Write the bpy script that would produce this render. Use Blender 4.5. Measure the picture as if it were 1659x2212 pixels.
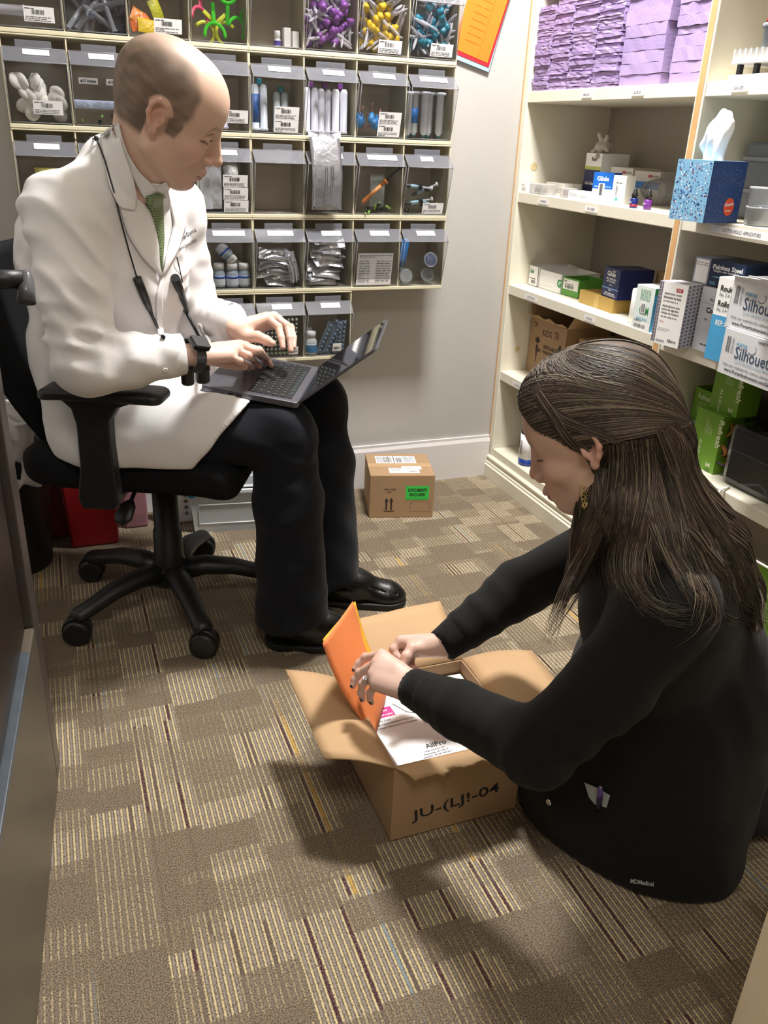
import bpy, math, random
import numpy as np
from mathutils import Vector, Matrix, Euler
for _o in list(bpy.data.objects): bpy.data.objects.remove(_o)
scene = bpy.context.scene
COL = scene.collection
PI = math.pi
random.seed(7)
# ------------------------------------------------------------------ camera
CAM = np.array([-0.5467, -2.5856, 1.1506]); FPX = 1802.0; CX, CY = 829.5, 1106.0
def _cam_rot(r, p, w):
    cy, sy, cp, sp, cr, sr = math.cos(w), math.sin(w), math.cos(p), math.sin(p), math.cos(r), math.sin(r)
    Rz = np.array([[cy, -sy, 0], [sy, cy, 0], [0, 0, 1]])
    fwd = np.array([0, cp, -sp]); up = np.array([0, sp, cp]); rt = np.array([1, 0, 0])
    return np.stack([Rz @ (rt*cr+up*sr), Rz @ (-rt*sr+up*cr), Rz @ fwd])
CM = _cam_rot(0.0436, 0.4248, -0.3825)
cd = bpy.data.cameras.new('camera'); cam = bpy.data.objects.new('camera', cd); COL.objects.link(cam)
cd.sensor_fit = 'HORIZONTAL'; cd.sensor_width = 36; cd.lens = FPX/1659*36; cd.clip_start = 0.02
cam.matrix_world = Matrix(((CM[0][0], CM[1][0], -CM[2][0], CAM[0]), (CM[0][1], CM[1][1], -CM[2][1], CAM[1]), (CM[0][2], CM[1][2], -CM[2][2], CAM[2]), (0, 0, 0, 1)))
scene.camera = cam
def at(x, y, d):        # 3D point seen at pixel (x, y) at depth d in metres
    return CAM + d*(np.array([(x-CX)/FPX, -(y-CY)/FPX, 1.0]) @ CM)
def atz(x, y, z):
    r = np.array([(x-CX)/FPX, -(y-CY)/FPX, 1.0]) @ CM
    return CAM + r*(z-CAM[2])/r[2]
# ------------------------------------------------------------------ world, lights, exposure
wd = bpy.data.worlds.new('world'); scene.world = wd; wd.use_nodes = True
wd.node_tree.nodes['Background'].inputs[0].default_value = (1.0, .98, .96, 1)
wd.node_tree.nodes['Background'].inputs[1].default_value = 0.09
def area(name, loc, sx, sy, power, col, aim=None):
    l = bpy.data.lights.new(name, 'AREA'); l.shape = 'RECTANGLE'; l.size = sx; l.size_y = sy
    l.energy = power; l.color = col
    o = bpy.data.objects.new(name, l); o.location = loc; COL.objects.link(o)
    return o
area('ceiling_and_fill_light', (.47, -.82, 2.56), .30, .30, 60, (1.0, .985, .965))
area('ceiling_and_fill_light', (-.55, -2.9, 2.56), .6, .6, 7, (1.0, .97, .94))  # unseen fill light added behind the camera
vs = scene.view_settings
vs.view_transform = 'Standard'; vs.look = 'None'; vs.gamma = 1; vs.use_curve_mapping = False
vs.exposure = 0.5
# ------------------------------------------------------------------ helpers
def lin(c):
    if isinstance(c, str): c = [int(c[i:i+2], 16) for i in (0, 2, 4)]
    return tuple(((v/255)/12.92 if v <= 10 else ((v/255+.055)/1.055)**2.4) for v in c) + (1,)
def mat(name, c, rough=.5, metal=0, var=.06, vs_=30, bump=0, bs=200, spec=.5, coat=0, sheen=0, sss=0, trans=0, alpha=None, vcol=None, emit=0):
    m = bpy.data.materials.new(name); m.use_nodes = True; nt = m.node_tree; b = nt.nodes['Principled BSDF']
    c = lin(c)
    n = nt.nodes.new('ShaderNodeTexNoise'); n.inputs['Scale'].default_value = vs_; n.inputs['Detail'].default_value = 3
    tc = nt.nodes.new('ShaderNodeTexCoord'); nt.links.new(tc.outputs['Object'], n.inputs['Vector'])
    mx = nt.nodes.new('ShaderNodeMix'); mx.data_type = 'RGBA'
    nt.links.new(n.outputs['Fac'], mx.inputs['Factor'])
    if vcol:
        a = nt.nodes.new('ShaderNodeVertexColor'); a.layer_name = vcol
        mu = nt.nodes.new('ShaderNodeMix'); mu.data_type = 'RGBA'; mu.blend_type = 'MULTIPLY'; mu.inputs['Factor'].default_value = 1
        mx.inputs['A'].default_value = (1-var,)*3+(1,); mx.inputs['B'].default_value = (1, 1, 1, 1)
        nt.links.new(a.outputs['Color'], mu.inputs['A']); nt.links.new(mx.outputs['Result'], mu.inputs['B'])
        nt.links.new(mu.outputs['Result'], b.inputs['Base Color'])
    else:
        mx.inputs['A'].default_value = tuple(max(0, v*(1-var)) for v in c[:3])+(1,)
        mx.inputs['B'].default_value = tuple(min(1, v*(1+var)) for v in c[:3])+(1,)
        nt.links.new(mx.outputs['Result'], b.inputs['Base Color'])
    b.inputs['Roughness'].default_value = rough; b.inputs['Metallic'].default_value = metal
    b.inputs['Specular IOR Level'].default_value = spec
    b.inputs['Coat Weight'].default_value = coat; b.inputs['Coat Roughness'].default_value = .1
    b.inputs['Sheen Weight'].default_value = sheen
    if sss: b.inputs['Subsurface Weight'].default_value = sss; b.inputs['Subsurface Radius'].default_value = (.012, .004, .002); b.inputs['Subsurface Scale'].default_value = .6
    if bump:
        n2 = nt.nodes.new('ShaderNodeTexNoise'); n2.inputs['Scale'].default_value = bs; n2.inputs['Detail'].default_value = 4
        nt.links.new(tc.outputs['Object'], n2.inputs['Vector'])
        bp = nt.nodes.new('ShaderNodeBump'); bp.inputs['Strength'].default_value = bump; bp.inputs['Distance'].default_value = .002
        nt.links.new(n2.outputs['Fac'], bp.inputs['Height']); nt.links.new(bp.outputs['Normal'], b.inputs['Normal'])
    if alpha is not None:
        b.inputs['Alpha'].default_value = alpha
    if emit: b.inputs['Emission Color'].default_value = c; b.inputs['Emission Strength'].default_value = emit
    return m
def clear_mat(name, tint, refl=1.0, diff=0.0, rough=.05, dcol='c8ccd4'):
    m = bpy.data.materials.new(name); m.use_nodes = True; nt = m.node_tree; nt.nodes.clear()
    out = nt.nodes.new('ShaderNodeOutputMaterial'); tr = nt.nodes.new('ShaderNodeBsdfTransparent'); tr.inputs[0].default_value = lin(tint)
    gl = nt.nodes.new('ShaderNodeBsdfGlossy'); gl.inputs['Roughness'].default_value = rough
    fr = nt.nodes.new('ShaderNodeLayerWeight'); fr.inputs['Blend'].default_value = .25
    nz = nt.nodes.new('ShaderNodeTexNoise'); nz.inputs['Scale'].default_value = 25
    mu = nt.nodes.new('ShaderNodeMath'); mu.operation = 'MULTIPLY'; mu.inputs[1].default_value = refl
    ad = nt.nodes.new('ShaderNodeMath'); ad.operation = 'MULTIPLY_ADD'; ad.inputs[1].default_value = .05*refl; ad.inputs[2].default_value = 0
    a2 = nt.nodes.new('ShaderNodeMath'); a2.operation = 'ADD'; a2.use_clamp = True
    nt.links.new(fr.outputs['Fresnel'], mu.inputs[0]); nt.links.new(nz.outputs['Fac'], ad.inputs[0])
    nt.links.new(mu.outputs[0], a2.inputs[0]); nt.links.new(ad.outputs[0], a2.inputs[1])
    m1 = nt.nodes.new('ShaderNodeMixShader'); nt.links.new(a2.outputs[0], m1.inputs[0]); nt.links.new(tr.outputs[0], m1.inputs[1]); nt.links.new(gl.outputs[0], m1.inputs[2])
    last = m1
    if diff:
        df = nt.nodes.new('ShaderNodeBsdfDiffuse'); df.inputs[0].default_value = lin(dcol)
        m2 = nt.nodes.new('ShaderNodeMixShader'); m2.inputs[0].default_value = diff
        nt.links.new(m1.outputs[0], m2.inputs[1]); nt.links.new(df.outputs[0], m2.inputs[2]); last = m2
    nt.links.new(last.outputs[0], out.inputs[0])
    return m
_TX = {}
def text_mesh(s, bold=0):
    k = (s, bold)
    if k in _TX: return _TX[k]
    cu = bpy.data.curves.new('t', 'FONT'); cu.body = s; cu.size = 1; cu.resolution_u = 2; cu.offset = bold
    o = bpy.data.objects.new('t', cu); COL.objects.link(o)
    dg = bpy.context.evaluated_depsgraph_get(); me = bpy.data.meshes.new_from_object(o.evaluated_get(dg))
    V = np.array([v.co[:2] for v in me.vertices]) if len(me.vertices) else np.zeros((0, 2)); F = [tuple(p.vertices) for p in me.polygons]
    bpy.data.objects.remove(o); bpy.data.curves.remove(cu); bpy.data.meshes.remove(me)
    if len(V): V = V - V.min(0)
    _TX[k] = (V, F); return _TX[k]
class MB:
    def __init__(s): s.v = []; s.f = []; s.m = []; s.sm = []
    def add(s, V, F, mi=0, smooth=False):
        b = len(s.v); s.v += [tuple(map(float, p)) for p in V]; s.f += [tuple(b+i for i in f) for f in F]; s.m += [mi]*len(F); s.sm += [smooth]*len(F); return s
    def box(s, c, d, mi=0, R=None, taper=1.0):
        V = [(x*(taper if z > 0 else 1)*d[0]/2, y*(taper if z > 0 else 1)*d[1]/2, z*d[2]/2) for x in (-1, 1) for y in (-1, 1) for z in (-1, 1)]
        if R is not None: V = [tuple(R @ Vector(p)) for p in V]
        V = [(p[0]+c[0], p[1]+c[1], p[2]+c[2]) for p in V]
        return s.add(V, [(0, 1, 3, 2), (4, 6, 7, 5), (0, 4, 5, 1), (2, 3, 7, 6), (0, 2, 6, 4), (1, 5, 7, 3)], mi)
    def bb(s, lo, hi, mi=0): return s.box([(a+b)/2 for a, b in zip(lo, hi)], [b-a for a, b in zip(lo, hi)], mi)
    def quad(s, a, b, c, d, mi=0): return s.add([a, b, c, d], [(0, 1, 2, 3)], mi)
    def tube(s, pts, rad, n=8, mi=0, cap=True, flat=1.0, up=None):
        pts = [np.array(p, float) for p in pts]; R = rad if hasattr(rad, '__len__') else [rad]*len(pts)
        t0 = pts[1]-pts[0]; ref = np.array(up if up is not None else ((0, 0, 1) if abs(t0[2]) < .8*np.linalg.norm(t0) else (1, 0, 0)), float)
        V = []
        for i, p in enumerate(pts):
            t = pts[min(i+1, len(pts)-1)]-pts[max(i-1, 0)]; t = t/(np.linalg.norm(t)+1e-12)
            a = np.cross(t, ref); a /= np.linalg.norm(a)+1e-12; b = np.cross(a, t)
            if up is None: ref = b
            for k in range(n):
                th = 2*PI*k/n; V.append(p+R[i]*(math.cos(th)*a+flat*math.sin(th)*b))
        F = [(i*n+k, i*n+(k+1) % n, (i+1)*n+(k+1) % n, (i+1)*n+k) for i in range(len(pts)-1) for k in range(n)]
        s.add(V, F, mi, True)
        if cap: s.f += [tuple(len(s.v)-len(V)+k for k in range(n))[::-1], tuple(len(s.v)-n+k for k in range(n))]; s.m += [mi]*2; s.sm += [False]*2
        return s
    def cyl(s, a, b, r0, r1=None, n=16, mi=0): return s.tube([a, b], [r0, r0 if r1 is None else r1], n, mi)
    def lathe(s, prof, n=20, c=(0, 0, 0), mi=0, R=None):
        V = []
        for r, z in prof:
            for k in range(n):
                p = Vector((r*math.cos(2*PI*k/n), r*math.sin(2*PI*k/n), z))
                if R is not None: p = R @ p
                V.append((p[0]+c[0], p[1]+c[1], p[2]+c[2]))
        m = len(prof)
        F = [(i*n+k, i*n+(k+1) % n, (i+1)*n+(k+1) % n, (i+1)*n+k) for i in range(m-1) for k in range(n)]
        s.add(V, F, mi, True); b = len(s.v)-len(V)
        s.f += [tuple(b+k for k in range(n))[::-1], tuple(len(s.v)-n+k for k in range(n))]; s.m += [mi]*2; s.sm += [False]*2
        return s
    def prism(s, poly, a, b, axis=1, mi=0):
        n = len(poly)
        def P(p, t): return {0: (t, p[0], p[1]), 1: (p[0], t, p[1]), 2: (p[0], p[1], t)}[axis]
        V = [P(p, a) for p in poly]+[P(p, b) for p in poly]
        F = [tuple(range(n)), tuple(range(2*n-1, n-1, -1))]+[(i, n+i, n+(i+1) % n, (i+1) % n) for i in range(n)]
        return s.add(V, F, mi)
    # flat print on a plane: o origin, ux right, uy up, (u, v) from the origin, n normal
    def text(s, st, o, ux, uy, u, v, h, w=None, mi=1, off=.0006, rot=0, bold=.012):
        V, F = text_mesh(st, bold)
        if not len(V): return s
        o, ux, uy = (np.array(t, float) for t in (o, ux, uy)); nn = np.cross(ux, uy)
        H = V[:, 1].max(); W = V[:, 0].max(); sy = h/H; sx = sy if w is None else w/W
        c, s_ = math.cos(rot), math.sin(rot); X = V[:, 0]*sx; Y = V[:, 1]*sy
        X, Y = X*c-Y*s_+u, X*s_+Y*c+v
        return s.add(o+np.outer(X, ux)+np.outer(Y, uy)+nn*off, F, mi)
    def patch(s, o, ux, uy, u0, v0, u1, v1, mi=1, off=.0003):
        o, ux, uy = (np.array(t, float) for t in (o, ux, uy)); nn = np.cross(ux, uy)*off
        return s.add([o+ux*a+uy*b+nn for a, b in ((u0, v0), (u1, v0), (u1, v1), (u0, v1))], [(0, 1, 2, 3)], mi)
    def bars(s, o, ux, uy, u0, v0, u1, v1, mi=1, off=.0006, seed=1, n=17):
        r = random.Random(seed); t = u0; st = (u1-u0)/n
        for i in range(n): s.patch(o, ux, uy, u0+i*st, v0, u0+(i+r.choice((.3, .5, .75)))*st, v1, mi, off)
        return s
    def lines(s, o, ux, uy, u0, v0, u1, v1, n, mi=1, off=.0006, seed=3, fill=.45):
        r = random.Random(seed); st = (v1-v0)/n
        for i in range(n):
            y = v1-(i+.8)*st; x = u0
            while x < u1-st*.5:
                w = min(r.uniform(1, 4)*st, u1-x)
                s.patch(o, ux, uy, x, y, x+w, y+st*fill, mi, off); x += w+st*.45
                if r.random() < .05: break
        return s
    def build(s, name, mats, parent=None, bevel=0, subs=0, smooth=None, solid=0, data=None):
        me = bpy.data.meshes.new(name); me.from_pydata(s.v, [], s.f)
        if not isinstance(mats, (list, tuple)): mats = [mats]
        for m in mats: me.materials.append(m)
        me.polygons.foreach_set('material_index', s.m); me.polygons.foreach_set('use_smooth', s.sm if smooth is None else [smooth]*len(s.f)); me.update()
        o = bpy.data.objects.new(name, me); COL.objects.link(o); o.parent = parent
        if solid: md = o.modifiers.new('s', 'SOLIDIFY'); md.thickness = solid; md.offset = 0
        if bevel: md = o.modifiers.new('b', 'BEVEL'); md.width = bevel; md.segments = 2; md.limit_method = 'ANGLE'; md.angle_limit = .7
        if subs: md = o.modifiers.new('u', 'SUBSURF'); md.levels = subs; md.render_levels = subs
        return o
def tag(o, label=None, cat=None, group=None, kind=None):
    for k, v in (('label', label), ('category', cat), ('group', group), ('kind', kind)):
        if v: o[k] = v
    return o
def thing(name, label, cat, loc=(0, 0, 0), rotz=0, group=None, rot=None):
    o = bpy.data.objects.new(name, None); o.empty_display_size = .05; COL.objects.link(o); o.location = loc
    o.rotation_euler = rot if rot is not None else (0, 0, rotz)
    return tag(o, label, cat, group)
def place(o, loc, rotz=0, rot=None):
    o.location = loc; o.rotation_euler = rot if rot is not None else (0, 0, rotz); return o
def dup(root, loc, rotz=0, label=None, rot=None, group=None):
    r = root.copy(); COL.objects.link(r); r.location = loc; r.rotation_euler = rot if rot is not None else (0, 0, rotz)
    if label: r['label'] = label
    if group: r['group'] = group
    for ch in list(root.children):
        c = ch.copy(); COL.objects.link(c); c.parent = r
        for g in list(ch.children):
            d = g.copy(); COL.objects.link(d); d.parent = c
    return r
# face frames of an axis-aligned box lo..hi, as read from outside
def face(lo, hi, f):
    x0, y0, z0 = lo; x1, y1, z1 = hi
    return {'f': ((x0, y0, z0), (1, 0, 0), (0, 0, 1)), 'r': ((x1, y0, z0), (0, 1, 0), (0, 0, 1)), 'l': ((x0, y1, z0), (0, -1, 0), (0, 0, 1)),
            't': ((x0, y0, z1), (1, 0, 0), (0, 1, 0)), 'b': ((x1, y1, z0), (-1, 0, 0), (0, 0, 1))}[f]
# ------------------------------------------------------------------ signed-distance sculpting
F32 = np.float32
class Sdf:
    def __init__(s, lo, hi, h):
        s.lo = np.array(lo, float); s.h = h; s.n = np.ceil((np.array(hi)-s.lo)/h).astype(int)+1
        s.D = np.full(s.n, .05, F32); s.ax = [(s.lo[i]+h*np.arange(s.n[i])).astype(F32) for i in range(3)]
    def sub(s, lo, hi):
        i0 = np.clip(np.floor((np.array(lo)-s.lo)/s.h).astype(int), 0, s.n); i1 = np.clip(np.ceil((np.array(hi)-s.lo)/s.h).astype(int)+1, 0, s.n)
        sl = tuple(slice(a, b) for a, b in zip(i0, i1))
        return sl, s.ax[0][sl[0]][:, None, None], s.ax[1][sl[1]][None, :, None], s.ax[2][sl[2]][None, None, :]
    def put(s, fn, lo, hi, k=.01, op='u'):
        m = k+3*s.h; sl, X, Y, Z = s.sub(np.array(lo)-m, np.array(hi)+m)
        a = s.D[sl]
        if a.size == 0: return s
        d = fn(X, Y, Z)
        if op == 'u': h = np.clip(.5+.5*(a-d)/k, 0, 1); s.D[sl] = a+(d-a)*h-k*h*(1-h)
        elif op == 's': d = -d; h = np.clip(.5-.5*(a-d)/k, 0, 1); s.D[sl] = a+(d-a)*h+k*h*(1-h)
        return s
    def cap(s, a, b, ra, rb=None, k=.01, op='u', n=None, f=1.0):
        a = np.array(a, float); b = np.array(b, float); rb = ra if rb is None else rb; ab = b-a; L2 = float(ab@ab)+1e-12; rm = max(ra, rb)
        def fn(X, Y, Z):
            x, y, z = X-F32(a[0]), Y-F32(a[1]), Z-F32(a[2])
            t = np.clip((x*F32(ab[0])+y*F32(ab[1])+z*F32(ab[2]))/F32(L2), 0, 1)
            x = x-t*F32(ab[0]); y = y-t*F32(ab[1]); z = z-t*F32(ab[2])
            q = x*x+y*y+z*z
            if n is not None:
                nn = np.array(n, float)/np.linalg.norm(n); dt = x*F32(nn[0])+y*F32(nn[1])+z*F32(nn[2]); q = q+dt*dt*F32(1/f**2-1)
                l = np.sqrt(q); R_ = F32(ra)+t*F32(rb-ra)
                # approximate metric
                g = np.sqrt(q+dt*dt*F32(1/f**4-1/f**2))/(l+F32(1e-6))
                return (l-R_)/np.maximum(g, F32(1e-3))
            return np.sqrt(q)-(F32(ra)+t*F32(rb-ra))
        return s.put(fn, np.minimum(a, b)-rm, np.maximum(a, b)+rm, k, op)
    def ell(s, c, r, k=.01, op='u', R=None):
        c = np.array(c, float); r = np.array(r, float); rm = r.max() if R is not None else r
        def fn(X, Y, Z):
            x, y, z = X-F32(c[0]), Y-F32(c[1]), Z-F32(c[2])
            if R is not None: x, y, z = (x*F32(R[0][j])+y*F32(R[1][j])+z*F32(R[2][j]) for j in range(3))
            q0 = np.sqrt((x/F32(r[0]))**2+(y/F32(r[1]))**2+(z/F32(r[2]))**2)
            q1 = np.sqrt((x/F32(r[0]**2))**2+(y/F32(r[1]**2))**2+(z/F32(r[2]**2))**2)+F32(1e-6)
            return q0*(q0-1)/q1
        return s.put(fn, c-rm, c+rm, k, op)
    def box(s, c, hd, k=.004, op='u', R=None, rnd=.002):
        c = np.array(c, float); hd = np.array(hd, float); rm = np.linalg.norm(hd) if R is not None else hd
        def fn(X, Y, Z):
            x, y, z = X-F32(c[0]), Y-F32(c[1]), Z-F32(c[2])
            if R is not None: x, y, z = (x*F32(R[0][j])+y*F32(R[1][j])+z*F32(R[2][j]) for j in range(3))
            a, b, d = np.abs(x)-F32(hd[0]-rnd), np.abs(y)-F32(hd[1]-rnd), np.abs(z)-F32(hd[2]-rnd)
            return np.sqrt(np.maximum(a, 0)**2+np.maximum(b, 0)**2+np.maximum(d, 0)**2)+np.minimum(np.maximum(a, np.maximum(b, d)), 0)-F32(rnd)
        return s.put(fn, c-rm, c+rm, k, op)
    def plane(s, p, n, k=.004):   # keep the side opposite to n
        n = np.array(n, float)/np.linalg.norm(n); p = np.array(p, float)
        return s.put(lambda X, Y, Z: -((X-F32(p[0]))*F32(n[0])+(Y-F32(p[1]))*F32(n[1])+(Z-F32(p[2]))*F32(n[2])), s.lo, s.lo+s.n*s.h, k, 's')
    def chain(s, pts, rs, k=.006, **kw):
        for i in range(len(pts)-1): s.cap(pts[i], pts[i+1], rs[i], rs[i+1], k, **kw)
        return s
    def coords(s): return s.ax[0][:, None, None], s.ax[1][None, :, None], s.ax[2][None, None, :]
    def mesh(s):
        D = s.D.copy(); D[0], D[-1] = 1, 1; D[:, 0], D[:, -1] = 1, 1; D[:, :, 0], D[:, :, -1] = 1, 1
        I = D < 0; nx, ny, nz = D.shape
        cs = np.zeros((nx-1, ny-1, nz-1), np.int8)
        for a in (0, 1):
            for b in (0, 1):
                for c in (0, 1): cs += I[a:nx-1+a, b:ny-1+b, c:nz-1+c]
        act = np.argwhere((cs > 0) & (cs < 8)); idx = -np.ones(cs.shape, np.int32); idx[tuple(act.T)] = np.arange(len(act))
        P = np.zeros((len(act), 3)); W = np.zeros(len(act))
        cor = [(a, b, c) for a in (0, 1) for b in (0, 1) for c in (0, 1)]
        val = {c: D[act[:, 0]+c[0], act[:, 1]+c[1], act[:, 2]+c[2]].astype(float) for c in cor}
        for c in cor:
            for ax in range(3):
                if c[ax] == 0:
                    e = list(c); e[ax] = 1; e = tuple(e); v0, v1 = val[c], val[e]; m = (v0 < 0) != (v1 < 0)
                    t = np.where(m, v0/np.where(m, v0-v1, 1), 0); q = np.array(c, float)[None].repeat(len(act), 0); q[:, ax] += t
                    P[m] += q[m]; W[m] += 1
        P = (P/W[:, None]+act)*s.h+s.lo
        Fs = []
        for ax in range(3):
            sl0 = [slice(None)]*3; sl1 = [slice(None)]*3; sl0[ax] = slice(0, -1); sl1[ax] = slice(1, None)
            A, B = I[tuple(sl0)], I[tuple(sl1)]; e = np.argwhere(A != B); u, v = (ax+1) % 3, (ax+2) % 3
            e = e[(e[:, u] > 0) & (e[:, v] > 0) & (e[:, u] < D.shape[u]-1) & (e[:, v] < D.shape[v]-1)]
            if not len(e): continue
            ins = A[tuple(e.T)]
            du = np.zeros(3, int); du[u] = 1; dv = np.zeros(3, int); dv[v] = 1
            q = np.stack([idx[tuple((e-du-dv).T)], idx[tuple((e-dv).T)], idx[tuple(e.T)], idx[tuple((e-du).T)]], 1)
            q[~ins] = q[~ins][:, ::-1]; Fs.append(q)
        return P, np.concatenate(Fs)
def np_obj(name, P, F, mats, parent=None, col=None, smooth_it=0):
    if smooth_it:
        E = np.concatenate([F[:, [0, 1]], F[:, [1, 2]], F[:, [2, 3]], F[:, [3, 0]]]); n = len(P)
        cnt = np.bincount(E[:, 0], minlength=n)+np.bincount(E[:, 1], minlength=n)
        for _ in range(smooth_it):
            Q = np.stack([np.bincount(E[:, 0], P[E[:, 1], i], n)+np.bincount(E[:, 1], P[E[:, 0], i], n) for i in range(3)], 1)/np.maximum(cnt, 1)[:, None]
            P = P*.4+Q*.6
    me = bpy.data.meshes.new(name); me.vertices.add(len(P)); me.vertices.foreach_set('co', P.astype(F32).ravel())
    me.loops.add(F.size); me.loops.foreach_set('vertex_index', F.astype(np.int32).ravel())
    me.polygons.add(len(F)); me.polygons.foreach_set('loop_start', np.arange(0, F.size, 4, dtype=np.int32)); me.polygons.foreach_set('loop_total', np.full(len(F), 4, np.int32))
    me.polygons.foreach_set('use_smooth', np.ones(len(F), bool)); me.update(calc_edges=True); me.validate()
    for m in (mats if isinstance(mats, (list, tuple)) else [mats]): me.materials.append(m)
    if col is not None:
        ca = me.color_attributes.new('Col', 'FLOAT_COLOR', 'POINT'); ca.data.foreach_set('color', np.concatenate([col, np.ones((len(col), 1))], 1).astype(F32).ravel())
    o = bpy.data.objects.new(name, me); COL.objects.link(o); o.parent = parent
    return o
def lerp(a, b, t): return a+(b-a)*t
def sstep(a, b, x): t = np.clip((x-a)/(b-a), 0, 1); return t*t*(3-2*t)
# ------------------------------------------------------------------ common materials
M_wall = mat('painted_wall', 'b3b0ab', .75, var=.02, bump=.15, bs=350)
M_base = mat('white_trim_paint', 'dcd8d6', .45, var=.015)
M_ceil = mat('ceiling_white', 'e6e2dc', .9)
M_shelf = mat('cream_paint', 'e0dac8', .42, var=.04, vs_=9, bump=.12, bs=60)
M_wood = mat('bare_wood_edge', 'cda06c', .6, var=.22, vs_=14)
M_backp = mat('grey_back_panel', 'a29a8e', .7, var=.04)
M_black = mat('black_plastic', '1a1a1b', .42, var=.1, bump=.2, bs=500)
M_blackf = mat('black_fabric', '101114', .85, var=.15, bump=.5, bs=700, spec=.2)
M_espr = mat('espresso_laminate', '2b211d', .32, var=.12, vs_=6)
M_espr2 = mat('espresso_edge', '4a423e', .3, var=.1, vs_=6)
M_card = mat('corrugated_cardboard', 'a78866', .8, var=.08, vs_=8, bump=.25, bs=90)
M_cardl = mat('corrugated_cardboard_inside', 'bd9a72', .8, var=.07, vs_=7, bump=.2, bs=60)
M_paper = mat('white_paper', 'eceaea', .6, var=.02)
M_ink = mat('black_ink', '1c1a1c', .6)
M_inkg = mat('grey_ink', '77767a', .6)
M_white = mat('white_plastic', 'e9e7e4', .4, var=.02)
M_tape = mat('clear_tape', 'c7a47a', .2)
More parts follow.
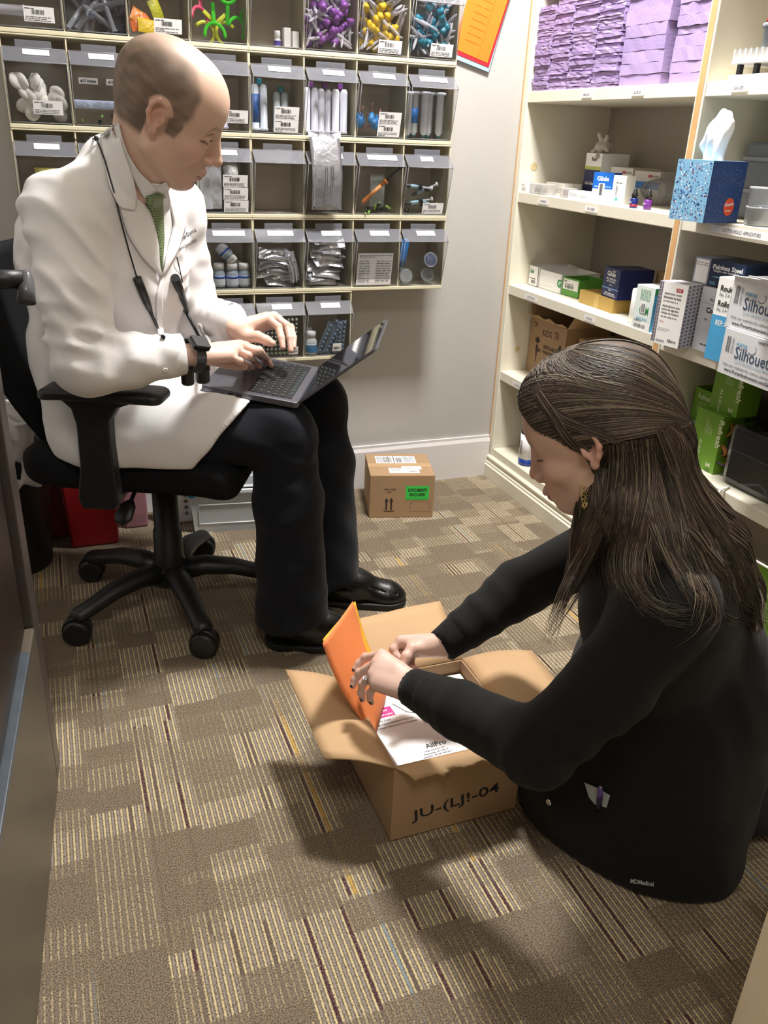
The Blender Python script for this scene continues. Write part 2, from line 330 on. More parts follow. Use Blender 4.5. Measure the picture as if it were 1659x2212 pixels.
# ------------------------------------------------------------------ carpet
def carpet_mat():
    m = bpy.data.materials.new('striped_block_carpet'); m.use_nodes = True; nt = m.node_tree; b = nt.nodes['Principled BSDF']; L = nt.links
    def mth(op, a, b_=None, c=None, cl=False):
        n = nt.nodes.new('ShaderNodeMath'); n.operation = op; n.use_clamp = cl
        for i, v in enumerate((a, b_, c)):
            if v is None: continue
            if isinstance(v, (int, float)): n.inputs[i].default_value = v
            else: L.new(v, n.inputs[i])
        return n.outputs[0]
    def wn(x, y):
        c = nt.nodes.new('ShaderNodeCombineXYZ'); L.new(x, c.inputs[0])
        if isinstance(y, (int, float)): c.inputs[1].default_value = y
        else: L.new(y, c.inputs[1])
        w = nt.nodes.new('ShaderNodeTexWhiteNoise'); w.noise_dimensions = '2D'; L.new(c.outputs[0], w.inputs['Vector']); return w.outputs['Value']
    def mix(f, a, b_):
        n = nt.nodes.new('ShaderNodeMix'); n.data_type = 'RGBA'; L.new(f, n.inputs['Factor'])
        for k, v in (('A', a), ('B', b_)):
            if isinstance(v, str): n.inputs[k].default_value = lin(v)
            else: L.new(v, n.inputs[k])
        return n.outputs['Result']
    g = nt.nodes.new('ShaderNodeTexCoord'); sp = nt.nodes.new('ShaderNodeSeparateXYZ'); L.new(g.outputs['Object'], sp.inputs[0]); X, Y = sp.outputs[0], sp.outputs[1]
    def noise(sc, sx=1, sy=1):
        mp = nt.nodes.new('ShaderNodeMapping'); mp.inputs['Scale'].default_value = (sx, sy, 1); L.new(g.outputs['Object'], mp.inputs[0])
        n = nt.nodes.new('ShaderNodeTexNoise'); n.inputs['Scale'].default_value = sc; n.inputs['Detail'].default_value = 2; L.new(mp.outputs[0], n.inputs['Vector']); return n.outputs['Fac']
    wob = mth('MULTIPLY', mth('SUBTRACT', noise(300), .5), .0042)
    Xw = mth('ADD', X, wob); Yw = mth('ADD', Y, mth('MULTIPLY', mth('SUBTRACT', noise(280), .5), .012))
    p = .0104
    u = mth('DIVIDE', Xw, p); i = mth('FLOOR', u); fr = mth('SUBTRACT', u, i)
    st = mth('MULTIPLY', mth('GREATER_THAN', fr, .08), mth('LESS_THAN', fr, .37)); sg = mth('MULTIPLY', mth('GREATER_THAN', fr, .56), mth('LESS_THAN', fr, .86))
    def blocks(wx, wy, off):
        gi = mth('FLOOR', mth('DIVIDE', mth('ADD', Xw, off), wx)); o = mth('MULTIPLY', wn(gi, off), .6)
        vi = mth('FLOOR', mth('DIVIDE', mth('ADD', Yw, o), wy)); return wn(gi, mth('ADD', vi, 17.3*off+3)), gi
    b1, g1 = blocks(.0936, .062, .03); b2, g2 = blocks(.1456, .105, .31)
    bl = mth('ADD', mth('MULTIPLY', b1, .55), mth('MULTIPLY', b2, .45))
    strong = mth('MULTIPLY', mth('SUBTRACT', bl, .60), 14, cl=True)
    weak = mth('MULTIPLY', mth('SUBTRACT', bl, .33), 7, cl=True)
    amt = mth('ADD', mth('MULTIPLY', weak, .50), mth('MULTIPLY', strong, .42))
    sk = noise(430); sk2 = noise(300); sk3 = noise(700)
    spk = mth('MULTIPLY', mth('SUBTRACT', sk, .40), 5.0, cl=True)
    base = mix(spk, '54483c', '8c7d6a')
    base = mix(mth('MULTIPLY', mth('MULTIPLY', mth('SUBTRACT', sk3, .56), 8, cl=True), .45), base, 'b8a98a')
    brk = mth('MULTIPLY', mth('SUBTRACT', sk2, .36), 6, cl=True)
    base = mix(mth('MULTIPLY', mth('MULTIPLY', sg, brk), mth('ADD', mth('MULTIPLY', strong, .7), mth('MULTIPLY', weak, .2)), cl=True), base, 'a0958f')
    thr = mth('SUBTRACT', .515, mth('MULTIPLY', amt, .22)); brk2 = mth('MULTIPLY', mth('SUBTRACT', sk2, thr), 9, cl=True)
    c = mix(mth('MULTIPLY', mth('MULTIPLY', st, brk2), mth('MULTIPLY', amt, 1.15), cl=True), base, 'cfbd92')
    ty = mth('FLOOR', mth('DIVIDE', Y, .55)); aw = wn(i, ty); hw = mth('GREATER_THAN', wn(i, mth('ADD', ty, 31.7)), .5)
    lo = mth('MULTIPLY', mth('GREATER_THAN', fr, .45), mth('LESS_THAN', fr, .93))
    vis = mth('ADD', .12, mth('ADD', mth('MULTIPLY', strong, .75), mth('MULTIPLY', weak, .12)), cl=True)
    def acc(c, a, b_, colr, k=1.0):
        f = mth('MULTIPLY', mth('MULTIPLY', mth('MULTIPLY', mth('GREATER_THAN', aw, a), mth('LESS_THAN', aw, b_)), mth('MULTIPLY', lo, mth('MULTIPLY', vis, k))), mth('ADD', .35, mth('MULTIPLY', spk, .7)), cl=True)
        return mix(f, c, colr)
    c = acc(c, .0, .055, '45222c', 1.3); c = acc(c, .07, .10, 'cf9f38', 1.1); c = acc(c, .12, .155, '80939a', 1.0); c = acc(c, .18, .25, '54423a', 1.0)
    big = noise(3.5); c = mix(mth('MULTIPLY', mth('SUBTRACT', big, .5), .35, cl=True), c, '6b5a50')
    L.new(c, b.inputs['Base Color']); b.inputs['Roughness'].default_value = .95; b.inputs['Specular IOR Level'].default_value = .15
    bp = nt.nodes.new('ShaderNodeBump'); bp.inputs['Strength'].default_value = .75; bp.inputs['Distance'].default_value = .003
    L.new(mth('ADD', sk, mth('MULTIPLY', mth('MULTIPLY', st, amt), .5)), bp.inputs['Height']); L.new(bp.outputs['Normal'], b.inputs['Normal'])
    return m
# ------------------------------------------------------------------ room shell
def struct(name, lo, hi, m, bevel=0):
    o = MB().bb(lo, hi).build(name, m, bevel=bevel); o['kind'] = 'structure'; return o
struct('floor', (-1.35, -3.9, -.06), (1.26, .06, 0), carpet_mat())
struct('wall_back', (-1.35, 0, 0), (1.26, .06, 2.62), M_wall)
struct('wall_right', (1.235, -3.9, 0), (1.29, 0, 2.62), M_wall)
struct('wall_left', (-1.4, -3.9, 0), (-1.35, .06, 2.62), M_wall)
struct('wall_rear', (-1.35, -3.95, 0), (1.26, -3.9, 2.62), M_wall)
struct('ceiling', (-1.4, -3.95, 2.6), (1.29, .06, 2.66), M_ceil)
bb = MB().prism([(0, 0), (-.014, 0), (-.014, .135), (-.009, .147), (-.009, .156), (0, .156)], -1.35, .897, 0).build('baseboard_back', M_base); bb['kind'] = 'structure'
for i, (x, y, s, lb) in enumerate(((.47, -.82, .34, 'square recessed ceiling light above the shelves'), (-.55, -2.9, .62, 'square ceiling light behind the camera'))):
    t = thing('ceiling_and_fill_panel', lb, 'light', (x, y, 2.6))  # the second one is an added, unseen fill panel
    f = MB()
    for a in (-1, 1): f.box((a*(s/2+.012), 0, -.012), (.024, s+.048, .024)); f.box((0, a*(s/2+.012), -.012), (s, .024, .024))
    f.build('frame', M_white, t)
    MB().box((0, 0, -.006), (s, s, .008)).build('diffuser', mat('lamp_diffuser', 'fff6e6', .5, emit=6), t)
# ------------------------------------------------------------------ wooden shelving on the right wall
XS, YM = .9, -.816
T = thing('shelving_unit', 'cream painted built-in wooden shelving along the right wall', 'shelves', (XS, 0, 0))
ZT = (1.29, .998, .703, .403, .111)
def upright(y0, y1, z0, z1):
    o = MB().bb((0, y0, z0), (.33, y1, z1), 0).build('upright', [M_shelf], T, bevel=.002)
    MB().bb((-.0012, y0+(.006 if y0 < -.1 else .024), z0+.01), (.001, y1-(.006 if y0 < -.1 else .0), z1-.01)).build('worn_wood_edge', M_wood, o)
upright(-.032, -.002, 0, 2.2); upright(YM-.03, YM, 0, 2.2); upright(-1.98, -1.95, 0, 2.2); upright(-3.0, -2.97, 0, 2.2)
for (y0, y1) in ((YM, -.032), (-1.95, YM-.03), (-2.97, -1.98)):
    for i, z in enumerate(ZT+(1.62, 1.93)):
        s = MB().bb((.0025, y0, z-.032), (.33, y1, z)).build('shelf_board', M_shelf, T, bevel=.002)
    MB().bb((.316, y0, .02), (.33, y1, 2.2)).build('back_panel', M_backp, T)
m = MB()
pr = [(.02, 0), (-.016, 0), (-.016, .047), (-.011, .050), (-.011, .057), (-.005, .061), (-.004, .067), (-.009, .071), (-.009, .077), (0, .083), (.02, .083)]
n = len(pr); V = [(p[0], -.002, p[1]) for p in pr]+[(p[0], -3.0, p[1]) for p in pr]
m.add(V, [tuple(range(n)), tuple(range(2*n-1, n-1, -1))]+[(i, n+i, n+(i+1) % n, (i+1) % n) for i in range(n)])
m.build('base_moulding', M_shelf, T)
# knots and stains in the upright beside the wall, label strips on shelf edges
M_knot = mat('wood_knot', 'cdbb8c', .6, var=.2, vs_=60)
for (x, z, r) in ((.05, 1.075, .012), (.06, .48, .01)):
    MB().lathe([(r*.5, 0), (r, .0006)], 14, (x, -.0328, z), 0, Matrix.Rotation(PI/2, 3, 'X')).build('knot', M_knot, T)
def strip(y, z, w, s, hh=.015, tilt=0):
    m = MB(); ux = (0, -1, 0); uy = (0, 0, 1); o = (-.0005, y, z-.024); m.patch(o, ux, uy, 0, 0, w, hh, 0, .0012)
    if s: m.text(s, o, ux, uy, w*.2, hh*.28, hh*.45, w*.6, 1, .0016)
    q = m.build('label_strip', [M_paper, M_inkg], T); q['label'] = 'white paper label strip on shelf edge'+(' reading '+s if s else '')
strip(-.34, ZT[0], .05, 'MASKS'); strip(-.57, ZT[0], .05, '2X2')
strip(-.17, ZT[1], .06, 'PROXABRUSH'); strip(-.43, ZT[1], .06, 'FLOSS'); strip(-.15, ZT[2], .08, 'PATIENT GIVE AWAYS'); strip(-.50, ZT[2], .05, 'KIDS')
strip(-.13, ZT[3], .06, 'ORAL MAXI'); strip(-.95, ZT[1], .20, 'COTTON ROLLS  APPLICATORS', .017); strip(-.93, ZT[0], .05, 'GAUZE')
# ------------------------------------------------------------------ people: heads, hands, clothes
def noise3(P, sc, seed=0):
    r = np.random.RandomState(seed); o = np.zeros(len(P))
    for i in range(10):
        k = r.normal(size=3)*sc; o += np.sin(P @ k+r.uniform(0, 6.28))
    return o/10
def make_head(fem=False, HRv=None):
    s = Sdf((-.16, -.105, -.17), (.14, .105, .135), .0021)
    w = .94 if fem else 1.0
    s.ell((-.006, 0, .036), (.099, .076, .080), .02)
    s.ell((.040, 0, .032), (.056, .063, .060), .03)
    s.ell((.040, 0, -.03), (.052, .057, .062), .03)
    for q in (-1, 1):
        s.cap((.004, q*.052*w, -.060), (.066, q*.018, -.104 if not fem else -.1), .016*w, .015, .028)
        s.ell((.060, q*.041, -.030), (.024, .021, .020), .02)
        s.cap((.083, q*.008, .022), (.070, q*.044, .020), .0085 if not fem else .006, .007, .016)
    s.ell((.036, 0, -.064), (.047, .045*w, .044), .03)
    s.ell((.080, 0, -.1 if not fem else -.097), (.017, .019*w, .0155), .02)
    s.ell((.078, 0, -.068), (.024, .029, .026), .02)
    for q in (-1, 1):
        s.ell((.101, q*.035, .002), (.018, .0165, .0115), .012, 's')
        s.ell((.0765, q*.032, -.001), (.0145, .0155, .0125), .004)
        s.chain([(.0862, q*.020, -.0035), (.0893, q*.027, -.0070), (.0890, q*.035, -.0078), (.0835, q*.044, -.0060), (.0760, q*.0500, -.0030)], [.0016, .0021, .0021, .0018, .0012], .0025)      # lowered upper lid rim
        s.chain([(.0855, q*.019, .0085), (.0885, q*.027, .0095), (.0870, q*.036, .0088), (.0800, q*.045, .005)], [.0012, .0012, .0012, .001], .003, op='s')      # lid crease
    s.cap((.080, 0, .022), (.092, 0, -.035), .0125, .0115, .008)
    nt = .1265 if not fem else .1215
    s.cap((.093, 0, .012), (nt-.010, 0, -.034), .0062, .0086, .012)
    s.ell((nt-.0105, 0, -.0385), (.0115, .0105, .0092), .007)
    for q in (-1, 1):
        s.ell((.102, q*.0125, -.044), (.0105, .0062, .0078), .005)
        s.ell((.110, q*.0062, -.0508), (.0052, .0028, .0035), .002, 's')
    s.cap((.1035, -.014, -.0675), (.1035, .014, -.0675), .0052, .0052, .008)
    s.ell((.1015, 0, -.0685), (.0075, .021, .0052), .005)
    s.ell((.0985, 0, -.0795), (.0082, .018, .0058), .006)
    s.ell((.107, 0, -.0742), (.012, .023, .0011), .0022, 's')
    s.ell((.093, 0, -.0895), (.006, .013, .004), .008, 's')
    for q in (-1, 1):     # ears
        y = q*.0735
        C = [(.010, y, .012), (.003, y+q*.004, .026), (-.010, y+q*.007, .029), (-.019, y+q*.009, .018), (-.0195, y+q*.009, .002), (-.012, y+q*.006, -.013), (-.003, y+q*.002, -.024)]
        s.ell((-.006, y-q*.001, .004), (.017, .0062, .027), .005)
        s.chain(C, [.0036, .0042, .0044, .0043, .0041, .0042, .0055], .004)
        s.ell((-.001, y+q*.0065, -.003), (.009, .0065, .0135), .003, 's')
        s.ell((-.008, y+q*.0065, .014), (.0075, .004, .009), .003, 's')
        s.ell((.0065, y+q*.001, -.004), (.0038, .0042, .007), .003)
        s.ell((-.002, y+q*.001, -.026), (.0065, .0045, .0075), .004)
    nv = np.array(HRv)*1.0 if HRv is not None else np.array([-.03, 0, -.17])
    s.cap((-.040, 0, -.01), nv+[-.006, 0, 0], .048*w, .050*w, .03); s.cap((-.005, 0, -.055), nv+[.016, 0, 0], .038*w, .042*w, .02)
    P, F = s.mesh(); return smoothed(P, F, 1), F
def smoothed(P, F, k):
    E = np.concatenate([F[:, [0, 1]], F[:, [1, 2]], F[:, [2, 3]], F[:, [3, 0]]]); n = len(P); cnt = np.bincount(E[:, 0], minlength=n)+np.bincount(E[:, 1], minlength=n)
    for _ in range(k):
        Q = np.stack([np.bincount(E[:, 0], P[E[:, 1], i], n)+np.bincount(E[:, 1], P[E[:, 0], i], n) for i in range(3)], 1)/np.maximum(cnt, 1)[:, None]; P = P*.5+Q*.5
    return P
def head_colour(P, fem):
    x, y, z = P.T; n = noise3(P, 90, 1)*.5+noise3(P, 35, 2)*.5
    skin = np.array([.64, .42, .315]) if not fem else np.array([.66, .42, .32])
    c = np.tile(skin, (len(P), 1)); c *= (1+.05*n)[:, None]
    def blend(mask, col, a=1.0):
        nonlocal c; m = (np.clip(mask, 0, 1)*a)[:, None]; c = c*(1-m)+np.array(col)*m
    def blob(cx, cy, cz, r): return np.exp(-(((x-cx)**2+(np.abs(y)-cy)**2+(z-cz)**2)/r**2))
    red = (.62, .26, .19)
    blend(blob(.118, 0, -.040, .016), red, .55); blend(blob(.07, .045, -.035, .022), red, .35); blend(blob(-.012, .08, .005, .026), red, .55)
    lip = sstep(.024, .018, np.abs(y))*sstep(-.088, -.084, z)*sstep(-.062, -.066, z)*sstep(.094, .099, x)
    blend(lip, (.50, .22, .18) if not fem else (.46, .19, .16), .7)
    blend(sstep(.0022, .0008, np.abs(z+.0744))*sstep(.024, .020, np.abs(y))*sstep(.09, .095, x), (.14, .05, .04), .9)
    blend(sstep(.006, .003, np.sqrt((x-.110)**2+(np.abs(y)-.0062)**2+(z+.0508)**2)), (.09, .03, .025), .9)
    # lashes, brows, lid crease shade painted into the skin, darker eye sockets
    ez = -.0072+.0030*sstep(.004, .014, np.abs(np.abs(y)-.032))
    blend(sstep(.0032 if fem else .0024, .0008, np.abs(z-ez))*sstep(.020, .016, np.abs(np.abs(y)-.034))*sstep(.056, .062, x), (.03, .02, .018), 1.0 if fem else .9)
    blend(sstep(.0026, .0010, np.abs(z-.0090))*sstep(.016, .010, np.abs(np.abs(y)-.033))*sstep(.070, .074, x), (.25, .13, .09), .6)
    blend(blob(.082, .036, .003, .013), (.40, .24, .18), .35)
    bz = .021+.004*np.clip((np.abs(y)-.02)/.02, -1, 1)-10*np.maximum(np.abs(y)-.038, 0)**1.6
    blend(sstep(.0065 if not fem else .0038, .002, np.abs(z-bz))*sstep(.012, .016, np.abs(y))*sstep(.052, .046, np.abs(y))*sstep(.055, .065, x), (.26, .16, .10) if not fem else (.06, .035, .025), .6 if not fem else .8)
    if fem: blend(blob(.082, .034, .008, .014), (.30, .15, .11), .35)
    if not fem:
        # cropped hair: temples, sides and back, thin on the crown
        fb = .040+.30*np.clip(z, -.03, .03)+.006*noise3(P, 70, 8)-.55*np.maximum(z-.060, 0)
        side = sstep(.009, -.007, x-fb+.003)*sstep(-.012, .004, z+np.where(x < -.02, .045, 0)+np.where(x > .01, .004, 0))
        burn = sstep(.044, .040, x-.3*np.minimum(z, 0))*sstep(.012, .018, x)*sstep(-.026, -.018, z)*sstep(.03, .0, z)*sstep(.05, .058, np.abs(y))
        ear = sstep(.0180, .0200, np.sqrt((x+.004)**2+((z-.004)*.72)**2))
        side = side*np.maximum(ear, sstep(.02, .0, x+.03))
        topw = sstep(.078, .112, z)*.45; front = sstep(.0, .04, x)*sstep(.055, .085, z)*.45
        h = np.clip(np.maximum(side, burn)*(1-np.clip(topw+front, 0, .72)), 0, 1)*(.92+.25*noise3(P, 160, 5)+.15*noise3(P, 60, 6))
        h = h*(1-sstep(.0705, .0735, np.abs(y))*sstep(.027, .024, np.sqrt((x+.005)**2+((z-.004)*.8)**2)))
        blend(h, (.10, .072, .048), .93)
        blend(sstep(-.03, -.05, z)*sstep(.03, .07, x)*sstep(-.125, -.11, z), (.42, .26, .19), .25)
    return np.clip(c, 0, 1)
def Rm(a, b, c): return np.array(Matrix.Rotation(a, 3, 'Z') @ Matrix.Rotation(b, 3, 'Y') @ Matrix.Rotation(c, 3, 'X'))
# hand: metacarpals and fingers as chains between world points
def hand(P, wrist, wr, fingers, thumb, h=.0018, fore=None, fr=.026, scale=1.0, pal=.0105, fing_r=.0085, side=None):
    """wrist point, fingers = list of [mcp, pip, dip, tip]; thumb = [cmc, mcp, ip, tip]"""
    A = [np.array(wrist)]+[np.array(q) for f in fingers for q in f]+[np.array(q) for q in thumb]+([np.array(fore)] if fore is not None else [])
    lo = np.min(A, 0)-.045; hi = np.max(A, 0)+.045
    s = Sdf(lo, hi, h); k = .010
    mc = [np.array(f[0]) for f in fingers]; w = np.array(wrist)
    across = mc[-1]-mc[0]; across /= np.linalg.norm(across)
    W = [w+across*wr*.55*t for t in (-1, -.33, .33, 1)]
    if fore is not None: s.cap(fore, w, fr*scale, wr*.92, .02, n=np.cross(across, mc[1]-w), f=.74)
    for a, b in zip(W, mc): s.cap(a, b, pal*1.15*scale, pal*.98*scale, .012)
    for a, b, c, d in zip(W[:-1], W[1:], mc[:-1], mc[1:]): s.cap((a+b)/2, (c+d)/2*.9+(a+b)/2*.1, pal*1.1*scale, pal*.92*scale, .014)
    fs = [1.0, 1.03, .97, .85]
    for i, f in enumerate(fingers):
        r = fing_r*fs[i]*scale
        s.cap(f[0], f[1], r*1.10, r*1.0, .004); s.cap(f[1], f[2], r*1.0, r*.90, .003); s.cap(f[2], f[3], r*.90, r*.74, .003)
        s.ell(np.array(f[1]), (r*1.05,)*3, .003)
    t = [np.array(q) for q in thumb]; r = fing_r*1.18*scale
    s.cap(t[0], t[1], r*1.5, r*1.15, .014); s.cap(t[1], t[2], r*1.12, r*1.05, .005); s.cap(t[2], t[3], r*1.05, r*.82, .004)
    s.cap((t[0]+w)/2, (mc[0]+w)/2, pal*1.2*scale, pal*scale, .014)
    return s.mesh()
def hand_colour(V, fingers, thumb, nail, skin, nailr=.0052, nrm=None):
    c = np.tile(np.array(skin), (len(V), 1))*(1+.06*noise3(V, 70, 3))[:, None]
    def m(p, r): return np.exp(-((V-np.array(p))**2).sum(1)/r**2)[:, None]
    for f in fingers+[thumb]:
        for p, a in ((f[1], .28), (f[0], .2), (f[3], .35)):
            q = m(p, .010)*a; c = c*(1-q)+np.array([.62, .26, .20])*q
        if nail is not None:
            d = np.array(f[3])-np.array(f[2]); d /= np.linalg.norm(d); q0 = np.array(f[3])+d*.001+np.array(nrm)*.0065
            k = sstep(nailr, nailr*.75, np.linalg.norm(V-q0, axis=1))[:, None]; c = c*(1-k)+np.array(nail)*k
    return np.clip(c, 0, 1)
def merge(parts):
    P = np.concatenate([p for p, f, c in parts]); C = np.concatenate([c for p, f, c in parts]); o = 0; Fs = []
    for p, f, c in parts: Fs.append(f+o); o += len(p)
    return P, np.concatenate(Fs), C
M_skin = mat('skin', 'ffffff', .48, var=.05, vs_=200, bump=.12, bs=900, vcol='Col', sss=.12)
M_coat = mat('white_lab_coat_cotton', 'e6e3e2', .72, var=.02, bump=.12, bs=900, sheen=.1)
M_shirt = mat('white_shirt', 'dcdad9', .6, var=.02)
M_trs = mat('navy_black_trousers', '0f1219', .82, var=.12, bump=.3, bs=900, sheen=.06, spec=.2)
M_jack = mat('black_jacket_knit', '111110', .85, var=.15, bump=.45, bs=800, sheen=.06, spec=.2)
M_leather = mat('black_leather', '0b0b0c', .28, var=.1, bump=.12, bs=160, spec=.6)
M_rub = mat('black_rubber_sole', '161616', .6)
def fold(s, fn): # displace the whole field by fn(X, Y, Z) in metres
    X, Y, Z = s.coords(); s.D = (s.D+fn(X, Y, Z)).astype(F32)
def ridge(s, a, b, r=.008, k=.012, m=None):  # cloth wrinkle
    a = np.array(a, float); b = np.array(b, float); s.cap(a, b, r, r*.4, k)
def groove(s, pts, r=.004, k=.008):
    for a, b in zip(pts[:-1], pts[1:]): s.cap(a, b, r, r, k, 's')
LR = Rm(-0.44409, 0.12986, 0.00312); LT0 = np.array([-.2746, -.8230, .6382])   # laptop pose
# ================================================================== seated man
MAN = thing('person', 'man in white lab coat, green tie and dark trousers typing on a laptop', 'person', (-.42, -.68, 0))
off = np.array([-.42, -.68, 0])
hN, hF = np.array([-.50, -.74, .545]), np.array([-.43, -.58, .55])
kN, kF = np.array([-.105, -.865, .532]), np.array([.035, -.655, .54])
aN, aF = np.array([-.085, -.905, .09]), np.array([.055, -.735, .10])
sN, sF = np.array([-.505, -.845, .99]), np.array([-.285, -.62, .985])
eN, wN = np.array([-.505, -.93, .728]), np.array([-.325, -.925, .738])
eF, wF = np.array([-.245, -.60, .745]), np.array([-.185, -.72, .755])
nk = at(297, 388, 1.60)
FW = np.array([.74, -.67, 0]); LT = np.array([.67, .74, 0])     # chest forward, his left
# torso coat
s = Sdf((-.80, -1.08, .40), (.02, -.30, 1.17), .0062)
pel = np.array([-.435, -.672, .54]); che = np.array([-.42, -.71, .88]); wst = np.array([-.455, -.668, .70])
s.cap(pel, wst, .172, .165, .06, n=(.9, -.43, 0), f=.80)
s.cap(wst, che, .168, .178, .06, n=FW, f=.72)
s.cap(che, (sN+sF)/2+np.array([-.01, .01, -.01]), .165, .12, .05, n=FW, f=.70)
s.cap(sN, sF, .066, .066, .05)
bk = np.array([-.53, -.665, .90]); s.ell(bk, (.08, .11, .12), .06); s.ell(at(240, 352, 1.62), (.056, .056, .054), .03); s.ell(at(262, 345, 1.70), (.05, .05, .05), .03)
s.cap(sN+[-.02, .02, .01], nk+[-.045, .03, -.03], .055, .050, .05); s.cap(sF+[-.02, .02, .01], nk+[-.02, .05, -.03], .055, .048, .05)
# near arm
s.cap(sN, (sN+eN)/2+[-.008, -.006, 0], .067, .066, .03); s.cap((sN+eN)/2+[-.008, -.006, 0], eN, .066, .060, .02); s.cap(eN, lerp(eN, wN, .5), .058, .050, .018); s.cap(lerp(eN, wN, .5), wN, .050, .040, .015)
# far arm
s.cap(sF, eF, .064, .057, .025); s.cap(eF, wF, .056, .043, .018)
# wrinkles
def mask(c, r): return lambda X, Y, Z: np.exp(-((X-F32(c[0]))**2+(Y-F32(c[1]))**2+(Z-F32(c[2]))**2)/F32(r*r))
def folds(s, c, r, dr, wl, amp, warp=0., seed=0):   # parallel soft pleats around c
    c = np.array(c, float); dr = np.array(dr, float)/np.linalg.norm(dr); sl, X, Y, Z = s.sub(c-2.2*r, c+2.2*r)
    k = 2*PI/wl; rs = np.random.RandomState(seed); a = rs.normal(size=3)*13
    ph = k*((X-F32(c[0]))*F32(dr[0])+(Y-F32(c[1]))*F32(dr[1])+(Z-F32(c[2]))*F32(dr[2]))+F32(warp)*np.sin(X*F32(a[0])+Y*F32(a[1])+Z*F32(a[2]))
    w_ = (.5+.5*np.cos(ph)); w_ = w_*w_*(1.3-.3*w_)
    b = rs.normal(size=3)*14; c2 = rs.normal(size=3)*26; md = .55+.45*np.sin(X*F32(b[0])+Y*F32(b[1])+Z*F32(b[2])+F32(seed))*np.sin(X*F32(c2[0])+Y*F32(c2[1])+Z*F32(c2[2]))
    s.D[sl] = (s.D[sl]-F32(amp)*(w_-F32(.35))*md*mask(c, r)(X, Y, Z)).astype(F32)
# skirt of the coat over the thighs
dT = (kN-hN)/np.linalg.norm(kN-hN)
s.cap(hN+[0.01, .012, .0], lerp(hN, kN, .72)+[0, 0, .005], .098, .096, .04); s.cap(hF, lerp(hF, kF, .70), .108, .092, .05)
s.cap(lerp(hN, kN, .1)+[0, .05, .03], lerp(hN, kN, .7)+[0, .08, .0], .09, .07, .05)
s.cap(hN+[.01, .012, -.03], lerp(hN, kN, .5)+[0, -.005, -.03], .088, .083, .04)
s.plane(atz(540, 866, .62), np.cross(atz(540, 866, .62)-at(436, 990, 1.83), [.43, .90, 0])*(-1 if np.cross(atz(540, 866, .62)-at(436, 990, 1.83), [.43, .90, 0])[0] < 0 else 1), .004)
s.plane((0, 0, .480), (0, 0, -1), .004)
# cuffs cut square
def cutend(s, w, d, r, L=.16):
    d = d/np.linalg.norm(d); w = np.array(w, float)
    def fn(X, Y, Z):
        x, y, z = X-F32(w[0]), Y-F32(w[1]), Z-F32(w[2]); t = x*F32(d[0])+y*F32(d[1])+z*F32(d[2]); q = np.sqrt(np.maximum(x*x+y*y+z*z-t*t, 0))
        return np.maximum(np.maximum(-t, t-F32(L)), q-F32(r))
    s.put(fn, np.minimum(w, w+d*L)-r, np.maximum(w, w+d*L)+r, .003, 's')
s.box(LT0+LR @ np.array([.106, .152, .018]), (.112, .158, .0245), .004, 's', R=LR)
folds(s, at(130, 560, 1.50), .13, at(100, 640, 1.5)-at(170, 520, 1.5), .052, .018, 2.2, 1); folds(s, at(150, 700, 1.5), .10, at(150, 760, 1.5)-at(170, 660, 1.5), .045, .018, 2.0, 2)
folds(s, at(225, 760, 1.53), .07, at(300, 760, 1.56)-at(200, 770, 1.5), .040, .014, 2.0, 3); folds(s, at(330, 785, 1.6), .06, at(360, 700, 1.6)-at(300, 800, 1.56), .05, .006, 2.0, 4)
folds(s, at(440, 560, 1.80), .10, eF-sF, .05, .012, 2, 5); folds(s, at(470, 660, 1.84), .07, wF-eF, .035, .008, 2, 6)
folds(s, at(200, 900, 1.68), .16, (1, .3, .9), .10, .010, 2.5, 7); folds(s, at(60, 600, 1.72), .14, (.3, 0, 1), .09, .008, 2, 8); folds(s, at(280, 560, 1.6), .14, (1, -.3, .35), .11, .006, 2, 9); folds(s, at(330, 740, 1.66), .08, (.8, -.3, .9), .05, .007, 2, 10)
_ = fold(s, lambda X, Y, Z: .0016*np.sin(38*X+22*Z+8*np.sin(11*Y+9*Z))*np.sin(17*Y-25*Z+3)+.0012*np.sin(70*Z+25*X-18*Y)*np.sin(19*X+9*Y))
for w_, e_, r_ in ((wN, eN, .040), (wF, eF, .043)): cutend(s, w_, w_-e_, .062)
cP, cF = s.mesh()
coat = np_obj('lab_coat', cP-off, cF, M_coat, MAN, smooth_it=1)
from mathutils.bvhtree import BVHTree
def bvh_of(*ms):
    P = []; F = []; o = 0
    for p, f in ms: P += p.tolist(); F += (f+o).tolist(); o += len(p)
    return BVHTree.FromPolygons(P, F)
def hit(bv, x, y, dflt=None):
    d = Vector(at(x, y, 1)-CAM).normalized(); h = bv.ray_cast(Vector(CAM), d)
    return (np.array(h[0]), np.array(h[1])) if h[0] is not None else (None, None)
def resample(pl, n):
    pl = np.array(pl, float); L = np.r_[0, np.cumsum(np.linalg.norm(np.diff(pl, axis=0), axis=1))]; t = np.linspace(0, L[-1], n)
    return np.stack([np.interp(t, L, pl[:, i]) for i in range(pl.shape[1])], 1)
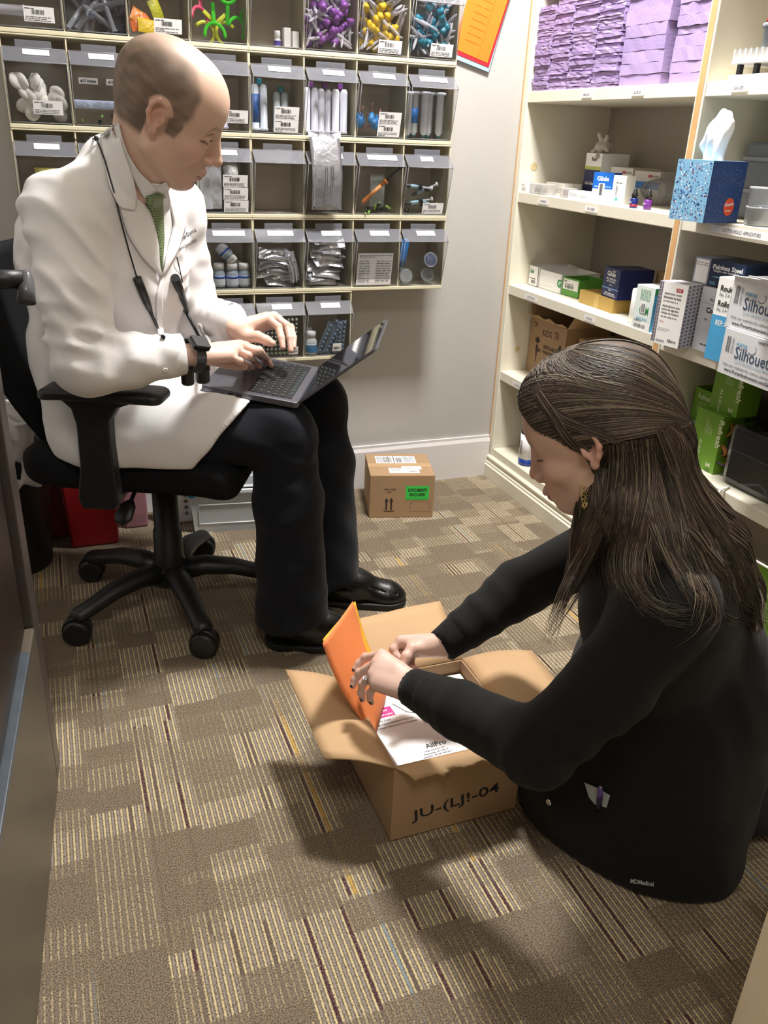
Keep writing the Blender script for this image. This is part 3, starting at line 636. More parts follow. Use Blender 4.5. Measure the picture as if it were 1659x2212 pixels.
def drape(name, bv, A, B, mats, parent, o, off_=.004, n=26, m=7, thick=.0025, edge=0, name_label=None, curl=0):
    """a strip of cloth between the outlines A and B laid on the surface bv"""
    a = resample(A, n); b = resample(B, n); G = np.zeros((n, m, 3)); last = None
    for i in range(n):
        row = []
        for j in range(m):
            x, y = lerp(a[i], b[i], j/(m-1)); p, nn = hit(bv, x, y)
            row.append((x, y, p, nn))
        good = [(r[2]-CAM) @ CM[2] for r in row if r[2] is not None]
        dd = np.median(good) if good else last
        last = dd if dd is not None else 1.6
        for j, (x, y, p, nn) in enumerate(row):
            if p is None or abs((p-CAM) @ CM[2]-last) > .05: q = at(x, y, last)
            else: q = p
            v = (CAM-q)/np.linalg.norm(CAM-q); G[i, j] = q+v*(off_+curl*math.sin(PI*j/(m-1)))
    G[1:-1] = .25*G[:-2]+.5*G[1:-1]+.25*G[2:]; G[1:-1] = .25*G[:-2]+.5*G[1:-1]+.25*G[2:]
    F = [(i*m+j, i*m+j+1, (i+1)*m+j+1, (i+1)*m+j) for i in range(n-1) for j in range(m-1)]
    mb = MB(); mb.add((G.reshape(-1, 3)-o), F, 0, True)
    ob = mb.build(name, mats, parent, smooth=True, solid=thick)
    if name_label: ob['label'] = name_label
    return ob, G
# head, hands and body as one skin mesh
HR = Rm(math.radians(-10.9), math.radians(28.4), math.radians(15)); HT = np.array([-.3171, -.8713, 1.1784])
hp, hf = make_head(HRv=HR.T @ (nk-HT))
parts = [(hp @ HR.T+HT, hf, head_colour(hp, False))]
SK = (.68, .45, .36)
def lap(x, y, up=.0):     # point above the laptop deck seen at a pixel
    n = np.array([.115, -.06, .991]); n /= np.linalg.norm(n); p0 = np.array([-.275, -.823, .638])+n*(.008+up)
    r = at(x, y, 1)-CAM; return CAM+r*((p0-CAM) @ n)/(r @ n)
RW = at(414, 769, 1.672)
rf = [[at(527, 757, 1.74), lap(563, 768, .028), lap(579, 786, .012), lap(590, 798, .006)],
      [at(521, 752, 1.72), at(548, 758, 1.735), lap(563, 772, .016), lap(573, 785, .007)],
      [at(512, 762, 1.70), at(540, 772, 1.70), lap(553, 784, .012), lap(563, 794, .006)],
      [at(499, 778, 1.675), at(522, 784, 1.675), lap(539, 791, .011), lap(556, 796, .006)]]
rf = [[at(529, 748, 1.775), at(560, 757, 1.79), lap(577, 776, .012), lap(586, 790, .007)], [at(521, 748, 1.75), at(548, 757, 1.76), lap(563, 770, .014), lap(574, 783, .007)],
      [at(512, 756, 1.725), at(536, 768, 1.725), lap(549, 780, .012), lap(560, 792, .007)], [at(500, 770, 1.705), at(518, 780, 1.70), lap(532, 788, .011), lap(546, 795, .007)]]
rt = [at(455, 775, 1.74), at(490, 785, 1.775), at(512, 790, 1.79), at(528, 792, 1.79)]
p, f = hand(None, RW, .030, rf, rt, fore=lerp(eN, wN, .78), fr=.030, pal=.0115, fing_r=.0082)
parts.append((p, f, hand_colour(p, rf, rt, None, SK)))
LW = at(513, 713, 1.875)
lf = [[at(577, 687, 1.90), at(601, 706, 1.895), at(608, 730, 1.885), at(611, 750, 1.88)],
      [at(592, 684, 1.925), at(619, 703, 1.925), at(626, 730, 1.915), at(628, 757, 1.91)],
      [at(600, 689, 1.945), at(628, 708, 1.945), at(634, 730, 1.935), at(634, 750, 1.925)],
      [at(600, 696, 1.965), at(624, 712, 1.965), at(632, 726, 1.955), at(634, 738, 1.945)]]
lt = [at(528, 727, 1.865), at(556, 727, 1.86), at(575, 735, 1.865), at(588, 742, 1.865)]
p, f = hand(None, LW, .030, lf, lt, fore=lerp(eF, wF, .72), fr=.030, pal=.0115, fing_r=.0088)
parts.append((p, f, hand_colour(p, lf, lt, None, SK)))
s = Sdf((-.70, -1.0, .05), (.15, -.45, 1.12), .011)   # the body under the clothes
s.cap(pel, che, .12, .11, .05, n=FW, f=.7); s.cap(che, (sN+sF)/2+[0, 0, -.05], .11, .05, .03, n=FW, f=.7); s.cap(sN, sF, .04, .04, .03); s.cap(nk+[-.03, .03, -.04], HT+HR @ np.array([-.02, 0, -.08]), .036, .036, .01)
for a, b, r0, r1 in ((sN, eN, .042, .036), (eN, RW, .036, .026), (sF, eF, .042, .036), (eF, LW, .036, .026), (hN, kN, .065, .05), (hF, kF, .065, .05), (kN, aN, .045, .03), (kF, aF, .045, .03)): s.cap(a, b, r0, r1, .02)
p, f = s.mesh(); parts.append((p, f, np.tile(np.array(SK), (len(p), 1))))
P_, F_, C_ = merge(parts); np_obj('body', P_-off, F_, M_skin, MAN, C_)
neck_bv = None
cbv = bvh_of((cP, cF))
nbv = bvh_of((cP, cF), (P_, F_))
drape('shirt_collar', nbv, [(247, 268), (256, 310), (271, 351), (294, 397), (313, 432), (322, 428)], [(256, 266), (265, 303), (277, 335), (300, 372), (330, 400), (340, 412)], M_shirt, MAN, off, .007, thick=.003)
drape('shirt_collar', nbv, [(338, 412), (350, 422), (357, 428)], [(352, 396), (360, 395), (364, 402)], M_shirt, MAN, off, .006, thick=.003)
# shirt front, tie, coat collar and lapels
drape('shirt', nbv, [(300, 395), (306, 405), (313, 415), (318, 430), (330, 470), (345, 546), (349, 590)], [(340, 398), (350, 398), (362, 400), (368, 440), (373, 489), (362, 535), (352, 590)], M_shirt, MAN, off, .0030)
tieM = bpy.data.materials.new('green_tie_with_dark_dashes'); tieM.use_nodes = True
def tie_nodes(m):
    nt = m.node_tree; b = nt.nodes['Principled BSDF']; L = nt.links; tc = nt.nodes.new('ShaderNodeTexCoord'); sp = nt.nodes.new('ShaderNodeSeparateXYZ')
    mp = nt.nodes.new('ShaderNodeMapping'); mp.inputs['Rotation'].default_value = (0, 0, math.radians(-42)); mp.inputs['Scale'].default_value = (1, 1, 1); L.new(tc.outputs['Object'], mp.inputs[0]); L.new(mp.outputs[0], sp.inputs[0])
    br = nt.nodes.new('ShaderNodeTexBrick'); c = nt.nodes.new('ShaderNodeCombineXYZ'); L.new(sp.outputs[0], c.inputs[0]); L.new(sp.outputs[2], c.inputs[1]); L.new(c.outputs[0], br.inputs['Vector'])
    br.inputs['Scale'].default_value = 1; br.inputs['Brick Width'].default_value = .0080; br.inputs['Row Height'].default_value = .0050; br.inputs['Mortar Size'].default_value = .0019; br.inputs['Mortar Smooth'].default_value = .1
    br.inputs['Color1'].default_value = lin('23301f'); br.inputs['Color2'].default_value = lin('2a3824'); br.inputs['Mortar'].default_value = lin('74845a')
    L.new(br.outputs['Color'], b.inputs['Base Color']); b.inputs['Roughness'].default_value = .55
tie_nodes(tieM)
drape('tie', nbv, [(316, 424), (314, 432), (329, 470), (343, 523), (345, 560), (349, 585)], [(354, 420), (351, 432), (353, 480), (354, 523), (351, 560), (350, 585)], tieM, MAN, off, .0095, thick=.003, curl=.003)
drape('lapel', cbv, [(226, 292), (236, 345), (258, 446), (268, 480), (276, 507), (310, 560), (349, 596)], [(250, 270), (272, 351), (294, 397), (317, 443), (335, 489), (345, 546), (350, 594)], M_coat, MAN, off, .009, n=34, m=9, thick=.003, curl=.003)
drape('lapel', cbv, [(361, 396), (370, 455), (376, 489), (363, 535), (351, 592)], [(372, 400), (394, 450), (402, 489), (384, 545), (353, 594)], M_coat, MAN, off, .009, thick=.003, curl=.002)
drape('collar', nbv, [(216, 292), (222, 340), (236, 400), (258, 448), (268, 450)], [(250, 266), (268, 330), (288, 385), (297, 430), (292, 455)], M_coat, MAN, off, .0135, n=30, m=8, thick=.003, curl=.003)
drape('placket', cbv, [(349, 596), (338, 640), (338, 690), (342, 722)], [(354, 590), (350, 640), (350, 690), (354, 724)], M_coat, MAN, off, .005, thick=.003)
# embroidery on the chest
def cloth_text(st, x0, y0, x1, y1, hpx, bv, m, parent, o, name='embroidery'):
    V, F = text_mesh(st, .02); W = V[:, 0].max(); H = V[:, 1].max(); pts = []; last = 1.7
    d = np.array([x1-x0, y1-y0], float); L = np.linalg.norm(d); d /= L; up = np.array([d[1], -d[0]])
    for a, b in V:
        q = np.array([x0, y0])+d*a/W*L+up*b/H*hpx; p, n = hit(bv, *q)
        if p is not None and abs((p-CAM) @ CM[2]-last) < .12: last = (p-CAM) @ CM[2]
        c = at(q[0], q[1], last); pts.append(c+(CAM-c)/np.linalg.norm(CAM-c)*.0045-o)
    MB().add(pts, F).build(name, m, parent)
cloth_text('e Wise Dental', 383, 524, 425, 500, 9, cbv, M_ink, MAN, off)
cloth_text('Benjamin Jonson DDS', 382, 546, 427, 524, 9, cbv, M_ink, MAN, off)
M_btn = mat('coat_button', 'e9e6df', .3)
q, nn = hit(cbv, 357, 800)
if q is not None: MB().lathe([(.0048, 0), (.0052, .0012), (.0036, .0022), (.003, .0016)], 16, q-off, 0, Vector(nn).to_track_quat('Z', 'Y').to_matrix()).build('cuff_button', M_btn, MAN)
# cuffs: a hem ring at each sleeve end
for w_, e_, r_ in ((wN, eN, .0405), (wF, eF, .0435)):
    d = (w_-e_)/np.linalg.norm(w_-e_)
    m = MB(); m.tube([w_+d*t_-off for t_ in (-.050, -.048, -.02, .004, .006, -.012)], [r_*1.03, r_*1.06, r_*1.03, r_*1.01, r_*.93, r_*.88], 28, cap=False); m.build('cuff', M_coat, MAN)
# trousers
s = Sdf((-.68, -1.06, .03), (.20, -.44, .68), .006)
s.cap(pel+[0, 0, -.01], (hN+hF)/2, .12, .11, .04)
for h_, k_, a_ in ((hN, kN, aN), (hF, kF, aF)):
    s.cap(h_, k_, .085, .072, .03); s.cap(k_, lerp(k_, a_, .35), .070, .076, .03, n=(0, 1, 0), f=1.0); s.cap(lerp(k_, a_, .35), a_+[-.012, 0, -.012], .076, .088, .03)
folds(s, lerp(hN, kN, .85)+[0, -.04, 0], .13, (.5, .3, 1), .06, .008, 2.6, 21); folds(s, lerp(kN, aN, .25), .12, (-.3, -.2, 1), .07, .008, 2.8, 22); folds(s, lerp(kN, aN, .8), .12, (.5, -.3, .8), .08, .007, 2.5, 23); folds(s, kF, .14, (.4, 0, 1), .07, .006, 2.5, 24)
s.box(LT0+LR @ np.array([.106, .152, .010]), (.112, .158, .0165), .004, 's', R=LR)
fold(s, lambda X, Y, Z: .003*np.sin(32*X-21*Z+5*np.sin(9*Y))*np.sin(15*Y+23*Z+1)+.0015*np.sin(60*X+47*Z+30*Y))
s.plane(aN+[0, 0, -.012], (.12, -.1, -1), .004)
p, f = s.mesh(); np_obj('trousers', p-off, f, M_trs, MAN, smooth_it=1)
# shoes
def shoe():
    t = Sdf((-.12, -.065, -.002), (.20, .065, .15), .0026)
    t.cap((-.055, 0, .05), (.03, 0, .055), .036, .040, .02); t.cap((.02, 0, .048), (.13, .004, .030), .041, .036, .03); t.ell((.135, .003, .026), (.048, .041, .024), .02)
    t.cap((-.045, 0, .06), (-.035, 0, .115), .036, .037, .02); t.ell((.035, 0, .07), (.05, .03, .022), .03)
    t.cap((.075, -.03, .066), (.155, -.024, .040), .002, .002, .003, 's'); t.cap((.075, .032, .066), (.155, .030, .040), .002, .002, .003, 's'); t.cap((.155, -.024, .044), (.155, .030, .044), .0018, .0018, .003, 's')
    t.cap((-.04, 0, .13), (-.03, 0, .16), .029, .03, .004, 's'); t.plane((0, 0, .012), (0, 0, -1), .003)
    u = Sdf((-.12, -.065, -.004), (.20, .065, .03), .0026)
    u.cap((-.052, 0, .01), (.02, 0, .01), .043, .040, .02); u.cap((.02, 0, .01), (.135, .004, .01), .041, .049, .02); u.plane((0, 0, .0005), (0, 0, -1), .002); u.plane((0, 0, .0185), (0, 0, 1), .002)
    u.box((-.005, 0, 0), (.018, .08, .007), .003, 's')
    return t.mesh(), u.mesh()
(sp_, sf_), (up_, uf_) = shoe()
for (x, y, a, lb) in ((-.07, -.905, math.radians(-22), 'near'), (.075, -.735, math.radians(-22), 'far')):
    c, sn = math.cos(a), math.sin(a); R_ = np.array([[c, -sn, 0], [sn, c, 0], [0, 0, 1]])
    sh = np_obj('shoe', sp_ @ R_.T+[x, y, 0]-off, sf_, M_leather, MAN); sh['label'] = 'black leather slip-on shoe'
    np_obj('sole', up_ @ R_.T+[x, y, 0]-off, uf_, M_rub, sh)
# ================================================================== office chair
CH = thing('office_chair', 'black five-star office chair the man sits on', 'chair', (-.345, -.615, 0), math.radians(-25))
m = MB(); m.lathe([(.0, .085), (.042, .085), (.043, .10), (.040, .13), (.0375, .14), (.0355, .215), (.032, .218), (.031, .385), (.0, .385)], 24); m.build('column', M_black, CH)
m = MB(); m.lathe([(.05, .07), (.058, .085), (.050, .115), (.034, .122)], 24); m.build('hub', M_black, CH)
_a0 = math.atan2(-.734+.615, -.583+.345)-math.radians(-25)
for i in range(5):
    a = _a0+i*2*PI/5; d = np.array([math.cos(a), math.sin(a), 0]); q = np.array([-d[1], d[0], 0])
    m = MB(); m.tube([d*.03+[0, 0, .098], d*.09+[0, 0, .108], d*.16+[0, 0, .100], d*.225+[0, 0, .080], d*.262+[0, 0, .070], d*.275+[0, 0, .066]], [.034, .031, .027, .024, .024, .018], 12, flat=.8, up=None)
    m.build('leg', M_black, CH)
    c = d*.268+[0, 0, .0325]; th = a+(.9, -.6, 1.4, .3, -1.1)[i]; w = np.array([math.cos(th), math.sin(th), 0])
    m = MB()
    for s_ in (-1, 1):
        R_ = Matrix.Rotation(th-PI/2+PI, 3, 'Z') @ Matrix.Rotation(PI/2, 3, 'Y')
        m.tube([c+w*s_*.006, c+w*s_*.008, c+w*s_*.021, c+w*s_*.025], [.027, .0325, .0325, .025], 20)
    m.tube([c+[0, 0, .004], c+[0, 0, .040]], [.010, .008], 10); cs = m.build('caster', M_black, CH)
    m = MB(); m.tube([c+w*.003+[0, 0, .004]-w*.012, c+w*.012+[0, 0, .004]], [.0345, .0345], 20); m.build('caster_hood', M_black, cs)
m = MB(); m.box((-.01, 0, .388), (.20, .16, .035)); m.build('seat_mechanism', M_black, CH, bevel=.01)
sx = Sdf((-.29, -.29, .36), (.28, .29, .52), .007)
sx.put(lambda X, Y, Z: np.sqrt(np.maximum(np.abs(X+.005)-.19, 0)**2+np.maximum(np.abs(Y)-.185, 0)**2+(np.maximum(np.abs(Z-.448-.25*np.minimum(X+.13, 0)**2*3+1.5*np.maximum(X-.13, 0)**2)-.012, 0)*1.5)**2)-.052, (-.27, -.27, .37), (.26, .27, .5))
p, f = sx.mesh(); np_obj('seat', p, f, M_blackf, CH, smooth_it=1)
# backrest: curved shell with mesh upper part
m = MB(); n = 22; w = 9; V = []
for i in range(n):
    t = i/(n-1); z = .44+t*.46; x = -.235-.075*math.sin(t*2.2)-.02*t+(.03 if t < .1 else 0)*(1-t*10)
    hw = .12+.11*math.sin(min(1, t*1.5)*PI/2)-(.05*max(0, t-.85)/.15)
    for j in range(w): u = j/(w-1)*2-1; V.append((x+.05*u*u, u*hw, z))
F = [(i*w+j, i*w+j+1, (i+1)*w+j+1, (i+1)*w+j) for i in range(n-1) for j in range(w-1)]
m.add(V, F, 0, True); m.build('backrest', M_blackf, CH, solid=.022, smooth=True)
m = MB(); m.tube([(-.05, 0, .36), (-.22, 0, .36), (-.29, 0, .42), (-.315, 0, .6)], [.022, .022, .02, .018], 10, flat=.5); m.build('back_bracket', M_black, CH)
for s_, nm in ((-1, 'near'), (1, 'far')):
    y = s_*.288; o = MB()
    # post widening into the pad, T shape
    prof = [(-.075, .402), (-.005, .402), (.005, .42), (.0, .55), (.002, .60), (.02, .628), (.06, .643), (.10, .650), (-.135, .650), (-.095, .640), (-.075, .622), (-.068, .59), (-.070, .50), (-.082, .425)]
    o.prism(prof, y-.016, y+.016, 1); ob = o.build('armrest', M_black, CH, bevel=.005)
    sd = Sdf((-.17, y-.07, .63), (.19, y+.07, .69), .004)
    sd.put(lambda X, Y, Z: np.sqrt(np.maximum(np.abs(X+.008)-.105, 0)**2+np.maximum(np.abs(Y-F32(y))-.022, 0)**2+(np.maximum(np.abs(Z-.656+.35*np.minimum(X+.08, 0)**2*4+.6*np.maximum(X-.07, 0)**2)-.003, 0)*2.2)**2)-.022, (-.16, y-.06, .63), (.18, y+.06, .69))
    p, f = sd.mesh(); np_obj('arm_pad', p, f, M_black, ob, smooth_it=1)
    MB().bb((-.06, min(y, y-s_*.20), .395), (-.015, max(y, y-s_*.20), .408)).build('arm_bracket', M_black, ob, bevel=.003)
m = MB(); cw = Matrix.Rotation(math.radians(25), 3, 'Z'); CL = lambda x, y, d_: tuple(cw @ Vector(at(x, y, d_)-np.array([-.345, -.615, 0]))); m.tube([CL(300, 1045, 1.93), CL(288, 1070, 1.90), CL(281, 1088, 1.88)], .005, 8); lv = m.build('lever', M_black, CH)
m = MB(); m.tube([CL(283, 1082, 1.882), CL(277, 1092, 1.875), CL(266, 1118, 1.865), CL(259, 1131, 1.86)], [.009, .020, .024, .014], 12, flat=.4); m.build('lever_knob', M_black, lv)
# tube with flared cap reaching in at the left
m = MB(); T_ = thing('support_arm', 'black tube with flared grey end cap at left edge behind the man', 'bracket', tuple(at(-30, 610, 1.25)))
o0 = at(-30, 610, 1.25)
m.tube([at(-70, 604, 1.25)-o0, at(0, 604, 1.25)-o0, at(52, 604, 1.26)-o0], [.0145, .0145, .014], 16); m.build('tube', M_black, T_)
m = MB(); a_ = at(58, 585, 1.262)-o0; b_ = at(57, 654, 1.262)-o0
m.tube([a_, lerp(a_, b_, .15), lerp(a_, b_, .6), b_], [.007, .012, .0165, .0185], 16, flat=.75); m.build('end_cap', mat('grey_cap', '57565b', .25), T_)
# ================================================================== laptop
LP = thing('laptop', 'open dark grey laptop balanced on the seated man\'s lap', 'laptop', tuple(LT0), rot=Matrix(LR.tolist()).to_euler())
M_alu = mat('space_grey_aluminium', '73727a', .38, metal=.75, var=.03)
M_key = mat('black_keycap', '141416', .5); M_keyl = mat('key_legend', 'b9bcc4', .5)
M_scr = mat('glossy_dark_screen', '0c0f1c', .05, spec=.5, coat=.1)
def rbox(lo, hi, r=.008, mi=0, n=5):
    (x0, y0, z0), (x1, y1, z1) = lo, hi; poly = []
    for cx, cy, a in ((x1-r, y1-r, 0), (x0+r, y1-r, PI/2), (x0+r, y0+r, PI), (x1-r, y0+r, 3*PI/2)):
        for i in range(n): t = a+PI/2*i/(n-1); poly.append((cx+r*math.cos(t), cy+r*math.sin(t)))
    return MB().prism(poly, z0, z1, 2, mi)
base = rbox((0, 0, -.006), (.212, .304, .0075)).build('base', [M_alu], LP, bevel=.0015)
kd = MB(); x0, x1, y0, y1 = .098, .194, .018, .286
kd.bb((x0-.001, y0-.001, .0076), (x1+.001, y1+.001, .0079)); kd.build('keyboard_well', mat('dark_gap', '26262a', .6), base)
rows = [(.0165, [1.25, 1.25, 1.25, 5.2, 1.25, 1, 1, 1, 1]), (.0165, [2.3]+[1]*10+[2.3]), (.0165, [1.8]+[1]*11+[1.8]), (.0165, [1.5]+[1]*12+[1.2]), (.0165, [1]*13+[1.6])]
x = x0+.0008; rr = random.Random(4)
kme = {}
for hgt, ws in rows:
    tot = sum(ws); y = y1-.0008; uw = (y1-y0-.0016)/tot
    for wd in ws:
        W_ = wd*uw; kk = round(W_, 4); lo = (-hgt/2+.0009, -W_/2+.0009, 0); hi = (hgt/2-.0009, W_/2-.0009, .0012)
        if kk not in kme:
            m = MB(); m.bb(lo, hi); mx_ = .0016
            if wd < 3: m.patch((0, 0, .0012), (0, -1, 0), (1, 0, 0), -.0009, -.0011, .0009, .0011, 1, .0002)
            ko = m.build('key', [M_key, M_keyl], base); kme[kk] = ko.data
        else: ko = bpy.data.objects.new('key', kme[kk]); COL.objects.link(ko); ko.parent = base
        ko.location = (x+hgt/2, y-W_/2, .0079); y -= W_
    x += hgt
tb = MB().bb((x+.0008, y0, .0079), (x1, y1, .0086), 0)
for k in range(8): tb.patch((x+.0008, 0, .0086), (0, -1, 0), (1, 0, 0), -(y0+.03+.025*k)-.016, .003, -(y0+.03+.025*k), .009, 1, .0002)
tb.build('touch_bar', [M_key, mat('touch_bar_glow', '2c3f3c', .4)], base)
rbox((.012, .085, .0074), (.088, .219, .0078), .004).build('trackpad', mat('trackpad_grey', '66656c', .3, metal=.6), base)
m = MB()
for k in range(2): m.bb((.06+.018*k, -.0003, -.002), (.072+.018*k, .001, .0018))
m.build('port', M_key, base)
# screen, opened 135 degrees
ang = .7877; hinge = thing('screen', None, None, (.209, 0, .004)); hinge.parent = LP
sc = rbox((.004, 0, -.0035), (.212, .304, .0015), .008).build('screen_lid', [M_alu], LP); bpy.data.objects.remove(hinge)
sc.location = (.209, 0, .005); sc.rotation_euler = (0, -ang, 0); sc['label'] = 'dark glossy laptop screen lid'
rbox((.008, .004, .0016), (.208, .300, .0022), .006).build('display_glass', M_scr, sc)
# ================================================================== watch and loupes
wc = lerp(wN, RW, .55)
ax = (RW-wN)/np.linalg.norm(RW-wN)
W_ = thing('smartwatch', 'black smartwatch with perforated strap on the man\'s near wrist', 'watch', tuple(at(416, 768, 1.655)))
wo = at(416, 768, 1.655); dirw = at(440, 770, 1.68)-at(390, 766, 1.64); dirw /= np.linalg.norm(dirw); u = np.cross(dirw, [0, 0, 1]); u /= np.linalg.norm(u); v = np.cross(u, dirw)
tc_ = CAM-wo; tc_ = tc_-dirw*(tc_@dirw); tc_ /= np.linalg.norm(tc_); v = v*.80+tc_*.60; v /= np.linalg.norm(v); u = np.cross(dirw, v)
pts = [(.0345*math.cos(t)*u+.0285*math.sin(t)*v) for t in np.linspace(PI/2, PI/2+2*PI, 29)]
V = []; 
for p_ in pts:
    for a_ in (-1, 1):
        for e_ in (0, 1): V.append(p_*(1+e_*.075)+dirw*a_*.0105)
n = len(pts); F = []
for i in range(n-1):
    a = i*4; b = a+4; F += [(a, b, b+2, a+2), (a+1, a+3, b+3, b+1), (a, a+1, b+1, b), (a+2, b+2, b+3, a+3)]
MB().add(V, F).build('strap', mat('watch_strap', '262729', .6), W_)
hm = MB()
for i in range(3, 13):
    if i % 2: 
        for a_ in (-1, 1): c_ = pts[i]*1.077+dirw*a_*.0045; nn = pts[i]/np.linalg.norm(pts[i]); hm.lathe([(.0016, 0), (.0014, .0004)], 8, c_, 0, Vector(nn).to_track_quat('Z', 'Y').to_matrix())
hm.build('strap_hole', mat('hole_black', '060606', .9), W_)['kind'] = 'stuff'
Rw = Matrix((tuple(dirw), tuple(u), tuple(v))).transposed(); vo = v*.033+u*.0
body = rbox((-.019, -.017, -.005), (.019, .017, .0055), .007); body.v = [tuple(Rw @ Vector(p)+Vector(vo)) for p in body.v]; wb = body.build('watch_case', mat('watch_case_black', '1c1c1e', .2, metal=.6), W_, bevel=.0015)
g = rbox((-.0165, -.0145, .0056), (.0165, .0145, .0064), .006); g.v = [tuple(Rw @ Vector(p)+Vector(vo)) for p in g.v]; g.build('watch_glass', M_scr, wb)
# loupes hanging from a cord round the neck
LO = thing('dental_loupes', 'black loupes with telescope barrels hanging on a neck cord at the man\'s waist', 'loupes', tuple(at(440, 790, 1.72)))
lo0 = at(440, 790, 1.72)
def on(x, y, off_, d=None):
    p, n_ = hit(cbv, x, y)
    if p is None: p = at(x, y, d or 1.7)
    return p+(CAM-p)/np.linalg.norm(CAM-p)*off_-lo0
m = MB()
P_c = [(160, 300), (168, 306), (185, 300), (207, 299), (213, 310), (226, 345), (245, 410), (262, 480), (278, 540), (296, 600)]
m.tube([on(x, y, .018, 1.66) for x, y in P_c], .0016, 6); m.tube([on(x, y, .012, 1.72) for x, y in ((382, 555), (388, 580), (394, 610))], .0014, 6)
m.lathe([(.003, -.005), (.005, 0), (.003, .005)], 10, on(208, 299, .018)); m.build('cord', M_black, LO)
for pts, w0 in ((((296, 600), (312, 640), (323, 668), (330, 685), (338, 702), (346, 716), (353, 728)), .0085), (((378, 600), (392, 640), (402, 672), (415, 700), (434, 735)), .0095)):
    q = [on(x, y, .013, 1.72) for x, y in pts]; n = len(q)
    m = MB(); m.tube(resample([tuple(t) for t in q[:3]], 4), [w0, w0, w0*.95, w0*.7], 12); m.build('cord_sleeve', M_black, LO)
    m = MB(); m.tube(q[2:], [w0*.6]+[.0035]*(n-4)+[.0045], 10, flat=.8); m.build('temple_arm', M_black, LO)
q = [on(x, y, .015, 1.76) for x, y in ((430, 700), (445, 728), (458, 752))]
m = MB(); m.tube(q, [.006, .010, .007], 12, flat=.6); m.build('temple_tip', mat('grey_temple', 'a09c98', .35), LO)
for (x, y, d, r) in ((405, 812, 1.66, .013), (437, 808, 1.72, .015)):
    c_ = at(x, y, d)-lo0; m = MB(); m.lathe([(r*.8, -.018), (r, -.014), (r, .008), (r*1.1, .009), (r*1.1, .016), (r*.8, .017), (r*.75, .012)], 20, c_); m.build('telescope', M_black, LO)
m = MB(); m.tube([at(398, 805, 1.66)-lo0, at(420, 796, 1.69)-lo0, at(447, 800, 1.73)-lo0], .004, 8); m.build('frame', M_black, LO)
# ================================================================== dark cabinet at the left edge
CB = thing('base_cabinet', 'dark espresso cabinet at the left edge of the photo', 'cabinet', (-.639, -1.157, 0), math.radians(-4.6))
MB().bb((-.50, -1.2, 0), (-.022, 0, .98)).build('carcass', M_espr, CB, bevel=.002)
MB().bb((-.022, -.062, .0), (.0, 0, .98)).build('side_stile', M_espr2, CB, bevel=.003)
MB().bb((-.020, -1.2, .36), (-.010, -.100, .975)).build('door', M_espr, CB, bevel=.003)
MB().bb((-.022, -1.2, .0), (.0, -.064, .345)).build('drawer_front', mat('laminate_carpet_reflection', '5a5348', .35, var=.15, vs_=5), CB, bevel=.003)  # lighter tone is the carpet's reflection painted into the laminate colour
m = MB(); m.bb((-.022, -1.2, .346), (.003, -.160, .358)); m.build('metal_pull', mat('blue_grey_metal', '606870', .35, metal=.5, var=.3, vs_=20), CB, bevel=.002)
# cream panel at the lower right corner
c0 = at(1588, 2180, 1.0)
DP = thing('desk_panel', 'pale cream desk end panel in the lower right corner', 'desk', (float(c0[0]), float(c0[1]), 0), math.radians(-36))
MB().bb((0, -.5, 0), (.03, 0, .70)).build('end_panel', mat('pale_maple_laminate', 'd9c6a4', .45, var=.04, vs_=12), DP, bevel=.003)
MB().bb((-.0, -.5, .70), (.5, .0, .725)).build('desk_top', mat('pale_maple_laminate', 'd9c6a4', .45, var=.04, vs_=12), DP, bevel=.003)
# ================================================================== bins on the back wall
PT = .2074; ZA = 1.342; DB = .1415
M_frame = mat('beige_bin_frame', 'cec5a8', .5, var=.03)
M_binback = mat('brown_cavity', 'a69a88', .8)
M_clr = clear_mat('clear_bin_plastic', 'f0f0f0', .5, .02, .05, 'c4c4cc')
M_lid = clear_mat('frosted_bin_lid', 'd4d5dc', 1.3, .18, .14, 'c8cad6')
M_edge = clear_mat('bin_edge', 'a6a6aa', 1.0, .25, .2, 'c0c0c4')
def ru(z0, j0, rownm, label, skip=()):
    x0 = j0*.15; U = thing('bin_unit', label, 'storage bins', (x0, 0, z0))
    fr = MB(); n_ = 4
    fr.bb((0, -DB, -.0055), (.6, -.002, .0045)); fr.bb((0, -DB, PT-.010), (.6, -.002, PT-.0065)); fr.build('frame', M_frame, U, bevel=.0015)
    for i in range(5): xx = min(max(i*.15, .0015), .5985); MB().bb((xx-.0017, -DB+.002, .0045), (xx+.0017, -.002, PT-.010)).build('divider', M_frame, U)
    MB().bb((.002, -.006, .006), (.598, -.001, PT-.010)).build('back', M_binback, U)
    return U
_bin = {}
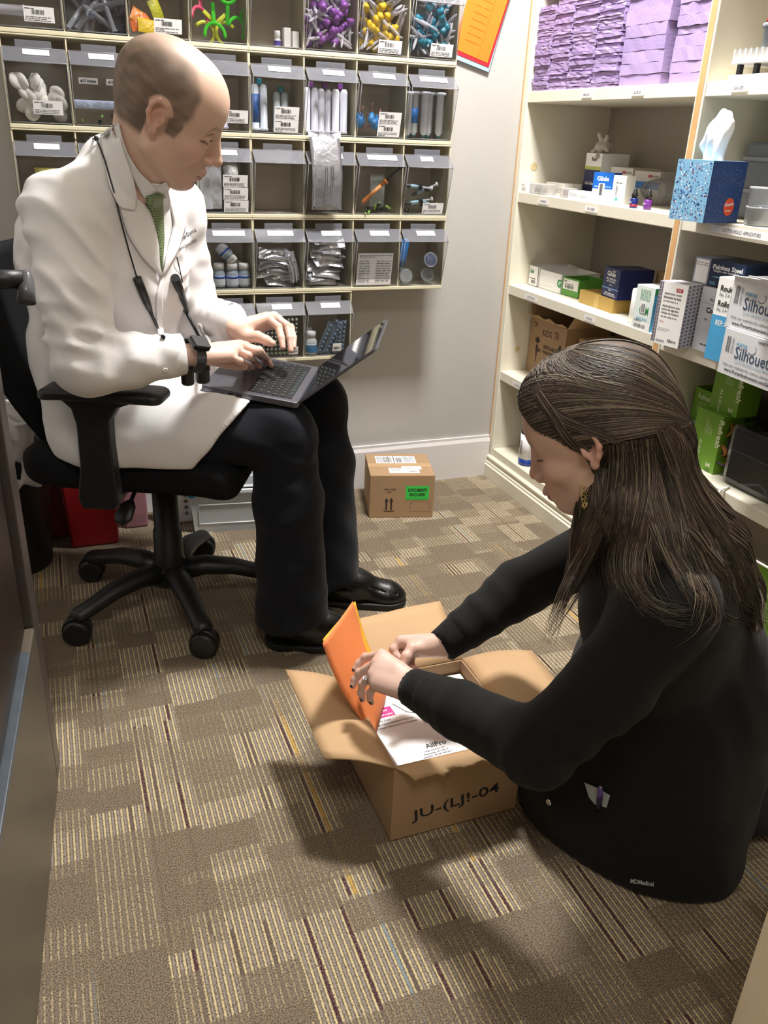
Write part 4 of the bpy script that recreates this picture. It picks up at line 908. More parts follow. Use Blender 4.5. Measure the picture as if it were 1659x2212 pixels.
def bin_(U, i, lidlab=(.045, .105), stick=(), labdx=.0):
    x0 = i*.15+.004; x1 = (i+1)*.15-.004; m = MB(); P = [(-.012, .008), (-.140, .008), (-.174, .140), (-.140, .172), (-.012, .172)]
    if 'b' not in _bin:
        m = MB(); w = .142
        fr_ = [(0, *P[1]), (w, *P[1]), (w, *P[2]), (0, *P[2])]; m.add(fr_, [(0, 1, 2, 3)], 0)
        m.add([(0, *P[2]), (w, *P[2]), (w, *P[3]), (0, *P[3])], [(0, 1, 2, 3)], 1)
        for xx in (0, w): m.add([(xx, *p) for p in P], [tuple(range(5))], 0)
        m.add([(0, *P[0]), (w, *P[0]), (w, *P[1]), (0, *P[1])], [(0, 1, 2, 3)], 0)
        for a, b in ((P[1], P[2]), (P[2], P[3])):
            for xx in (0, w): m.tube([(xx, *a), (xx, *b)], .0011, 4, 2)
        m.tube([(0, *P[2]), (w, *P[2])], .0013, 4, 2); m.tube([(0, *P[1]), (w, *P[1])], .0012, 4, 2); m.tube([(0, *P[3]), (w, *P[3])], .0010, 4, 2)
        m.bb((.03, -.139, .172), (.112, -.1375, .188), 1)     # pull tab behind the lid
        _bin['b'] = m
    b = MB(); s_ = _bin['b']; b.v = list(s_.v); b.f = list(s_.f); b.m = list(s_.m); b.sm = list(s_.sm)
    o = b.build('bin', [M_clr, M_lid, M_edge], U); o.location = (x0, 0, 0)
    n = np.array([0, -.032, .034]); n /= np.linalg.norm(n); uy = np.array([0, .034, .032]); uy /= np.linalg.norm(uy)
    if lidlab:
        m = MB(); m.patch((0, -.174, .140), (1, 0, 0), uy, lidlab[0], .022, lidlab[1], .040, 0, .0015); m.build('lid_label', M_paper, o)
    uy2 = np.array([0, -.034, .132]); uy2 /= np.linalg.norm(uy2)
    for k, (u0, v0) in enumerate(stick):
        m = MB(); m.patch((0, -.140, .008), (1, 0, 0), uy2, u0, v0, u0+.068, v0+.0325, 0, .001); m.bars((0, -.140, .008), (1, 0, 0), uy2, u0+.018, v0+.016, u0+.046, v0+.026, 1, .0014, seed=int(u0*1e4+v0*1e3)+k)
        m.lines((0, -.140, .008), (1, 0, 0), uy2, u0+.003, v0+.002, u0+.06, v0+.013, 3, 1, .0014, seed=k+int(v0*1000), fill=.35); m.lines((0, -.140, .008), (1, 0, 0), uy2, u0+.003, v0+.0265, u0+.024, v0+.030, 1, 1, .0014, seed=k)
        m.build('barcode_sticker', [M_paper, M_ink], o)
    return o
ROWN = ['top', 'second', 'third', 'fourth', 'lowest']
UN = {}
for k in range(4):
    for g, nm in ((-4, 'left'), (0, 'right')):
        if k == 3 and g == -4: lb = 'beige framed bin unit, fourth row, mostly behind the man'
        else: lb = 'beige framed unit of four clear bins, %s row, %s half' % (ROWN[k], nm)
        UN[k, g] = ru(ZA-k*PT, g, ROWN[k], lb)
UN[4, -2] = ru(ZA-4*PT, -2, 'lowest', 'beige framed bin unit in the lowest row above the laptop')
L0 = (.045, .105)
cfg = {(0, -4): [((.058, .012),)], (0, -2): [((.058, .010),)], (0, 2): [((.055, .004),)], (0, 3): [((.060, .006),)],
       (1, -4): [((.055, .02),)], (1, -1): [((.07, .02),)], (1, 0): [((.060, .035), (.060, .002))], (1, 2): [((.060, .035), (.060, .002))],
       (2, -1): [((.062, .070), (.064, .036), (.066, .002))], (2, 3): [((.062, .002),)], (0, 0): [()], (0, 1): [()]}
for k in range(5):
    for j in (range(-4, 4) if k < 4 else range(-2, 2)):
        g = (-4 if j < 0 else 0) if k < 4 else -2
        st = cfg.get((k, j), [()])[0]
        w = {(1, 3): (.03, .115), (2, 3): (.045, .085), (2, 2): (.03, .12), (1, 2): (.04, .105), (2, 0): None, (3, -1): (.03, .12), (2, 1): (.035, .105), (3, 0): (.035, .11), (1, -1): None}.get((k, j), L0)
        bin_(UN[k, g], j-g, w, st)
def cell(j, k, x, y, z): return (j*.15+x, -y, ZA-k*PT+.010+z)
M_tip = clear_mat('clear_tip', 'ececf0', .5, .5, .2, 'f0ecf2')
def mk(c, r=.4): return mat('plastic_'+c, c, r)
def tip(c, label, group, scale=1.0):
    t = thing('mixing_tip', label, 'mixing tip', group=group)
    MB().lathe([(.005, 0), (.0105, .001), (.0105, .010), (.008, .013), (.0075, .018), (.0042, .019)], 10).build('hub', mk(c), t)
    MB().lathe([(.0042, .018), (.0040, .06), (.0022, .072), (.0015, .074)], 7).build('barrel', M_tip, t); return t
def heap(proto, n, j, k, dx=(.015, .13), dy=(.045, .130), zmax=.10, seed=1, tilt=1.2, first=True, lo=.012):
    r = random.Random(seed)
    for i in range(n):
        t = (i+.5)/n; z = lo+zmax*t*r.uniform(.6, 1.0); y = r.uniform(*dy); x = r.uniform(*dx)
        if i % 2: y = dy[1]-.012*r.random()+z*.15
        rot = (r.uniform(-tilt, tilt)+(PI if r.random() < .3 else 0), r.uniform(-tilt, tilt), r.uniform(0, 6.28))
        # keep the tip's long end inside the bin
        L = .07; R_ = Euler(rot).to_matrix(); e = R_ @ Vector((0, 0, L))
        x = min(max(x, .014-min(0, e.x)), .136-max(0, e.x)); y = min(max(y, .02+max(0, e.y)), (.128+.2*z)+min(0, e.y)); z = max(z, .010-min(0, e.z))
        z = min(z, .160-max(0, e.z))
        loc = cell(j, k, x, y, z)
        if i == 0: place(proto, loc, rot=rot)
        else: dup(proto, loc, rot=rot)
heap(tip('8a4aa0', 'purple-hubbed mixing tip heaped in a top-row bin', 'purple mixing tips'), 62, 1, 0, seed=2, zmax=.13)
heap(tip('e8c21e', 'yellow-hubbed mixing tip heaped in a top-row bin', 'yellow mixing tips'), 66, 2, 0, seed=3, zmax=.13)
heap(tip('1f7f96', 'teal-hubbed mixing tip heaped in a top-row bin', 'teal mixing tips'), 58, 3, 0, seed=4, zmax=.13)
def tip_blue():
    t = thing('mixing_tip', 'short blue mixing tip in a second-row bin', 'mixing tip', group='blue mixing tips')
    MB().lathe([(.005, 0), (.0105, .001), (.0105, .012), (.008, .018), (.007, .026), (.003, .027)], 10).build('hub', mk('3a86c6'), t)
    MB().lathe([(.0022, .026), (.002, .05), (.0012, .056)], 6).build('barrel', mk('a8705c'), t); return t
heap(tip_blue(), 10, 2, 1, dx=(.015, .09), dy=(.08, .13), zmax=.05, seed=9)
def syr():
    t = thing('syringe', 'clear grey syringe heaped in a top-row bin', 'syringe', group='syringes in the top row')
    MB().lathe([(.002, 0), (.006, .008), (.006, .075), (.009, .076), (.009, .078)], 8).build('barrel', clear_mat('syringe_clear', 'c8ccd4', .7, .35, .15, 'c4c8d2'), t)
    MB().lathe([(.003, .04), (.004, .04), (.004, .044), (.0018, .045), (.0018, .088), (.007, .089), (.007, .091)], 8).build('plunger', mk('454b5c'), t); return t
heap(syr(), 44, -3, 0, seed=12, zmax=.12)
def upright_item(proto, spots, j, k, labels=None):
    for i, (x, y, *r) in enumerate(spots):
        loc = cell(j, k, x, y, .002); rz = r[0] if r else 0
        if i == 0: place(proto, loc, rz)
        else: dup(proto, loc, rz, labels[i] if labels else None)
# cartridges: twin barrels with a coloured cap
def cartridge(cap, c1, c2, label, band=None, h=.105, group=None):
    t = thing('cartridge', label, 'cartridge', group=group); m = MB()
    b = t
    for s_, c in ((-1, c1), (1, c2)):
        q = MB().lathe([(.0095, 0), (.0125, .001), (.0125, .006), (.0105, .007), (.0105, h), (.007, h+.008), (.003, h+.009)], 14, (s_*.0115, 0, 0)); q.build('barrel', mk(c, .35), t)
    m = MB(); m.box((0, 0, h+.016), (.014, .012, .014)); m.lathe([(.006, h+.008), (.006, h+.012)], 10); m.build('cap', mk(cap), t, bevel=.002)
    if band:
        m = MB(); m.lathe([(.0108, .02), (.0108, .09)], 14, (-.0115, 0, 0)); m.build('print_band', mk(band), t)
    return t
upright_item(cartridge('e0c428', 'c45fb0', 'cfc6d8', 'cartridge with magenta barrel and yellow cap in second-row bin by the man\'s face'), [(.075, .10)], -1, 1)
upright_item(cartridge('1b8aa0', 'dfe6ee', 'dfe6ee', 'white twin cartridge with teal cap and blue print band', '2f62a8'), [(.035, .10)], 0, 1)
upright_item(cartridge('1b8aa0', 'd4dde6', 'c9d2da', 'teal-capped cartridge standing behind two barcode stickers', None, .09), [(.105, .06)], 0, 1)
t = cartridge('7d3c98', 'e4e4ec', 'd6d6e0', 'purple-capped white cartridge at the left of its bin'); upright_item(t, [(.03, .10)], 1, 1)
t2 = dup(t, cell(1, 1, .075, .085, .002), .2, 'purple-capped white cartridge in the middle of its bin'); t3 = dup(t, cell(1, 1, .115, .10, .002), -.1, 'purple-capped white cartridge at the right of its bin')
t = thing('syringe_tube', 'white plunger tube beside blue one in second-row bin', 'syringe')
MB().lathe([(.003, 0), (.009, .01), (.011, .012), (.011, .11), (.016, .112), (.016, .118), (.01, .119)], 14).build('barrel', mk('dfe3ec', .3), t); MB().lathe([(.004, -.001), (.006, .002), (.004, .012)], 8).build('tip', mk('1d7a86'), t)
upright_item(t, [(.02, .11)], 3, 1)
_l = ['', 'white plunger tube second from left, behind blue band', 'white plunger tube third from left in its bin', 'white plunger tube fourth from left in its bin', 'white plunger tube at the right end of its bin']
for i, x in enumerate((.048, .072, .094, .120)):
    q = dup(t, cell(3, 1, x, .09+.02*(i % 2), .004), 0, _l[i+1])
    if i == 0: MB().lathe([(.0114, .035), (.0114, .075)], 14).build('blue_band', mk('2f7fd0'), q)
# bottles
def bottle(label, body='9aa6ad', cap='e6e4de', h=.048, r=.0175, lab='dfe3ea', stripe='3a62b0', group=None):
    t = thing('bottle', label, 'bottle', group=group)
    MB().lathe([(r*.9, 0), (r, .003), (r, h*.78), (r*.8, h*.92), (r*.72, h)], 18).build('body', mat('bottle_'+body, body, .25), t)
    MB().lathe([(r*.72, h), (r*.86, h+.001), (r*.86, h+.015), (r*.75, h+.017)], 18).build('cap', mk(cap), t)
    if lab:
        MB().lathe([(r*1.01, h*.12), (r*1.015, h*.13), (r*1.015, h*.66), (r*1.01, h*.67)], 18).build('label_band', mk(lab), t)
        MB().lathe([(r*1.02, h*.50), (r*1.02, h*.64)], 18).build('stripe', mk(stripe), t)
    return t
b = bottle('small grey bottle with blue stripe, left of three standing in a bin'); place(b, cell(-1, 3, .055, .11, 0))
dup(b, cell(-1, 3, .092, .115, 0), .6, 'small grey bottle in the middle of three standing in a bin'); dup(b, cell(-1, 3, .128, .11, 0), 1.4, 'small grey bottle, right of three standing in a bin')
dup(b, cell(-1, 3, .06, .09, .115), label='tipped grey bottle lying on top of the standing bottles', rot=(.3, 2.45, 0)); dup(b, cell(-1, 3, .115, .06, 0), 0, 'small grey bottle behind the three in front')
b = bottle('white bottle with blue label in the lowest-row bin', 'dcdcda', 'e9e9e6', .052, .018, '4f8fc4', 'c8dcea'); place(b, cell(1, 4, .028, .12, 0)); dup(b, cell(1, 4, .03, .07, .002), 0, 'white-capped bottle behind the blue-labelled one')
# silver foil packets
M_foil = mat('silver_foil', 'e6e6ea', .28, metal=.75, var=.08, bump=.8, bs=60)
M_foil2 = mat('silver_foil_printed', 'aaaab2', .3, metal=.8, var=.1, bump=.8, bs=70)
def pouch(L, W, T_, m_, label, name='foil_packet', cat='packet', group=None, seed=1, nx=11, ny=7):
    r = np.random.RandomState(seed); X, Y = np.meshgrid(np.linspace(-1, 1, nx), np.linspace(-1, 1, ny), indexing='ij')
    e = (1-np.abs(X)**4)*(1-np.abs(Y)**3); zz = r.normal(0, .12, X.shape)
    top = np.stack([X*L/2, Y*W/2, T_/2*e*(1+zz)+.02*L*np.sin(X*3+r.uniform(0, 3))], -1).reshape(-1, 3); bot = np.stack([X*L/2, Y*W/2, -T_/2*e*(1-zz)+.02*L*np.sin(X*3)-.0006], -1).reshape(-1, 3)
    bot[:, 2] = top[:, 2]-T_*(e.reshape(-1)*.9+.06)
    q = lambda i, j: i*ny+j; n = nx*ny
    F = [(q(i, j), q(i+1, j), q(i+1, j+1), q(i, j+1)) for i in range(nx-1) for j in range(ny-1)]; F += [tuple(n+t for t in f)[::-1] for f in F]
    bd = [q(i, 0) for i in range(nx)]+[q(nx-1, j) for j in range(1, ny)]+[q(i, ny-1) for i in range(nx-2, -1, -1)]+[q(0, j) for j in range(ny-2, 0, -1)]
    F += [(bd[(i+1) % len(bd)], bd[i], n+bd[i], n+bd[(i+1) % len(bd)]) for i in range(len(bd))]
    o = MB().add(np.concatenate([top, bot]), F, 0, False).build(name, m_, smooth=False); return tag(o, label, cat, group)
r = random.Random(5)
for jj, sd, lb, gp in ((0, 3, 'crinkled silver foil packet stacked in the fourth-row left bin', 'foil packets, left bin'), (1, 8, 'crinkled silver foil packet stacked in the fourth-row middle bin', 'foil packets, middle bin')):
    pr = [pouch(.085, .038, .010, M_foil, lb, group=gp, seed=sd+i) for i in range(3)]
    for i in range(22):
        z = .008+.0058*i; vert = jj == 0 and i > 15
        loc = cell(jj, 3, r.uniform(.055, .095) if not vert else .115+.004*(i % 3), .105+z*.12+r.uniform(-.02, .015), z if not vert else .055); rot = (r.uniform(-.35, .35)+(.5 if i % 3 else .2), r.uniform(-.18, .18) if not vert else 1.35, r.uniform(-.35, .35))
        if i < 3: place(pr[i], loc, rot=rot)
        else: o = pr[i % 3].copy(); COL.objects.link(o); place(o, loc, rot=rot)
# long silver pouch hanging from the bin above
m = MB(); PW = .088; z1 = ZA-1*PT+.004; z0 = ZA-2*PT+.020; nr = 18; V = []; r = random.Random(3)
for i in range(nr):
    t = i/(nr-1); z = lerp(z1, z0, t); y = -(.150+.028*math.sin(t*PI*.9)) if t < .8 else -(.150+.028*math.sin(.72*PI)-.02*(t-.8)); 
    if i == 0: y = -.148
    for j in range(9):
        u = j/8*2-1; V.append((.205+.0+u*PW/2+.004*t, y-.004*(1-u*u)+r.uniform(-.0012, .0012), z+(r.uniform(-.005, .006)+.012*(1-abs(u)) if i == 0 else 0)))
m.add(V, [(i*9+j, i*9+j+1, (i+1)*9+j+1, (i+1)*9+j) for i in range(nr-1) for j in range(8)], 0, True)
o_ = (.205-PW/2, -.184, 0); m.text('Universal', (.168, -.1845, z0+.06), (0, 0, 1), (-1, 0, 0), 0, -.006, .006, .05, 1, .001); m.text('CE', (.22, -.1845, z0+.09), (1, 0, 0), (0, 0, 1), 0, 0, .006, None, 1, .001)
m.lines((.195, -.183, z0+.03), (0, 0, 1), (-1, 0, 0), 0, -.03, .09, -.002, 5, 1, .001, fill=.2)
tag(m.build('silver_pouch', [M_foil2, M_inkg], solid=.002), 'long silver foil pouch hanging over a third-row bin', 'pouch')
# torn white edge on it
m = MB(); V = [(.205-PW/2-.002, -.150, z1+.012), (.18, -.151, z1+.006), (.205+.01, -.151, z1+.004), (.205+PW/2+.004, -.150, z1+.012), (.205+PW/2+.004, -.151, z1-.006), (.225, -.153, z1-.018), (.195, -.153, z1-.012), (.175, -.153, z1-.004), (.205-PW/2-.002, -.151, z1-.002)]
m.add(V, [tuple(range(9))]); tag(m.build('torn_paper_flap', M_paper, solid=.001), 'white torn top flap above the long silver pouch', 'paper')
# pale pouches in the third-row bin by the man's chin
for i, (x, rot, lb) in enumerate(((.025, .06, 'white translucent sleeve at the left of the third-row bin'), (.052, -.1, 'white pouch leaning in the third-row bin'), (.10, .25, 'grey printed pouch behind barcode stickers'))):
    o = pouch(.135, .04, .010, mat('pouch_white%d' % i, ('c8cacc', 'dcdddf', 'b6b4b2')[i], .4), lb, 'sterile_pouch', 'pouch', seed=20+i); place(o, cell(-1, 2, x, .11, .072), rot=(0, -PI/2+rot, PI/2))
# paper card in a bin
m = MB(); m.bb((0, 0, 0), (.112, .0008, .096)); o_ = ((0, 0, 0), (1, 0, 0), (0, 0, 1)); m.lines(*o_, .004, .084, .108, .092, 2, 1, fill=.5, off=.0008); m.lines(*o_, .004, .01, .04, .078, 9, 1, fill=.3, off=.0008); m.lines(*o_, .06, .01, .108, .078, 9, 1, fill=.3, seed=8, off=.0008)
for i in range(11): m.patch(*o_, .004, .008+.0072*i, .108, .0083+.0072*i, 1, .0007)
q = m.build('price_sheet', [M_paper, M_inkg]); place(q, cell(2, 3, .012, .142, .001), rot=(.18, 0, 0)); tag(q, 'white printed sheet standing in a fourth-row bin', 'paper')
# round cups and blue tube
M_cupc = clear_mat('clear_cup', 'd4dce0', .8, .3, .1, 'dfe6ea')
for i, (x, z, c, lb) in enumerate(((.028, .022, 'e8e6e0', 'round clear pot of white paste at the left of its bin'), (.100, .026, 'e4e2dc', 'round clear pot of white paste at the lower right of its bin'), (.102, .072, '4a5ea6', 'round clear pot with blue lid above the white one'))):
    t = thing('pot', lb, 'pot', cell(3, 3, x, .128+z*.25-(.0 if i < 2 else -.002), z+.002), rot=(PI/2-.25, 0, 0))
    MB().lathe([(.017, -.012), (.021, -.010), (.022, 0), (.0225, .002)], 20).build('cup', M_cupc, t); MB().lathe([(.0175, -.002), (.018, .002)], 20).build('fill', mk(c, .8), t)
t = thing('tube', 'blue translucent tube leaning in the bin of pots', 'tube', cell(3, 3, .02, .11, .05), rot=(.1, .12, 0)); MB().lathe([(.011, 0), (.0125, .02), (.012, .08), (.006, .084)], 12).build('body', mat('blue_tube', '2f74b8', .2), t); MB().lathe([(.008, -.012), (.0085, 0)], 10).build('cap', mk('c8d4de'), t)
# capsules standing in rows (lowest row) and blister strips
cp = thing('capsule_strip', 'dark strip of small capsules standing in the lowest-row bin', 'strip', group='capsule strips in lowest row')
MB().bb((-.0028, -.003, 0), (.0028, .003, .125)).build('strip', mat('dark_strip', '3b4248', .4), cp)
_cm = None
for i in range(9):
    o = MB().lathe([(.0018, -.004), (.0042, -.003), (.0044, .002), (.0025, .005)], 8, (0, -.006, 0), 0).build('capsule', mk(('8c9a80', 'a8ada0')[i % 2]), cp) if i < 2 else cp.children[1+i % 2].copy()
    if i >= 2: COL.objects.link(o)
    o.location = (0, 0, .010+.0128*i)
heapx = [.012+.0125*i for i in range(10)]
for jj in (-1, 0):
    for i, x in enumerate(heapx):
        if jj == -1 and i == 0: place(cp, cell(-1, 4, x, .125, 0), rot=(.14, 0, 0))
        else: dup(cp, cell(jj, 4, x, .125, 0), rot=(.14, 0, 0))
st = thing('blister_strip', 'translucent blue capsule sleeve leaning in the bottle\'s bin', 'strip', group='blue capsule sleeves')
MB().bb((-.011, -.001, 0), (.011, .001, .10)).build('sleeve', clear_mat('sleeve_clear', 'b8c8d4', .8, .35, .15, 'b4c4d2'), st)
q = MB().lathe([(.0015, 0), (.0036, .002), (.0036, .008), (.0015, .010)], 8).build('capsule', mk('6f8ba2'), st); q.location = (0, -.004, .004)
for i in range(1, 7): c = q.copy(); COL.objects.link(c); c.location = (0, -.004, .004+.014*i)
place(st, cell(1, 4, .052, .125, .002), rot=(.15, .35, 0))
for i, (x, a, y) in enumerate(((.062, .30, .11), (.072, .42, .13), (.082, .5, .12), (.108, .02, .13), (.125, 0, .12), (.098, .1, .10))): dup(st, cell(1, 4, x, y, .002), rot=(.14, a, .1*i))
m = MB(); m.bb((0, 0, 0), (.028, .001, .024)); m.bars((0, 0, 0), (1, 0, 0), (0, 0, 1), .003, .006, .025, .014, 1, seed=5); q = m.build('price_sticker', [M_paper, M_ink]); place(q, cell(1, 4, .088, .150, .012), rot=(.2, 0, 0)); tag(q, 'small white barcode sticker on the lowest right bin', 'sticker')
q = q.copy(); COL.objects.link(q); place(q, cell(0, 4, .10, .150, .008), rot=(.2, 0, 0)); q['label'] = 'small white barcode sticker below the man\'s far fingertips'
# small syringes
def resin(label, c, c2, L=.085, r=.0055):
    t = thing('resin_syringe', label, 'syringe')
    MB().lathe([(.002, 0), (r, .008), (r, L*.6), (r*1.6, L*.61), (r*1.6, L*.64)], 10).build('barrel', mk(c), t); MB().lathe([(r*.6, L*.64), (r*.6, L), (r*1.3, L*1.01), (r*1.3, L*1.05)], 10).build('plunger', mk(c2), t)
    MB().lathe([(r*1.03, L*.2), (r*1.03, L*.5)], 10).build('label_band', mk('9fc0cc' if c != 'd07b34' else 'e09a5a'), t); return t
t = resin('long orange and black resin syringe leaning in third-row bin', 'd07b34', '1c1c20', .15, .0062); place(t, cell(2, 2, .030, .125, .026), rot=(.05, .85, 0))
t = resin('black resin syringe with pale band lying in third-row right bin', '1d2023', 'd8d8d6'); place(t, cell(3, 2, .012, .13, .078), rot=(0, 1.65, 0))
for i, (x, z, a, lb) in enumerate(((.05, .02, 1.4, 'black resin syringe at the bottom of third-row right bin'), (.07, .045, 1.2, 'black resin syringe crossing the lower one in third-row right bin'), (.09, .035, 1.9, 'black resin syringe behind the barcode in third-row right bin'))):
    dup(t, cell(3, 2, x-.03, .12, z+.005), label=lb, rot=(.1*i, a, .15*i))
# debris of small dark caps
sm = MB().lathe([(.002, 0), (.0045, .001), (.0045, .010), (.002, .016)], 7).build('tip_cap', mk('20241f')); tag(sm, 'tiny dark cap scattered on the bottom of a bin', 'cap', 'small dark caps')
sg = MB().lathe([(.002, 0), (.004, .001), (.004, .008), (.0015, .020)], 7).build('tip_cap', mk('8fb34a')); tag(sg, 'tiny green tip scattered on the bottom of a bin', 'cap', 'small green tips')
r = random.Random(8)
for i in range(26):
    src = sm if i % 3 else sg; o = src if i < 2 else src.copy()
    if i >= 2: COL.objects.link(o)
    if i == 0: o = sg
    if i == 1: o = sm
    j_, k_ = ((2, 2), (2, 2), (-3, 1), (3, 2))[i % 4]; place(o, cell(j_, k_, r.uniform(.012, .13), r.uniform(.09, .130), .006+r.uniform(0, .016)), rot=(r.uniform(0, 3), r.uniform(0, 3), 0))
place(pouch(.09, .045, .008, mat('clear_bag', '9aa09c', .3), 'clear plastic bag behind the orange resin syringe', 'plastic_bag', 'bag', seed=40), cell(2, 2, .09, .09, .06), rot=(0, -PI/2, PI/2))
# cotton discs
cd_ = MB().lathe([(.0, -.008), (.016, -.007), (.021, 0), (.018, .006), (.0, .009)], 14).build('cotton_pellet', mat('cotton_white', 'ece8e0', .9, bump=.4, bs=120)); tag(cd_, 'white cotton pellet piled in the second-row leftmost bin', 'cotton', 'cotton pellets')
r = random.Random(2)
for i in range(22):
    o = cd_ if i == 0 else cd_.copy()
    if i: COL.objects.link(o)
    z = .018+.085*(i/21)*(1-.2*r.random()); place(o, cell(-4, 1, r.uniform(.025, .125 if z < .07 else .085), .118+.12*z+r.uniform(-.02, 0), z), rot=(r.uniform(.9, 2.2), r.uniform(-.6, .6), r.uniform(0, 3)))
# blades bin
for i, (x, tx) in enumerate(((.02, '#15 blades'), (.085, '#12 blades'))):
    m = MB(); m.bb((0, 0, 0), (.045, .001, .014)); m.text(tx, (0, 0, 0), (1, 0, 0), (0, 0, 1), .004, .003, .008, .037, 1, .0008, bold=.03); q = m.build('bin_tag', [M_paper, M_ink]); place(q, cell(-3, 1, x, .160-.001, .090), rot=(.2, 0, 0)); tag(q, 'white tag reading %s on a second-row bin' % ('fifteen blades, left one', 'twelve blades, right one')[i], 'tag')
for i in range(4):
    o = pouch(.05, .02, .006, mat('blister_blue%d' % i, 'b8c4de', .3), 'white and blue blade packet, %s of four, above the caps' % ('leftmost', 'second', 'third', 'rightmost')[i], 'blade_packet', 'packet', seed=50+i); place(o, cell(-3, 1, .03+.03*i, .128, .045), rot=(PI/2, 0, 0))
# bright parts in the top row
for i, (x, y, z, a, c, lb) in enumerate(((.035, .11, .04, .5, 'e0882a', 'orange plastic wedge card in the top row'), (.05, .12, .022, .1, 'e6c32a', 'yellow plastic wedge card in the top row'), (.075, .10, .06, 1.2, 'b8b428', 'olive yellow strip leaning in the top row'), (.03, .115, .03, -.3, 'd86a24', 'dark orange wedge card in the top row'))):
    o = pouch(.05, .035, .008, mk(c), lb, 'wedge_card', 'card', seed=60+i); place(o, cell(-2, 0, x, y, z), rot=(1.2, a, .2))
Mg = clear_mat('green_neon_plastic', '5fe03a', .5, .75, .1, '52d838')
def tray(label, c):
    t = thing('impression_tray', label, 'dental tray'); m = MB()
    arc = [(.026*math.cos(a), .030*math.sin(a), 0) for a in np.linspace(-.15, PI+.15, 15)]
    m.tube(arc, .0045, 8, flat=.6, up=(0, 0, 1)); m.build('arch', c, t)
    MB().bb((-.005, .028, -.0015), (.005, .078, .0015)).build('handle', c, t, bevel=.002); return t
t = tray('bright green impression tray upright in the top row', Mg); place(t, cell(-1, 0, .065, .135, .012), rot=(PI/2-.25, 0, 0))
dup(t, cell(-1, 0, .10, .142, .115), label='bright green impression tray upside down above the other', rot=(PI/2-.25, PI, 0))
dup(t, cell(-1, 0, .125, .11, .03), label='green impression tray leaning at the bin\'s right side', rot=(PI/2, .5, .5))
t = tray('pink impression tray leaning at the bin\'s left side', mk('d24a66')); place(t, cell(-1, 0, .03, .13, .045), rot=(PI/2-.25, .25, .5))
t = tray('yellow impression tray at the bottom of the tray bin', mk('d4d83a')); place(t, cell(-1, 0, .04, .115, .015), rot=(PI/2, .9, .2)); dup(t, cell(-1, 0, .10, .11, .018), label='yellow impression tray under the green handles', rot=(PI/2, -.9, .2))
for i in range(3):
    t = thing('plastic_tube', 'clear tube lying in the top-left bin, %s of three' % ('front', 'middle', 'rear')[i], 'tube', cell(-4, 0, .005, .135-.018*i, .030+.003*i), rot=(0, PI/2, 0)); MB().lathe([(.009, 0), (.010, .002), (.010, .055), (.012, .057), (.012, .06)], 12).build('body', M_tip, t)
t = bottle('tiny purple-labelled bottle in the nearly empty top-row bin', 'dcdce0', 'e6e6e6', .02, .009, '5b4aa8', '4a3a98'); place(t, cell(0, 0, .085, .11, 0))
for i, (x, h) in enumerate(((.107, .045), (.13, .038))):
    q = MB().bb((0, 0, 0), (.019, .014, h)).build('small_carton', M_white, bevel=.001); place(q, cell(0, 0, x-.006, .12, 0), .1); tag(q, ('taller', 'shorter')[i]+' white carton in the nearly empty top-row bin', 'box')
t = thing('yellow_cup', 'pale yellow cup in the third-row leftmost bin', 'cup', cell(-4, 2, .07, .11, .03)); MB().lathe([(.012, 0), (.02, .002), (.028, .07), (.026, .07), (.018, .006)], 18).build('cup', mk('cfc868'), t)
# folders pinned to the wall right of the bins
for i, (dx, dz, c, ex, lb) in enumerate(((0, 0, '9cc4d8', .006, 'pale blue booklet at the back of the hanging folders'), (.0, .012, 'c4202e', .005, 'red folder behind the orange one on the wall'), (-.004, .024, 'ee7d1e', .002, 'orange folder pinned to the wall beside the bins'))):
    m = MB(); m.bb((-.062, 0, -.19), (.062, .004, .12)); 
    if i == 2: m.patch((-.062, 0, -.19), (1, 0, 0), (0, 0, 1), .086, .0, .0875, .31, 1, .0006); m.lines((-.062, 0, -.19), (1, 0, 0), (0, 0, 1), .03, .03, .08, .2, 9, 1, .0005, fill=.12)
    q = m.build('wall_folder', [mat('folder_'+c, c, .55, bump=.1), mat('folder_print', 'e06a12', .6)], bevel=.0008); place(q, (.757+dx, -.006-.007*i-.004, 1.535+dz), rot=(.03*i, .245+.01*i, 0)); tag(q, lb, 'folder')
# ================================================================== goods on the shelves (front faces look towards -X)
RZ = -PI/2
def carton(name, label, x, y, z, w, d, h, c, prints=None, rz=0, mats=(), group=None, cat='box', open_top=False, bevel=.001):
    """front-left-bottom corner at (x, y); w runs towards the camera (-Y), d goes into the shelf"""
    lo, hi = (0, 0, 0), (w, d, h); m = MB()
    if open_top:
        t = .0012; m.bb((0, 0, 0), (w, d, t)); m.bb((0, 0, 0), (w, t, h)); m.bb((0, d-t, 0), (w, d, h)); m.bb((0, 0, 0), (t, d, h)); m.bb((w-t, 0, 0), (w, d, h))
    else: m.bb(lo, hi)
    if prints: prints(m, lambda f: face(lo, hi, f), w, d, h)
    cm = c if not isinstance(c, str) else mat('card_'+c, c, .5, var=.03)
    o = m.build(name, [cm]+list(mats)); o.location = (x, y, z); o.rotation_euler = (0, 0, RZ+rz); tag(o, label, cat, group)
    return o
S1, S2, S3, S4, S5 = [z+.0005 for z in ZT]
ink, inkg = M_ink, M_inkg
WHT = mat('print_white', 'f2f1ee', .5); GRN = mat('print_green', '2f8f52', .5); BLU = mat('print_blue', '2a6fb4', .5); NVY = mat('print_navy', '1c2456', .5); RED = mat('print_red', 'b02438', .5); SKY = mat('print_sky', '4a9fd0', .5); ORG = mat('print_orange', 'e0502c', .5)
